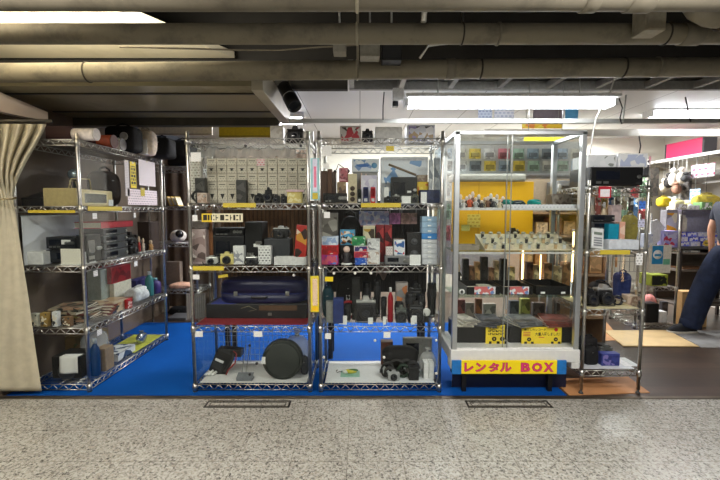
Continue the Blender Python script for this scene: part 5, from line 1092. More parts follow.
for k, (a, b, p, c, n_) in enumerate(((457, 465, 300, (120, 60, 56), 'wine red'), (466, 474, 303, (150, 140, 130), 'stone grey'), (476, 482, 299, (150, 96, 60), 'chestnut'), (484, 496, 304, (190, 186, 176), 'off white'), (510, 519, 301, (90, 96, 100), 'slate grey'), (521, 530, 299, (170, 176, 90), 'olive lime'), (533, 545, 303, (110, 100, 94), 'taupe'), (548, 560, 300, (140, 120, 104), 'fawn'))):
    I(k_carton, 'tall_carton', '%s tall carton standing behind the black record crates' % n_, 'box', c4, (a, b, p), .345, .05, 'cartons behind the record crates', c=c, c2=[c, [v * .7 for v in c], [min(255, v * 1.2) for v in c]], lid=False)
yp = 3.0
def poster(label, px0, px1, py0, py1, full):
    z0, z1 = c4.z, Z(py0, yp); x0, x1 = X(px0, yp, .5), X(px1, yp, .5); w = (x1 - x0) / 2; h = z1 - z0
    t = thing('record_poster', label, 'poster', ((x0 + x1) / 2, yp, z0)); part('sheet', MB().b2(-w, w, 0, .002, 0, h), mat((240, 212, 50), .5, 0, .03), t)
    ink = mat((30, 26, 16), .6); rd = mat((206, 40, 50), .5)
    if full:
        lettering('懐かしのレコード', ink, t, -w * .34, -.0006, h * .85, w * 1.1, h * .15, .01)
        lettering('大量入荷しました！', ink, t, w * .30, -.0006, h * .58, w * 1.25, h * .2, .012)
        for z in (.66, .55, .46): part('red_print', MB().b2(-w * .92, -w * .56, -.0008, 0, h * z, h * (z + .05)), mat((200, 110, 60), .5), t)
        part('red_stamp', MB().lathe([(h * .11, 0), (h * .11, .001), (h * .06, .0012), (h * .05, .0006), (.001, .0006)], (w * .72, 0, h * .84), (0, -1, 0), 20), rd, t)
        part('red_print', MB().b2(-w * .14, w * .14, -.0008, 0, h * .36, h * .40), rd, t)
        pos = (-.62, .72)
    else:
        for r_, z in enumerate((.86, .68, .52)):
            x = -.72
            for q in range(8):
                ww = .10 + .06 * ((q * 5 + r_ * 3) % 3); hh = .09 + .03 * ((q + r_) % 2)
                g = MB().b2(x * w, (x + ww * .45) * w, -.0008, 0, h * (z - hh / 2), h * (z + hh / 2)).b2(x * w, (x + ww) * w, -.0008, 0, h * (z + (.02 if q % 2 else -.05)), h * (z + .045 * (q % 2) + .0))
                part('black_stroke', g, ink, t); x += ww + .05
        pos = (-.1, .75)
    for x in pos:
        part('record_picture', MB().lathe([(h * .12, 0), (h * .12, .001), (.001, .0011)], (x * w, 0, h * .26), (.0, -1, 0), 24), ink, t)
        part('record_centre', MB().lathe([(h * .04, 0), (h * .04, .0016), (.001, .0017)], (x * w, 0, h * .26), (0, -1, 0), 16), mat((226, 200, 70), .5), t)
        for s in (-1, 1): part('black_hand', MB().b2(x * w + s * h * .2 - .010, x * w + s * h * .2 + .010, -.0008, 0, 0, h * .13), ink, t)
poster('yellow record poster with three rows of black print behind the left glass door', 486, 505, 325, 350, False)
poster('yellow poster announcing old records with Japanese lettering behind right glass', 522, 562, 327, 350, True)
# ================= small right rack
s0, s1, s2, s3 = [RS('R', i) for i in range(4)]
t = I(k_deck, 'av_receiver', 'black receiver on top of the small right rack', 'receiver', s0, (591, 643, 167), .03, .3, c=(16, 16, 17), knobs=1, lines=2, key='avr')
for s in (-1, 1): part('shelf_rail', MB().b2(s * .14 - .004, s * .14 + .004, -.16, .16, 0, .004), BLACK, t)
I(k_carton, 'box', 'left white carton on the black receiver', 'carton', s0, (588, 617, 155), .08, .22, on='avr', c=(234, 236, 238), c2=[(234, 236, 238), (234, 236, 238), (150, 156, 150), (226, 230, 232)])
I(k_carton, 'box', 'right taller white carton on the black receiver', 'carton', s0, (618.5, 648, 153.5), .08, .22, on='avr', c=(236, 238, 240), c2=[(236, 238, 240), (230, 234, 240), (190, 200, 226)])
def rr_(kind, sh, name, label, cat, box, dy, dp, **kw): return I(kind, name, label, cat, sh, box, dy, dp, **kw)
t = thing('framed_sign', 'red framed white sign hung below the receiver', 'sign', (X(603.5, 2.885, 1.5), 2.881, Z(198, 2.88)))
t.location.y = 2.866; part('red_frame', MB().b2(-.045, .045, 0, .004, 0, .082, .003), mat((176, 34, 52), .4), t); part('white_face', MB().b2(-.034, .034, -.001, 0, .008, .062), mat((226, 222, 224), .4), t); part('hanger', MB().b2(-.004, .004, .004, .006, .08, Z(186, 2.875) - Z(198, 2.88) - .002), STEEL, t)
for k, (a, b, p, c, n_) in enumerate(((591, 596, 199, (214, 200, 176), 'cream bottle at the left of the small rack upper tier'), (603, 608, 202, (226, 206, 170), 'pale amber bottle on the small rack upper tier'))): rr_(k_bottle, s1, 'bottle', n_, 'bottle', (a, b, p), .3, .05, c=c, cap=(230, 230, 226))
t = rr_(k_carton, s1, 'clock', 'pinkish clock box with round dial on the small rack', 'clock', (611, 621, 205), .26, .05, c=(206, 186, 184)); part('clock_dial', MB().lathe([(.028, 0), (.028, .003), (.02, .004), (.001, .003)], (0, -.026, .17), (0, -1, 0), 24), mat((236, 230, 226), .4), t)
for k in range(4): rr_(k_deck, s1, 'tape_deck', 'dark tape deck, %s of a stack of four at left of the small rack' % ['lowest', 'second up', 'third up', 'topmost'][k], 'tape deck', (592, 615, [237, 230, 222, 215][k]), .16, .2, group='stacked dark tape decks', on=(None if k == 0 else 'td%d' % (k - 1)), key='td%d' % k, c=[(50, 50, 52), (96, 98, 100), (60, 60, 62), (30, 30, 32)][k], knobs=1)
t = rr_(k_carton, s1, 'calculator', 'white calculator leaning at the left front of the small rack', 'calculator', (592, 604, 228), .05, .02, c=(214, 216, 214), c2=None, lid=False); t.rotation_euler = (-.22, .12, 0)
for q in range(4): part('key_row', MB().b2(-.03, .03, -.0125, -.010, .02 + .018 * q, .031 + .018 * q), mat((130, 134, 138), .5), t)
part('calculator_screen', MB().b2(-.03, .03, -.0125, -.010, .105, .125), mat((120, 132, 120), .2), t)
rr_(k_carton, s1, 'box', 'teal blue box in the middle of the small rack', 'box', (608.5, 619, 224), .1, .06, base=None, c=(0, 136, 164))
rr_(k_carton, s1, 'box', 'peach box right next to the teal blue box', 'box', (619.5, 625, 222), .1, .06, c=(216, 164, 140), c2=[(216, 164, 140), (226, 196, 176)])
rr_(k_bag, s1, 'khaki_bag', 'khaki yellow bag at the right of the small rack upper tier', 'bag', (628, 640, 211), .22, .12, c=(176, 160, 84), seed=61)
t = rr_(k_tray, s1, 'plastic_tray', 'clear pale plastic tray along the front of the small rack', 'tray', (609, 639, 240), .02, .08, c=(206, 212, 218))
part('packet', MB().b2(-.06, .03, -.02, .02, .005, .045, .004), mat((150, 160, 170), .4), t); part('blue_packet', MB().b2(.04, .08, -.02, .02, .005, .03, .004), mat((110, 150, 170), .4), t)
for k, (px, p0, p1, c, n_) in enumerate(((642, 201, 209, (70, 120, 210), 'blue price tag hung high on the right post'), (642, 219, 227, (190, 190, 214), 'pale lilac price tag hung midway on the right post'), (642, 253, 265, (232, 232, 230), 'white price tag hung at the middle shelf right post'))):
    t = thing('price_tag', n_, 'price tag', (X(px, 2.86, 1.4), 2.856, Z(p1, 2.86))); part('tag_card', MB().b2(-.024, .024, 0, .0015, 0, Z(p0, 2.86) - Z(p1, 2.86)), paper(c, [v * .6 for v in c], .02, .5, .4), t); part('clip', MB().b2(-.004, .004, -.001, .004, (Z(p0, 2.86) - Z(p1, 2.86)) - .006, (Z(p0, 2.86) - Z(p1, 2.86)) + .006), STEEL, t)
rr_(k_camera, s2, 'camera', 'large black camera with silver lens on the small rack middle shelf', 'camera', (600, 616, 286), .06, .14, top=(190, 190, 188))
rr_(k_camera, s2, 'camera', 'black camera with white strap at the left post of the middle shelf', 'camera', (588, 599, 289), .05, .12, c=(30, 30, 32))
rr_(k_bag, s2, 'camera_bag', 'black camera bag behind the large black camera', 'bag', (594, 614, 281), .24, .12, c=(24, 24, 25), seed=63)
t = thing('cable_coil', 'black cable loop at the right of the large black camera', 'cable', (X(620, 2.97, .8), 2.97, s2.z)); k_coil(t, .035, (40, 38, 38), 4, .004, True, 64)
t = rr_(k_bag, s2, 'hanging_pouch', 'navy blue pouch standing at the back right of the middle shelf', 'pouch', (618, 632, 270), .28, .08, c=(54, 66, 120), seed=65, e=.4)
t = thing('hammer', 'orange handled tool hanging under the small rack upper shelf', 'tool', (X(617, 3.0, 1.1), 3.0, Z(267, 3.0))); h = s1.z - .036 - Z(267, 3.0)
part('handle', MB().cyl((0, 0, 0), (0, 0, h * .7), .008, n=10), mat((214, 160, 110), .5), t); part('tool_shaft', MB().cyl((0, 0, h * .7), (0, 0, h), .004, n=8), STEEL, t)
rr_(k_carton, s2, 'box', 'cream box at the right end of the middle shelf', 'box', (628, 638, 296), .1, .08, c=(190, 170, 150), c2=[(190, 170, 150), (150, 120, 100)])
for k, (a, b, p, dy, c) in enumerate(((586, 600, 346, .05, (26, 26, 27)), (585, 599, 336, .2, (30, 28, 28)))): rr_(k_bag, s3, 'camera_bag', ['black camera bag at the front left of the bottom shelf', 'black upright bag at the back left of the bottom shelf'][k], 'bag', (a, b, p), dy, .12, c=c, seed=70 + k, e=.45)
rr_(k_pot, s3, 'lens_pot', 'black open pot on the bottom shelf beside the back bag', 'pot', (600, 609, 345), .22, .08, c=(30, 29, 28))
rr_(k_carton, s3, 'box', 'blue and violet box at the front of the bottom shelf', 'box', (602, 620, 354), .05, .06, c=(50, 60, 130), c2=[(50, 60, 130), (120, 110, 170), (40, 46, 110)])
t = rr_(k_camera, s3, 'camera', 'grey camera lying behind the blue and violet box', 'camera', (602, 615, 346), .14, .08, c=(90, 92, 88), strap=False)
t = thing('paper_sheet', 'white sheet lying on the right of the bottom shelf', 'paper', (X(628, 3.0, .2), 3.02, s3.z + .004)); part('sheet', MB().b2(-.07, .05, -.09, .09, 0, .002), mat((236, 236, 236), .6), t); part('fold_line', MB().b2(-.001, .001, -.09, .09, .002, .0026), mat((190, 190, 190), .6), t)

bc = [((226, 222, 214), 'white'), ((206, 120, 110), 'coral'), ((196, 176, 90), 'mustard'), ((90, 130, 176), 'blue'), ((150, 140, 130), 'grey'), ((226, 206, 176), 'cream'), ((90, 84, 78), 'dark')]
rt = RACKS['R']
for k, (c, n_) in enumerate(bc):
    px = 592 + 6.6 * k; y = 3.27; z1 = rt['zt'][0] - .05; h = [.12, .16, .1, .14, .17, .11, .15][k]; w = .042
    t = thing('hanging_pack', '%s pack hung along the back of the small right rack' % n_, 'pack', (X(px, y, 1.5), y, z1 - h - .012), 0, 'packs hung at the back of the small rack')
    part('pack_card', MB().b2(-w / 2, w / 2, 0, .003, 0, h), art([c, [v * .75 for v in c], (232, 230, 226), [min(255, v * 1.2) for v in c]], 40), t); part('blister', MB().b2(-w * .36, w * .36, -.014, 0, h * .1, h * .55, .005), mat([v * .8 for v in c], .3), t)
    part('hook', MB().cyl((0, .0015, h - .004), (0, .0015, h + .012), .002, n=6), STEEL, t)
# ================= the shop behind the racks
# dark slatted cabinets standing with their backs to the racks
def slat_cabinet(label, x0, x1, y, d, z0, z1, c, n):
    t = thing('slatted_cabinet', label, 'cabinet', ((x0 + x1) / 2, y + d / 2, .003)); w = (x1 - x0) / 2
    part('cabinet_body', MB().b2(-w, w, -d / 2, d / 2, z0, z1, .004), mat(c, .6, 0, .2, 12), t)
    for k in range(n):
        x = -w + .02 + (2 * w - .04) * k / (n - 1); part('slat', MB().b2(x - .012, x + .012, -d / 2 - .008, -d / 2, z0 + .02, z1 - .02, .002), mat([v * 1.25 for v in c], .5, 0, .2, 12), t)
    for sx in (-1, 1):
        for sy in (-1, 1): part('leg', MB().b2(sx * (w - .03) - .02, sx * (w - .03) + .02, sy * (d / 2 - .03) - .02, sy * (d / 2 - .03) + .02, 0, z0), mat((30, 28, 26), .5), t)
    part('top_board', MB().b2(-w - .01, w + .01, -d / 2 - .01, d / 2 + .01, z1, z1 + .02, .003), mat([v * .9 for v in c], .5), t)
slat_cabinet('brown slatted cabinet back behind the instrument case rack', -1.24, -.36, 3.56, .25, .62, 1.42, (92, 66, 44), 24)
slat_cabinet('dark slatted cabinet back behind the game box rack', -.30, .60, 3.56, .25, .62, 1.42, (22, 19, 18), 22)
# yellow display board behind the showcase
yb = 3.62; x0, x1 = X(452, yb, 1.3), X(533, yb, 1.3)
t = thing('display_board', 'big bright yellow board standing behind the glass showcase', 'board', ((x0 + x1) / 2, yb, .003)); w = (x1 - x0) / 2
zt, zb = Z(182, yb), Z(252, yb)
part('yellow_panel', MB().b2(-w, w, 0, .02, zb, zt, .003), mat((252, 190, 5), .5, 0, .06, 2), t)
for s in (-1, 1): part('leg', MB().b2(s * w * .85 - .02, s * w * .85 + .02, .002, .03, 0, zb), STEEL, t)
for s in (-.35, .3): part('panel_seam', MB().b2(s * w - .002, s * w + .002, -.001, 0, zb, zt), mat((200, 140, 10), .5), t)
part('grey_cloth', MB().b2(-w, w * .8, -.02, .2, zt, zt + .07, .02), mat((176, 172, 160), .8), t)
part('pale_card', MB().b2(-w * .62, -w * .3, -.003, 0, zb + .22, zb + .34), paper((232, 206, 90), (200, 160, 40), .03), t)
# far left: racks at the end of the aisle
rack('A', 'dim wire rack standing at the far end of the blue aisle', X(150, 4.8, 1), X(196, 4.8, 1), 4.8, 5.2, zts((166, 206, 243, 290, 330), 4.8), Z(160, 4.8), 0, None)
a0 = [RS('A', i) for i in range(5)]
t = solo('brown_curtain', MB().grid(lambda u, v: (-2.6 + 1.9 * u, 5.35 + .02 * math.sin(u * 80), .05 + 2.1 * v), 120, 2), mat((112, 94, 78), .85), 'brown pleated curtain hanging at the far end of the aisle', 'curtain')
I(k_bag, 'bag', 'big black bag on the dim rack beyond the aisle', 'bag', a0[0], (166, 190, 136), .02, .3, c=(18, 17, 17), e=.3, seed=80)
for k in range(3):
    t = thing('booklet', 'yellow booklet, %s of three leaning on the aisle end rack' % ['leftmost', 'middle', 'rightmost'][k], 'booklet', (X(171 + 4 * k, 4.85, 1.4), 4.9, a0[1].z), 0, 'yellow booklets'); k_book(t, .012, .14, .12, [(226, 190, 90), (214, 176, 70), (236, 206, 120)][k]); t.rotation_euler = (0, -.35, 0)
t = I(k_bag, 'helmet', 'white rounded helmet with dark visor on the aisle end rack', 'helmet', a0[2], (167, 182, 229), .02, .2, c=(224, 216, 206), e=.9, handle=False); part('visor', MB().blob((.04, -.06, .1), (.05, .05, .05), 1, 16, 10), mat((26, 24, 24), .2), t)
I(k_carton, 'box', 'white box under the helmet end of the aisle rack', 'box', a0[3], (166, 180, 262), .27, .09, c=(140, 126, 112)); 
I(k_bag, 'cloth_pile', 'peach coloured cloth pile on the aisle end rack', 'cloth', a0[3], (167, 188, 284), .01, .25, c=(224, 176, 150), handle=False, amp=.15, seed=81)
I(k_carton, 'box', 'grey low box on the bottom shelf of the aisle end rack', 'box', a0[4], (167, 186, 318), .02, .25, c=(90, 90, 92))
I(k_bag, 'bag', 'dark soft bag on the aisle end bottom shelf behind the grey box', 'bag', a0[4], (168, 190, 305), .3, .1, c=(36, 36, 38), handle=False, seed=82)
# high wall sign and boards above the racks
def board(name, label, cat, px0, px1, py0, py1, Y, m, d=.02, trim=None, rods=True):
    z0, z1 = Z(py1, Y), Z(py0, Y); x0, x1 = X(px0, Y, z0), X(px1, Y, z0); t = thing(name, label, cat, ((x0 + x1) / 2, Y, z0)); w = (x1 - x0) / 2
    part('face', MB().b2(-w, w, 0, d, 0, z1 - z0, .002), m, t)
    if trim: part('border', MB().b2(-w, w, -.004, 0, 0, .015).b2(-w, w, -.004, 0, z1 - z0 - .015, z1 - z0), trim, t)
    if rods:
        for s in (-1, 1): part('hanging_rod', MB().cyl((s * w * .8, d / 2, z1 - z0), (s * w * .8, d / 2, 2.515 - z0), .003, n=6), STEEL, t)
    return t
board('wall_sign', 'olive yellow sign board hanging above the instrument case rack', 'sign', 219, 274, 122, 137, 4.2, mat((196, 168, 18), .5), .03, mat((150, 128, 20), .5))
board('cream_board', 'cream board hanging left of the olive yellow sign', 'board', 138, 212, 122, 135, 4.4, mat((222, 212, 190), .6), .03, mat((170, 160, 140), .5))
board('hanging_poster', 'white printed poster left of two hung behind the light tube', 'poster', 478, 492, 108, 121, 4.5, paper((206, 216, 232), (150, 164, 200), .03), .004)
board('hanging_poster', 'white printed poster right of two hung behind the light tube', 'poster', 494, 514, 108, 121, 4.5, paper((222, 226, 236), (170, 180, 206), .035), .004)
board('hanging_poster', 'greyish purple poster hung behind the light tube', 'poster', 533, 564, 108, 121, 4.5, mat((120, 110, 116), .5), .004)
board('hanging_poster', 'sky blue poster beside the greyish purple one', 'poster', 565, 578, 108, 121, 4.5, mat((90, 160, 206), .5), .004)
board('shelf_sign', 'long yellow strip sign seen through the showcase top', 'sign', 524, 566, 137, 142, 3.7, mat((240, 222, 30), .5), .006)
board('shelf_sign', 'orange and yellow strip sign above the showcase top rail', 'sign', 522, 562, 124, 128.5, 4.4, art([(236, 196, 60), (226, 140, 70), (240, 216, 90)], 12), .006)
# tall wall of hanging packs seen through the showcase
yp = 5.2
t = thing('pegboard_rack', 'white pegboard rack of hanging packs seen through the showcase', 'rack', (1.95, yp + .12, 0)); part('pegboard', MB().b2(-.95, .95, -.01, .01, .5, 2.25), mat((206, 208, 206), .6), t)
for s in (-1, 1): part('upright', MB().b2(s * .95 - .02, s * .95 + .02, -.02, .02, 0, 2.3), STEEL, t); part('base_foot', MB().b2(s * .95 - .02, s * .95 + .02, -.25, .2, 0, .03), STEEL, t)
part('header_shelf', MB().b2(-.95, .95, -.25, -.01, 1.80, 1.82), mat((226, 232, 234), .4), t)
pc = [((176, 196, 214), 'pale blue'), ((222, 224, 222), 'white'), ((150, 170, 184), 'steel blue'), ((206, 206, 196), 'ivory'), ((196, 120, 130), 'rose'), ((120, 130, 136), 'slate'), ((226, 206, 90), 'yellow'), ((170, 200, 180), 'mint')]
cr = ['leftmost', 'second', 'third', 'fourth', 'fifth', 'sixth', 'seventh', 'eighth', 'ninth', 'rightmost']
for row, z in enumerate((2.02, 1.86, 1.52, 1.24, .96)):
    for i in range(10):
        c, n_ = pc[(i * 3 + row * 5 + (i * row) % 3) % 8]; h = .13 if row < 2 else .2
        x = 1.95 - .84 + .187 * i; ybk = yp + .1
        t = thing('blister_pack', '%s hanging pack, %s in the %s row of the pegboard' % (n_, cr[i], ['top', 'second', 'third', 'fourth', 'fifth'][row]), 'pack', (x, ybk - (.07 if row != 1 else .1), z), 0, 'packs on the pegboard')
        part('pack_card', MB().b2(-.075, .075, 0, .004, 0, h), art([c, [min(255, v * 1.1) for v in c], [v * .8 for v in c]], 18), t)
        part('blister', MB().b2(-.055, .055, -.025, 0, .02, h * .6, .008), mat([v * .7 for v in c], .3), t)
        part('peg_hook', MB().cyl((0, .004, h - .01), (0, .08 if row != 1 else .11, h - .01), .003, n=6), STEEL, t)
# warm lit stock behind the tray shelf: added glowing bars imitating reflections, stacked boxes
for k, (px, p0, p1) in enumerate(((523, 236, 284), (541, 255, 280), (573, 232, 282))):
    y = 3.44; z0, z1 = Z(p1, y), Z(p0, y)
    t = thing('added_glow_bar', 'added upright glowing warm bar, %s of three imitating reflections behind the showcase' % ['leftmost and tallest', 'middle and shortest', 'rightmost'][k], 'lamp', (X(px, y, 1), y, .003), 0, 'added warm bars')
    part('glow_tube', MB().cyl((0, 0, z0), (0, 0, z1), .007 if k != 1 else .005, n=12), emis((255, 206, 138), 9), t)
    part('bar_pole', MB().cyl((0, 0, .02), (0, 0, z0), .008, n=8), STEEL, t); part('bar_base', MB().lathe([(.06, 0), (.06, .015), (.01, .022)], n=20), STEEL, t)
    part('bar_cap', MB().cyl((0, 0, z1), (0, 0, z1 + .02), .012, n=12), WHITE, t)
t = thing('stock_shelf', 'wooden stock shelf with pale boards behind the showcase right side', 'shelf', (X(556, 4.0, 1), 4.0, 0)); w = .42
for z in (.3, .72, 1.1, 1.32): part('shelf_board', MB().b2(-w, w, -.17, .17, z, z + .02), mat((190, 160, 126), .5), t)
for s in (-1, 1): part('side_panel', MB().b2(s * w - .01, s * w + .01, -.17, .17, 0, 1.7), mat((170, 142, 112), .5), t)
part('back_panel', MB().b2(-w, w, .15, .17, .02, 1.68), mat((196, 176, 150), .6), t)
for k in range(12):
    i, row = k % 6, k // 6; c, n_ = [((222, 196, 150), 'tan'), ((196, 150, 100), 'amber'), ((90, 70, 58), 'brown'), ((232, 216, 186), 'cream'), ((150, 110, 84), 'rust'), ((210, 176, 130), 'wheat')][(i + row * 2) % 6]
    z = (.7416, 1.1216)[row]; h = [.2, .26, .18, .3, .22, .27][(i * 5 + row) % 6] * (1 if row == 0 else .6)
    t = thing('stock_box', '%s stock box, %s along the %s board of the wooden stock shelf' % (n_, ordn[i], ['middle', 'upper'][row]), 'box', (X(556, 4, 1) - .34 + .135 * i, 3.95, z), 0, 'boxes on the wooden stock shelf'); k_carton(t, .115, .16, h, c, [c, [v * .8 for v in c], [min(255, v * 1.1) for v in c]])
t = thing('grey_machine', 'grey stacked machine with dark front seen through showcase right', 'machine', (X(568, 4.0, 1.6), 4.0, 1.3416)); part('casing', MB().b2(-.16, .16, -.14, .12, 0, .3, .01), mat((120, 122, 122), .5), t); part('dark_front', MB().b2(-.13, .13, -.144, -.139, .05, .25), mat((44, 46, 50), .3), t)
for k in range(4): part('vent_slot', MB().b2(-.11, .11, -.147, -.143, .08 + .04 * k, .09 + .04 * k), STEEL, t)
# ================= right part of the shop
s1, s2, s3 = [RS('S', i) for i in range(3)]
S = lambda kind, sh, name, label, cat, box, dy, dp, **kw: I(kind, name, label, cat, sh, box, dy, dp, **kw)
y = 4.47
t = thing('blue_sign', 'cream sign with a white disc on a blue square on the further rack', 'sign', (X(661, y, 1), y, Z(273, y))); h = Z(245, y) - Z(273, y); w = (X(672, y, 1) - X(650, y, 1)) / 2
part('sign_sheet', MB().b2(-w, w, 0, .004, 0, h), mat((228, 224, 212), .5), t); part('blue_square', MB().b2(-w * .75, w * .25, -.002, 0, h * .32, h * .97), mat((40, 140, 196), .5), t)
part('white_disc', MB().lathe([(w * .42, 0), (w * .42, .002), (.001, .002)], (-w * .25, -.002, h * .66), (0, -1, 0), 28), mat((236, 240, 242), .5), t)
part('blue_wave', MB().b2(-w * .55, w * .05, -.0052, -.004, h * .6, h * .68), mat((40, 140, 196), .5), t); part('green_print', MB().b2(w * .3, w * .9, -.002, 0, h * .3, h * .5), mat((110, 180, 150), .5), t)
part('clip', MB().b2(-.01, .01, .004, .02, h - .02, h), STEEL, t)
S(k_carton, s1, 'tube_pack', 'grey pack with orange top beside a white panel on further rack', 'pack', (666, 677, 210), .15, .1, c=(150, 146, 150), c2=[(150, 146, 150), (236, 170, 50), (226, 220, 190), (190, 190, 196)])
y = 4.56; t = thing('leaning_board', 'white tilted panel leaning above the blue disc sign', 'panel', (X(659, y, 1.3), y + .02, s1.z)); part('panel_sheet', MB().poly([(-.07, 0, .12), (-.02, 0, .02), (.06, 0, .1), (.09, 0, .24), (.0, 0, .32), (-.07, 0, .3)], (0, .01, 0)), mat((226, 226, 228), .5), t); part('panel_support', MB().b2(-.02, .02, .01, .03, 0, .2), GREY, t)
S(k_carton, s1, 'lilac_pack', 'lilac and red pack lying on the further rack', 'pack', (663, 679, 231), .02, .1, c=(176, 170, 226), c2=[(176, 170, 226), (206, 206, 240), (196, 60, 90), (140, 140, 216)])
S(k_carton, s2, 'green_box', 'black box with yellow green border under the disc sign', 'box', (651, 668, 275), .03, .2, c=(150, 160, 50), c2=[(30, 34, 24), (60, 66, 30), (150, 160, 50), (30, 30, 26)])
t = S(k_bag, s3, 'pink_ball', 'pink rounded plush on the lower rack behind the black box', 'plush', (647, 661, 293), .2, .16, c=(230, 150, 144), e=1., handle=False)
S(k_carton, s3, 'box', 'black box before the pink rounded plush', 'box', (646, 659, 304), .03, .14, c=(22, 22, 22))
S(k_carton, s3, 'box', 'small white box beside the black box on the lower rack', 'box', (660, 667, 312), .03, .1, c=(222, 222, 220))
S(k_carton, s1, 'white_pack', 'white and pale blue pack at the left end of the further rack', 'pack', (646, 653, 234), .02, .1, c=(206, 210, 226), c2=[(206, 210, 226), (160, 170, 210), (236, 236, 240)])
for k, (a, b, p, c, n_) in enumerate(((654, 658.5, 230, (196, 200, 236), 'lilac'), (659, 662.5, 233, (226, 222, 214), 'ivory'), (667, 671, 222, (226, 226, 230), 'white'), (671.5, 675, 214, (150, 120, 180), 'purple'), (640, 645.5, 236, (120, 130, 150), 'slate blue'))):
    S(k_carton, s1, 'small_pack', '%s slim pack standing on the further chrome rack' % n_, 'pack', (a, b, p), .29, .06, c=c, c2=[c, [v * .75 for v in c], (236, 236, 240)])
for k, (a, b, p, c, n_) in enumerate(((640, 645, 300, (90, 70, 60), 'brown'), (662, 668, 302, (60, 60, 66), 'charcoal'))):
    S(k_carton, s3, 'small_box', '%s box standing at the back of the lower further rack' % n_, 'box', (a, b, p), .37, .05, c=c, c2=[c, [v * 1.4 for v in c]])
# display table of lilac packs
yt = 4.75; zt = Z(247, yt); x0, x1 = X(681, yt, 1), X(681, yt, 1) + .85
t = thing('display_counter', 'dark metal display counter carrying lilac blue packs', 'counter', ((x0 + x1) / 2, yt + .2, 0)); w = (x1 - x0) / 2
part('counter_top', MB().b2(-w, w, -.2, .2, zt - .03, zt, .004), mat((60, 58, 62), .4), t)
for sx in (-1, 1):
    for sy in (-1, 1): part('counter_leg', MB().b2(sx * (w - .02) - .014, sx * (w - .02) + .014, sy * .18 - .014, sy * .18 + .014, 0, zt - .03), mat((66, 60, 58), .4, .4), t)
for z in (.2, .62, .83): part('lower_shelf', MB().b2(-w + .01, w - .01, -.19, .19, z, z + .02), mat((110, 100, 92), .5), t)
part('back_sheet', MB().b2(-w, w, .19, .2, .22, zt - .03), mat((84, 70, 56), .6), t)
hz = Z(211, yt) - zt
t = thing('pack_case', 'clear topped display case full of lilac blue packs', 'display case', ((x0 + x1) / 2, yt + .2, zt + .001)); part('case_back', MB().b2(-w + .02, w - .02, .16, .17, 0, hz), mat((196, 196, 226), .5), t)
for s in (-1, 1): part('case_side', MB().b2(s * (w - .02) - .008, s * (w - .02) + .008, -.17, .17, 0, hz), mat((70, 64, 74), .4), t)
part('case_top', MB().b2(-w + .012, w - .012, -.17, .17, hz, hz + .015), mat((96, 90, 110), .4), t)
lz = [zt + .003] * 6
for k in range(18):
    i, q = k % 6, k // 6; c, n_ = [((110, 120, 226), 'violet blue'), ((196, 200, 240), 'pale lilac'), ((70, 84, 206), 'deep blue')][(i + q) % 3]
    t = thing('lilac_pack', '%s pack, %s in the %s layer inside the display case' % (n_, ordn[i], ['lowest', 'middle', 'upper'][q]), 'pack', (x0 + .09 + .13 * i, yt + .1 + .03 * q, zt + .003 + .0565 * q), 0, 'packs in the display case'); k_carton(t, .12, .1, .055, c, [c, [min(255, v * 1.3) for v in c], (232, 232, 244)])
t = thing('white_round_lamp', 'white round canister standing on packs in the display case', 'canister', (x0 + .16, yt + .22, zt + .173)); part('canister_body', MB().lathe([(.06, 0), (.065, .02), (.06, .16), (.04, .19)], n=24), mat((232, 230, 220), .4), t); part('canister_lid', MB().lathe([(.045, .19), (.045, .205), (.001, .21)], n=24), WHITE, t)
for k, (dx, w_, h_, c, n_) in enumerate(((.1, .13, .07, (206, 196, 170), 'tan'), (.25, .12, .05, (226, 226, 220), 'white'), (.4, .13, .09, (110, 150, 90), 'green'), (.55, .1, .06, (206, 180, 80), 'yellow'), (.68, .12, .08, (176, 170, 200), 'mauve'))):
    t = thing('top_box', '%s box lying on top of the lilac pack display case' % n_, 'box', (x0 + dx, yt + .2, zt + .001 + hz + .0156), .1 * (k - 2), 'boxes on top of the display case'); k_carton(t, w_, .14, h_, c, [c, [v * .8 for v in c], (236, 236, 232)])
t = thing('yellow_star_tag', 'yellow price tag at the right front of the display case', 'price tag', (X(711, 4.72, 1.2), yt + .015, zt + .045)); part('tag_card', MB().poly([(.045 * (1 if i % 2 else .72) * math.cos(PI * i / 8), 0, .045 * (1 if i % 2 else .72) * math.sin(PI * i / 8)) for i in range(16)], (0, .003, 0)), mat((236, 206, 70), .5), t); part('black_print', MB().b2(-.02, .02, -.001, 0, -.006, .006), mat((60, 50, 40), .5), t); part('tag_stem', MB().b2(-.004, .004, .003, .006, -.0445, 0), STEEL, t)
def CT_(kind, z, name, label, box, dy, dp, **kw): return I(kind, name, label, 'box', Sh(z, yt + .02), box, dy, dp, **kw)
CT_(k_carton, .8506, 'box', 'white carton with grey print on the counter lower shelf', (684, 700, 262), .02, .2, c=(214, 212, 204), c2=[(214, 212, 204), (214, 212, 204), (110, 110, 110)])
CT_(k_carton, .6406, 'box', 'brown carton on the counter middle lower shelf', (683, 706, 283), .04, .2, c=(120, 84, 56))
CT_(k_carton, .2206, 'box', 'dark carton on the counter bottom shelf', (700, 720, 308), .04, .2, c=(70, 60, 54))
t = thing('cardboard_box', 'tall tan cardboard box standing on the floor behind the leg', 'box', (X(696, 4.55, .3), 4.62, .0)); k_carton(t, .3, .12, Z(292, 4.55), (206, 166, 112), None, mat((212, 174, 120), .6))
part('packing_tape', MB().b2(-.02, .02, -.0625, -.0605, 0, .4), mat((186, 146, 96), .3), t)
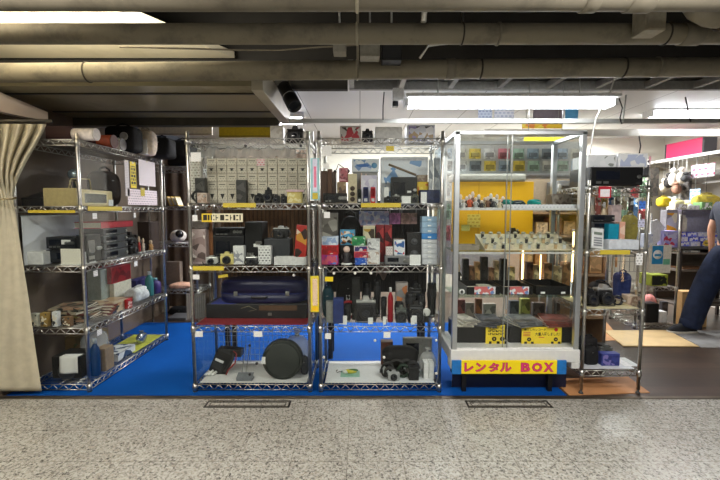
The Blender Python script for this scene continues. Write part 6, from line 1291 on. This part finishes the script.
# wall shelf, pink box and hanging goods on the right wall
zs_ = Z(160, 5.9)
t = thing('wall_shelf_plank', 'long white edged shelf running along the right wall', 'shelf', (4.75, 0, zs_)); part('plank', MB().b2(-.2, .2, 3.9, 6.58, 0, .025), mat((206, 200, 190), .5), t); part('white_edge', MB().b2(-.21, -.2, 3.9, 6.58, -.01, .03), mat((236, 234, 228), .4), t)
for yy in (4.2, 5.3, 6.4): part('bracket', MB().poly([(.2, yy, 0), (-.12, yy, 0), (.2, yy, -.1)], (0, .015, 0)), mat((190, 186, 180), .5), t)
xpk = 4.66; ya, yb_ = xpk * F / (662 - 360), xpk * F / (697 - 360)
t = thing('pink_box', 'large pink box with white label on the right wall shelf', 'box', (xpk + .09, (ya + yb_) / 2, zs_ + .0255), PI / 2); wl = ya - yb_
hp_ = .24; part('box_body', MB().b2(-wl / 2, wl / 2, -.09, .09, 0, hp_, .006), mat((200, 46, 94), .5, 0, .05), t)
part('dark_end', MB().b2(-wl / 2 - .03, -wl / 2, -.092, .092, 0, hp_, .006), mat((40, 38, 42), .5), t)
part('dark_end', MB().b2(wl / 2, wl / 2 + .03, -.092, .092, 0, hp_, .006), mat((40, 38, 42), .5), t)
part('white_label', MB().b2(-wl * .42, -wl * .1, -.0915, -.0895, hp_ * .4, hp_ * .75), TAG, t)
t = solo('slope_board', MB().poly([(4.67, 4.3, 1.72), (4.67, 6.3, 1.72), (4.949, 6.3, 1.9), (4.949, 4.3, 1.9)], (0, 0, .02)), mat((150, 146, 140), .6), 'sloping grey board fixed to the right wall below the shelf', 'board')
def rw(name, label, cat, px0, px1, py0, py1, x, m, d=.01, sub=None):
    y0, y1 = x * F / (px0 - 360), x * F / (px1 - 360); ym = (y0 + y1) / 2; z1, z0 = Z(py0, ym), Z(py1, ym); w = abs(y0 - y1) / 2
    t = thing(name, label, cat, (x, ym, z0), PI / 2); part('face', MB().b2(-w, w, -d, 0, 0, z1 - z0, .002), m, t)
    part('hook', MB().cyl((0, -d / 2, z1 - z0), (0, -d / 2, zs_ - .012 - z0), .003, n=6), STEEL, t)
    if sub: part(*sub(w, d, z1 - z0), t)
    return t
rw('price_banner', 'white banner with red print hung under the wall shelf', 'banner', 688, 711, 164, 177, 4.56, paper((226, 214, 226), (206, 90, 120), .07, .5, .4))
rw('blue_tag', 'pale blue tag with darker print hanging under the wall shelf', 'tag', 688, 698, 189, 201, 4.44, paper((176, 206, 236), (90, 150, 210), .05, .5, .5))
hc = [((206, 196, 176), 'cream'), ((40, 36, 34), 'black'), ((230, 226, 216), 'ivory'), ((150, 110, 90), 'brown'), ((214, 206, 190), 'pale stone'), ((60, 60, 60), 'charcoal')]
for k, (c, n_) in enumerate(hc):
    px = 662 + 4.2 * k; x = 4.49; yy = x * F / (px - 360); z0 = Z([192, 188, 186, 194, 184, 182][k], yy); h = [.2, .22, .26, .18, .24, .14][k]
    t = thing('hanging_toy', '%s hanging toy, %s in the bunch under the wall shelf' % (n_, ['furthest', 'second', 'third', 'fourth', 'fifth', 'nearest'][k]), 'toy', (x, yy, z0), 0, 'hanging toys under the wall shelf')
    part('toy_body', MB().blob((0, 0, h * .36), (.06, .05, h * .36), .9, 16, 10, .15, k), mat(c, .7), t); part('toy_head', MB().blob((0, 0, h * .84), (.04, .04, h * .16), 1, 14, 8), mat(c, .7), t)
    part('cord', MB().cyl((0, 0, h), (0, 0, zs_ - .002 - z0), .002, n=6), WHITE, t)
for k, (px, py0, py1, c, n_) in enumerate(((662, 196, 207, (206, 180, 40), 'bright yellow bag hung under the bunch of toys'), (676, 199, 209, (214, 206, 150), 'pale yellow bag hung beside the bright yellow bag'), (704, 193, 207, (186, 168, 70), 'long mustard bag hung near the pale blue tag'))):
    x = 4.4; yy = x * F / (px - 360); z0 = Z(py1, yy); h = Z(py0, yy) - z0; t = thing('hanging_bag', n_, 'bag', (x, yy, z0)); wv = [.16, .16, .3][k]; k_bag(t, wv, .12, h, c, seed=90 + k, amp=.15)
    part('cord', MB().cyl((0, 0, h), (0, 0, zs_ - .012 - z0), .002, n=6), BLACK, t)
y = 6.1; xl, xh = X(578, y, 1.5), X(652, y, 1.5)
t = thing('grid_rack', 'grey wire grid rack of mixed packs by the far wall corner', 'rack', ((xl + xh) / 2, y + .1, 0)); w = (xh - xl) / 2; g = MB()
for k in range(16): g.cyl((-w + 2 * w * k / 15, 0, .4), (-w + 2 * w * k / 15, 0, 2.15), .004, n=6)
for k in range(12): g.cyl((-w, 0, .4 + .159 * k), (w, 0, .4 + .159 * k), .004, n=6)
part('wire_grid', g, mat((120, 120, 118), .4, .5), t)
for s in (-1, 1): part('upright', MB().b2(s * w - .015, s * w + .015, -.015, .015, 0, 2.18), STEEL, t); part('base_foot', MB().b2(s * w - .02, s * w + .02, -.2, .15, 0, .03), STEEL, t)
mc = [((96, 84, 72), 'brown'), ((176, 60, 64), 'crimson'), ((206, 196, 170), 'beige'), ((50, 50, 54), 'black'), ((70, 120, 170), 'cobalt'), ((150, 144, 134), 'ash grey'), ((190, 160, 70), 'ochre'), ((110, 140, 110), 'sage')]
for q in range(32):
    i, row = q % 8, q // 8; c, n_ = mc[(i * 5 + row * 3 + (i * row) % 2) % 8]; z = (1.86, 1.55, 1.22, .9)[row]; h = .22 + .05 * ((i + row) % 3)
    t = thing('mixed_pack', '%s pack, %s along the %s row of the far wire grid' % (n_, ordn[i], ['top', 'second', 'third', 'lowest'][row]), 'pack', (xl + .08 + (xh - xl - .16) * i / 7, y + .075, z), 0, 'mixed packs on the far wire grid')
    part('pack_card', MB().b2(-.062, .062, 0, .004, 0, h), art([c, [v * .6 for v in c], [min(255, v * 1.3) for v in c], (226, 224, 216)], 24), t); part('blister', MB().b2(-.045, .045, -.03, 0, .02, h * .6, .01), mat([v * .6 for v in c], .3), t)
    part('peg_hook', MB().cyl((0, .004, h - .012), (0, .02, h - .012), .003, n=6), STEEL, t)
for k, (px, py0, py1, c, n_) in enumerate(((652, 168, 196, (70, 62, 56), 'dark brown'), (647, 176, 206, (120, 116, 90), 'moss grey'), (684, 172, 200, (96, 92, 88), 'slate'), (671, 196, 214, (200, 206, 196), 'pale mint'), (683, 203, 213, (206, 200, 120), 'lemon'), (693, 204, 212, (150, 150, 160), 'lavender grey'))):
    x = 4.605; yy = x * F / (px - 360); z0, z1 = Z(py1, yy), Z(py0, yy); t = thing('hung_pack', '%s pack hanging under the right wall shelf' % n_, 'pack', (x, yy, z0), PI / 2 + .3, 'packs under the right wall shelf')
    part('pack_card', MB().b2(-.07, .07, 0, .006, 0, z1 - z0), art([c, [v * .6 for v in c], [min(255, v * 1.25) for v in c]], 22), t); part('blister', MB().b2(-.05, .05, -.03, 0, .02, (z1 - z0) * .55, .01), mat([v * .7 for v in c], .3), t)
    part('cord', MB().cyl((0, .003, z1 - z0), (0, .003, zs_ - .002 - z0), .002, n=6), WHITE, t)
# track spotlight
t = thing('spotlight', 'black cylindrical spotlight hanging from the edge channel', 'spotlight', (X(289, 3.2, 2.2), 3.2, Z(96, 3.2)))
d_ = Vector((.42, -.5, -.75)).normalized(); part('lamp_housing', MB().lathe([(.03, -.13), (.05, -.12), (.052, .0), (.056, .004), (.056, .13), (.05, .13), (.045, .11)], (0, 0, 0), d_, 28), mat((16, 16, 17), .4), t)
part('yoke', MB().tube([(-.0, .06, .0), (-.02, .07, .1), (-.02, .07, 2.52 - Z(96, 3.2))], .008, 8), BLACK, t); part('white_dots', MB().lathe([(.0565, .012), (.0575, .016), (.0565, .02)], (0, 0, 0), d_, 28), mat((200, 200, 200), .4), t)
part('ceiling_plate', MB().b2(-.06, .02, .03, .11, 2.505 - Z(96, 3.2), 2.52 - Z(96, 3.2)), BLACK, t)
# lamp fixtures
def tube_lamp(label, xa, xb, y, z, s, r=.022, drop=0):
    t = thing('ceiling_light', label, 'light', ((xa + xb) / 2, y, z), 0); w = (xb - xa) / 2
    part('light_tube', MB().cyl((-w, 0, 0), (w, 0, 0), r, n=16).cyl((-w, .1, 0), (w, .1, 0), r, n=16), emis((244, 248, 255), s), t)
    part('lamp_housing', MB().b2(-w - .03, w + .03, -.07, .17, .03, (.06 if drop else 2.52 - z), .006), mat((236, 236, 232), .4), t)
    if drop:
        for k in (-.7, .7): part('hanging_rod', MB().cyl((k * w, .05, .06), (k * w, .05, 2.57 - z), .005, n=8), STEEL, t)
    for k in (-1, 1): part('tube_socket', MB().b2(k * (w + .012) - .014, k * (w + .012) + .014, -.03, .13, -.03, .03), WHITE, t)
tube_lamp('long bright fluorescent light above the showcase', X(408, 3.42, 2.3), X(612, 3.42, 2.3), 3.40, Z(103, 3.42), 25, .026, .18)
tube_lamp('bright fluorescent light at the right end of the shop ceiling', X(652, 4.75, 2.45), X(652, 4.75, 2.45) + 1.3, 4.75, Z(114, 4.75), 32)
tube_lamp('added unseen fluorescent light over the aisle end beyond the soffit', -1.9, -.7, 4.95, 2.44, 30)  # added fixture, hidden by the soffit, to light the aisle
g = MB(); pts = [(612, 74), (606, 96), (600, 104), (594, 120), (590, 150), (588, 190), (587, 230), (586, 270)]
solo('power_cable', MB().tube([(X(a, 3.42, 1.8), 3.42, Z(b, 3.42)) for a, b in pts], .006, 8), mat((232, 230, 222), .5), 'white electric cord dropping beside the right showcase post', 'cord')
for k, (pts, c, n_) in enumerate((([(618, 98), (622, 108), (620, 118), (622, 124)], (60, 58, 56), 'dark cable hanging from the grid right of the long light'), ([(625, 95), (624, 108), (623, 123)], (200, 200, 196), 'pale cable hanging beside the dark cable'), ([(684, 97), (688, 112), (691, 122)], (70, 66, 64), 'dark hanger wire near the right ceiling light'), ([(640, 136), (642, 146), (641, 155)], (40, 38, 38), 'short black cable above the white cartons'), ([(384, 92), (383, 106), (383, 120)], (90, 88, 86), 'thin dark wire left of the long light'))):
    solo('hanging_cable', MB().tube([(X(a, 3.76, 2.2), 3.76, Z(b, 3.76)) for a, b in pts], .006, 6), mat(c, .5), n_, 'cable')
t = thing('conduit_box', 'white conduit box with small black plug under the shop ceiling', 'box', (X(398, 3.7, 2.3), 3.7, Z(107, 3.7))); part('casing', MB().b2(-.05, .05, -.03, .03, .05, .16, .004), mat((226, 224, 218), .5), t); part('plug', MB().b2(-.05, .0, -.03, .03, .0, .045, .004), BLACK, t); part('mount', MB().b2(-.006, .006, -.006, .006, .16, 2.52 - Z(107, 3.7)), STEEL, t)
# ================= the person at the right edge
def skin(name, verts, edges, radii, m, parent=None, sub=2, root=0):
    me = bpy.data.meshes.new('mesh'); me.from_pydata(verts, edges, []); o = bpy.data.objects.new(name, me); COL.objects.link(o)
    if parent is not None: o.parent = parent
    sk = o.modifiers.new('skin', 'SKIN'); ly = me.skin_vertices[0].data if me.skin_vertices else None
    if ly is None:
        bm = bmesh.new(); bm.from_mesh(me); bm.verts.layers.skin.verify(); bm.to_mesh(me); bm.free(); ly = me.skin_vertices[0].data
    for i, r in enumerate(radii):
        ly[i].radius = r if isinstance(r, tuple) else (r, r); ly[i].use_root = (i == root)
    sb = o.modifiers.new('smooth', 'SUBSURF'); sb.levels = sb.render_levels = sub
    me.materials.append(m); sk.use_smooth_shade = True; return o
px_, py_ = 4.02, 4.27
P = thing('person', 'person in dark shirt, navy trousers and dark shoes striding at the right edge', 'person', (px_, py_, 0))
SK = mat((206, 156, 128), .55, 0, .08)
V = {'pelvis': (0, 0, .95), 'waist': (-.01, 0, 1.1), 'chest': (-.02, 0, 1.3), 'neck': (-.02, 0, 1.46), 'jaw': (-.06, 0, 1.55), 'head': (-.06, 0, 1.65), 'crown': (-.05, 0, 1.73),
     'lhip': (-.02, .09, .9), 'lknee': (-.24, .07, .51), 'lank': (-.36, .08, .09), 'rhip': (.02, -.09, .9), 'rknee': (.15, -.09, .5), 'rank': (.42, -.1, .13),
     'lsh': (-.02, .19, 1.4), 'lel': (-.05, .25, 1.14), 'lwr': (-.02, .26, .9), 'lpa': (-.02, .26, .82), 'rsh': (-.02, -.19, 1.4), 'rel': (-.15, -.25, 1.13), 'rwr': (-.05, -.27, .9), 'rpa': (-.04, -.27, .82)}
Kk = list(V); ix = {k: i for i, k in enumerate(Kk)}
E_ = [('pelvis', 'waist'), ('waist', 'chest'), ('chest', 'neck'), ('neck', 'jaw'), ('jaw', 'head'), ('head', 'crown'), ('pelvis', 'lhip'), ('lhip', 'lknee'), ('lknee', 'lank'), ('pelvis', 'rhip'), ('rhip', 'rknee'), ('rknee', 'rank'), ('chest', 'lsh'), ('lsh', 'lel'), ('lel', 'lwr'), ('lwr', 'lpa'), ('chest', 'rsh'), ('rsh', 'rel'), ('rel', 'rwr'), ('rwr', 'rpa')]
RR = {'pelvis': .12, 'waist': .115, 'chest': .13, 'neck': .05, 'jaw': .06, 'head': .085, 'crown': .06, 'lhip': .085, 'lknee': .055, 'lank': .04, 'rhip': .085, 'rknee': .055, 'rank': .04, 'lsh': .05, 'lel': .038, 'lwr': .027, 'lpa': .03, 'rsh': .05, 'rel': .04, 'rwr': .028, 'rpa': .03}
skin('body', [V[k] for k in Kk], [(ix[a], ix[b]) for a, b in E_], [RR[k] for k in Kk], SK, P)
JE = mat((24, 34, 58), .8, 0, .3, 14, .3, .9)
tv = [V['pelvis'], (-.02, .09, .9), (-.13, .08, .7), (-.24, .07, .51), (-.31, .075, .30), (-.37, .08, .05), (.02, -.09, .9), (.09, -.09, .7), (.15, -.09, .5), (.29, -.095, .3), (.41, -.1, .14), (0, 0, 1.02)]
skin('trousers', tv, [(0, 1), (1, 2), (2, 3), (3, 4), (4, 5), (0, 6), (6, 7), (7, 8), (8, 9), (9, 10), (0, 11)], [.16, .15, .14, .122, .116, .11, .15, .14, .12, .11, .105, .15], JE, P)
for a in (V['lank'], V['rank']): part('trouser_cuff', MB().lathe([(.098, -.035), (.104, -.03), (.102, .03), (.094, .06)], (a[0] + (.0 if a[0] < 0 else .0), a[1], a[2] + (.01 if a[0] < 0 else .05)), (.12 if a[0] < 0 else -.2, 0, 1), 24), JE, P)
sv = [(0, 0, .9), V['waist'], V['chest'], (-.02, 0, 1.42), V['lsh'], (-.02, .235, 1.22), V['rsh'], (-.10, -.225, 1.24)]
skin('shirt', sv, [(0, 1), (1, 2), (2, 3), (2, 4), (4, 5), (2, 6), (6, 7)], [.15, .14, .155, .075, .075, .068, .075, .068], mat((34, 38, 52), .8, 0, .2, 50), P)
part('hair', MB().blob((-.03, 0, 1.69), (.1, .088, .075), .9, 20, 12, .05, 3), mat((28, 24, 22), .8), P)
part('nose', MB().blob((-.150, 0, 1.62), (.016, .012, .02), 1, 10, 6), SK, P)
for s in (-1, 1):
    part('eye', MB().blob((-.136, s * .032, 1.65), (.008, .011, .006), 1, 10, 6), mat((40, 30, 26), .3), P); part('ear', MB().blob((-.05, s * .088, 1.63), (.02, .008, .03), 1, 10, 6), SK, P)
part('mouth', MB().blob((-.134, 0, 1.572), (.006, .024, .005), 1, 10, 6), mat((170, 100, 92), .5), P)
def hand(o, d, parent):
    o, d = Vector(o), Vector(d).normalized(); sd = Vector((0, 1, 0)); n_ = d.cross(sd).normalized(); vs, es, rs = [o], [], [.024]
    for k in range(4):
        b = o + d * .05 + sd * (.022 - .0147 * k); L_ = [.032, .036, .034, .026][k]; p1 = b + d * L_; p2 = p1 + (d + n_ * .5).normalized() * L_ * .8; p3 = p2 + (d * .5 + n_).normalized() * L_ * .6
        i = len(vs); vs += [b, p1, p2, p3]; es += [(0, i), (i, i + 1), (i + 1, i + 2), (i + 2, i + 3)]; rs += [.010, .009, .008, .007]
    i = len(vs); vs += [o + d * .015 + sd * .03, o + d * .045 + sd * .045 + n_ * .01, o + d * .07 + sd * .042 + n_ * .022]; es += [(0, i), (i, i + 1), (i + 1, i + 2)]; rs += [.011, .009, .008]
    skin('hand', [tuple(v) for v in vs], es, rs, SK, parent, 1)
hand(V['lpa'], (0, 0, -1), P); hand(V['rpa'], (.05, 0, -1), P)
for (a, rz_, lift) in ((V['lank'], 0, 0), (V['rank'], 0, .05)):
    x, y, _ = a; z = lift; pit = roty(-.0 if not lift else .35)
    def outl(k, zz): return [(x - .085 + .165 * math.copysign(abs(math.cos(q)) ** .8, math.cos(q)) * k, y + .054 * math.copysign(abs(math.sin(q)) ** .7, math.sin(q)) * k * (1 if math.cos(q) < 0 else .85), z + zz * (1 if True else 1)) for q in [2 * PI * i / 28 for i in range(28)]]
    m = MB(); m.loft([[m.bm.verts.new(p) for p in outl(1, h_)] for h_ in (.0005, .028)]); s_ = m
    o1 = part('shoe_sole', s_, mat((214, 208, 196), .6), P)
    m = MB(); m.loft([[m.bm.verts.new((p[0] + (h_ - .028) * .5 * (1 if p[0] < x - .02 else 0), p[1], p[2])) for p in outl(k, h_)] for k, h_ in ((.97, .029), (.95, .05), (.72, .085), (.42, .105))]); part('shoe_upper', m, mat((26, 28, 34), .6), P)
# ================= light and camera
def area(name, loc, size, sy, e, col, rot=(0, 0, 0)):
    L = bpy.data.lights.new(name, 'AREA'); L.shape = 'RECTANGLE'; L.size = size; L.size_y = sy; L.energy = e; L.color = col
    o = bpy.data.objects.new(name, L); COL.objects.link(o); o.location = loc; o.rotation_euler = rot; return o
area('corridor_light_front', (1.3, 1.15, 2.3), 1.2, .3, 52, (1, .97, .93), (PI * .03, 0, 0))
area('corridor_light_side', (-1.5, 1.15, 2.3), 1.2, .3, 46, (1, .94, .85), (PI * .03, 0, 0))
area('corridor_light_rear', (.2, -2., 3.06), 3.6, .8, 85, (1, .97, .92))
area('upper_light', (-2.35, 1.9, 2.44), .9, .12, 12, (1, .9, .72), (PI * .75, 0, 0))
area('shop_light', (3.2, 5.9, 2.45), 1.2, .25, 130, (.96, .98, 1))
area('shop_light_middle', (.4, 5.4, 2.45), 1.2, .25, 150, (.98, .98, 1))
area('pipe_gap_light', (-1.75, 2.44, 2.385), 1.6, .03, 22, (1, .93, .76), (PI * .86, 0, 0))
w = bpy.data.worlds.new('world'); SC.world = w; w.use_nodes = True
w.node_tree.nodes['Background'].inputs[0].default_value = (.8, .85, 1, 1); w.node_tree.nodes['Background'].inputs[1].default_value = .06
cam_ = bpy.data.cameras.new('camera'); cam_.lens = 20; cam_.sensor_width = 36; cam_.sensor_fit = 'HORIZONTAL'; cam_.clip_start = .05
co = bpy.data.objects.new('camera', cam_); COL.objects.link(co); co.location = (0, 0, H); co.rotation_euler = (PI / 2 - TH, 0, 0); SC.camera = co
v = SC.view_settings; v.view_transform = 'Standard'; v.look = 'None'; v.gamma = 1; v.exposure = 0.08; v.use_curve_mapping = False
SC.cycles.max_bounces = 10; SC.cycles.transparent_max_bounces = 32; SC.cycles.glossy_bounces = 4; SC.cycles.caustics_reflective = False; SC.cycles.caustics_refractive = False; SC.cycles.sample_clamp_indirect = 6
